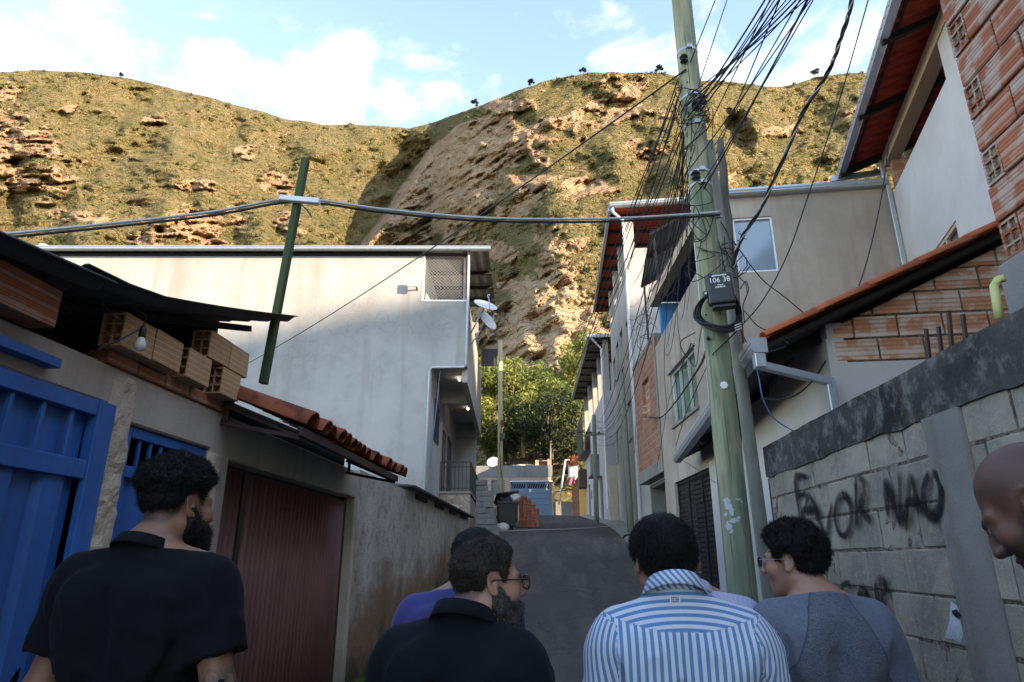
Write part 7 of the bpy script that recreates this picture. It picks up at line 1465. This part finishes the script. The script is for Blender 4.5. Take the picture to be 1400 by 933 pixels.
M_jeans = cloth('jeans_cloth', (.04, .06, .11), .3, 300); M_dktrous = cloth('dark_trousers', (.022, .022, .027), .3, 300)
g = G('striped_shirt'); px_, pz_, rg3, py_ = g.attr('px'), g.attr('pz'), g.attr('reg'), g.attr('py')
def stripes(v, pitch, ph=0.0): return g.ramp(g.math('FRACT', g.math('ADD', g.math('MULTIPLY', v, 1 / pitch), ph + 20.0)), [(0.0, 0.0), (.04, 0.0), (.09, 1.0), (.52, 1.0), (.57, 0.0)])
sv = stripes(px_, .0205); sy = stripes(g.math('SUBTRACT', pz_, g.math('MULTIPLY', g.math('MULTIPLY', px_, px_), -.9)), .0185); ss = stripes(g.math('ADD', g.math('MULTIPLY', py_, .8), g.math('MULTIPLY', g.math('ABSOLUTE', px_), .75)), .0195); s3 = stripes(g.math('ADD', px_, g.math('MULTIPLY', pz_, .8)), .0185)
isy = g.math('GREATER_THAN', rg3, .5); iss = g.math('GREATER_THAN', rg3, 1.5); isc = g.math('GREATER_THAN', rg3, 2.5)
f = g.mix(isy, sv, sy); f = g.mix(iss, f, ss); f = g.mix(isc, f, s3); w = g.noise(500, 2, .7)
seam = g.math('MULTIPLY', g.ramp(g.math('ABSOLUTE', g.math('SUBTRACT', rg3, .5)), [(0, 1.0), (.42, 0.0)]), .5)
cb = g.mix(g.ramp(w, [(.4, 0.0), (.6, 1.0)]), (.085, .20, .40), (.12, .25, .46)); col = g.mix(f, (.56, .60, .66), cb); M_stripe = g.done(g.mix(seam, col, (.15, .25, .42)), .85, g.bump(w, .15, .002), spec=.2, Sheen_Weight=.1)
g = G('lavender_check'); ck = g.n('ShaderNodeTexChecker'); g.l(g.co(), ck.inputs[0]); ck.inputs['Scale'].default_value = 160; ck.inputs[1].default_value = (.50, .50, .66, 1); ck.inputs[2].default_value = (.40, .40, .60, 1); M_lav = g.done(ck.outputs[0], .85, spec=.2)

HB = hair_mat('black_hair', (.006, .0055, .0055), (.022, .019, .018)); HBr = hair_mat('brown_hair', (.018, .012, .009), (.06, .045, .036)); HG = hair_mat('greying_beard', (.02, .018, .017), (.13, .125, .12))
def mkhair(line, t0, t1, amp, fr, o, top=0.0, zlo=.0, zhi=.09):
    def f(p):
        R = hairR(p, line); th = (t0 + (t1 - t0) * sstep(zlo, zhi, p[:, 2])) * sstep(.004, -.022, R); n = vn3(p, fr, 2) - .5; n2 = vn3(p, fr * .35, 1) - .5
        d = head_sdf(p, o) - th + amp * n * 2 * sstep(.0, .6, th / max(t1, 1e-4)) + amp * n2
        return smax(d, R + .006 * n, .008)
    return f
def mkbeard(zb, th, chin, o, amp=.006):
    def f(p):
        R = p[:, 2] - np.interp(p[:, 1], [-.02, .01, .03, .055, .085, .13], zb); n = vn3(p, 70, 2) - .5; d = head_sdf(p, o) - th * sstep(.004, -.02, R) + amp * n
        if chin: d = smin(d, ell(p, (0, .070, -.118), (.048, .042, chin)), .03) + amp * n
        d = np.maximum(d, -(ell(p, (0, .105, -.064), (.024, .02, .009)))); return smax(np.maximum(d, -.012 - p[:, 1] + .002), R, .006)
    return f
sk = lambda nm, c, h=(.02, .016, .014), tt=False: skin_mat(nm, c, h, tt)
o1 = dict(w=1.02, collar_up=-.016, lat=-.03, fade_line=L_NORM, fade=.8, tattoo=True, neck=.060, collar=M_navyblack, collar_h=.8, stride=.16, nf=9000, fl=.013, sleeve=.19, loose=.018); o1['hair'] = mkhair(L_HIGH, .004, .034, .010, 75, o1, zlo=.025, zhi=.085); o1['beard'] = mkbeard([.010, .004, -.02, -.045, -.046, -.046], .014, .050, o1)
P1 = person('tall man in black polo shirt with curly black hair and full beard', at_d(243, 693, 2.0), 1.86, 8, 27, 2, sk('skin_brown', (.30, .155, .10), tt=True), HB, M_navyblack, M_dktrous, o1)
o2 = dict(flow=.35, curl=.7, w=1.04, collar_up=.012, lat=-.075, fat=.7, neck=.066, fade_line=L_REC, fade=.7, collar=M_blublack, jaw=1.06, glasses=(M_frame, M_lens, .0028, .45), nf=6000, fl=.008, sleeve=.20, loose=.02, beardm=HG); o2['hair'] = mkhair(L_REC, .006, .011, .005, 60, o2, zlo=-.03, zhi=.05); o2['beard'] = mkbeard([.004, -.004, -.02, -.048, -.048, -.048], .010, .032, o2)
P2 = person('bearded man in black polo shirt and thick black glasses looking right', at_d(667, 796, 2.0), 1.68, 14, 66, 2, sk('skin_ruddy', (.40, .205, .145)), HBr, M_blublack, M_jeans, o2)
o3 = dict(flow=.7, curl=.4, w=1.0, lat=-.07, fade_line=L_NORM, fade=.8, nf=4500, fl=.009, res=.006, sres=.012); o3['hair'] = mkhair(L_NORM, .010, .016, .004, 40, o3)
P3 = person('man in purple T-shirt, half hidden behind the man with glasses', at_d(654, 769, 2.75), 1.72, 8, 46, 3, sk('skin_tan', (.34, .19, .13)), HB, M_purple, M_jeans, o3)
o4 = dict(w=1.0, collar_up=.034, lat=.035, fade_line=L_NORM, fade=.8, collar=M_stripe, sleeve=.5, nf=8000, fl=.018, curl=.3, flow=.8, loose=.022, sres=.0065, arm={-1: ((.30, .02, -.95), (.1, .35, -.93)), 1: ((.30, .02, -.95), (.1, .35, -.93))}); o4['hair'] = mkhair(L_NORM, .012, .020, .002, 30, o4)
P4 = person('man in blue and white striped shirt seen from behind', at_d(905, 768, 2.03), 1.74, 2, -12, 3, sk('skin_light', (.40, .21, .15)), HB, M_stripe, M_dktrous, o4)
o5 = dict(flow=.7, curl=.4, w=.98, lat=.07, fade_line=L_NORM, fade=.8, collar=M_lav, sleeve=.5, nf=3500, fl=.009, res=.006, sres=.012); o5['hair'] = mkhair(L_NORM, .008, .014, .004, 45, o5)
P5 = person('person in pale lavender shirt, mostly hidden by the striped shirt', at_d(926, 770, 2.75), 1.70, 4, 6, 3, sk('skin_mid', (.36, .20, .14)), HB, M_lav, M_jeans, o5)
o6 = dict(w=.96, lat=.055, fade_line=L_NORM, fade=.7, glasses=(M_steel, M_sunlens, .0016, .8), stubble=.25, nf=8000, fl=.016, sleeve=.215, loose=.012); o6['hair'] = mkhair(L_NORM, .012, .026, .012, 55, o6)
P6 = person('man in heather grey T-shirt and dark sunglasses looking left', at_d(1085, 768, 2.4), 1.72, -4, -52, 3, sk('skin_fair', (.42, .225, .16)), HB, M_grayt, M_jeans, o6)
o7 = dict(w=.96, lat=.20, fade_line=L_NORM, fade=.45, stubble=.8, jaw=1.05, nf=10, loose=.02); P7 = person('bald dark-skinned man in pink shirt looking down, cut off by the right edge', at_d(1420, 694, 1.28), 1.77, -20, -42, 33, sk('skin_dark', (.17, .082, .053)), HB, M_pink, M_dktrous, o7)
# small marks on the shirts
def on_back(P, zoff, x=0.0): t, hl, RH, M_w, hw = P; return M_w
def back_tag(P, px, py, wpx, hpx, m, nm, parts):
    t = P[0]; dg = bpy.context.evaluated_depsgraph_get(); sh = [c for c in t.children if c.name.startswith('shirt')][0]; dg.update()
    d = Vector(ray(px, py)); ok, loc, nrm, _ = sh.evaluated_get(dg).ray_cast(Vector((0, 0, 0)) - t.location, d.normalized())
    if not ok: return
    w_ = loc + t.location; nrm = nrm if nrm.dot(d) < 0 else -nrm; R = nrm.to_track_quat('Z', 'Y').to_matrix().to_4x4(); R = Matrix.Translation(w_ + nrm * .002) @ R; sc_ = w_.length / 940
    for (x0, x1, y0, y1, z, mm) in parts: b = MB(R); b.box(x0 * sc_, x1 * sc_, y0 * sc_, y1 * sc_, z, z + .001); b.build(nm, mm, t)
M_tagw = (lambda g: g.done((.66, .67, .7), .8))(G('woven_label')); M_tagn = (lambda g: g.done((.05, .05, .12), .8))(G('label_navy')); M_tagr = (lambda g: g.done((.35, .06, .08), .8))(G('label_red'))
back_tag(P4, 923, 821, 12, 8, M_tagw, 'woven_label', [(-6.5, 6.5, -4.2, 4.2, 0, M_tagw), (-5, 5, 2.0, 3.2, .0012, M_tagn), (-5, -1, -.8, .8, .0012, M_tagr), (0, 5, -.8, .8, .0012, M_tagn), (-5, 5, -3, -1.8, .0012, M_tagn)])
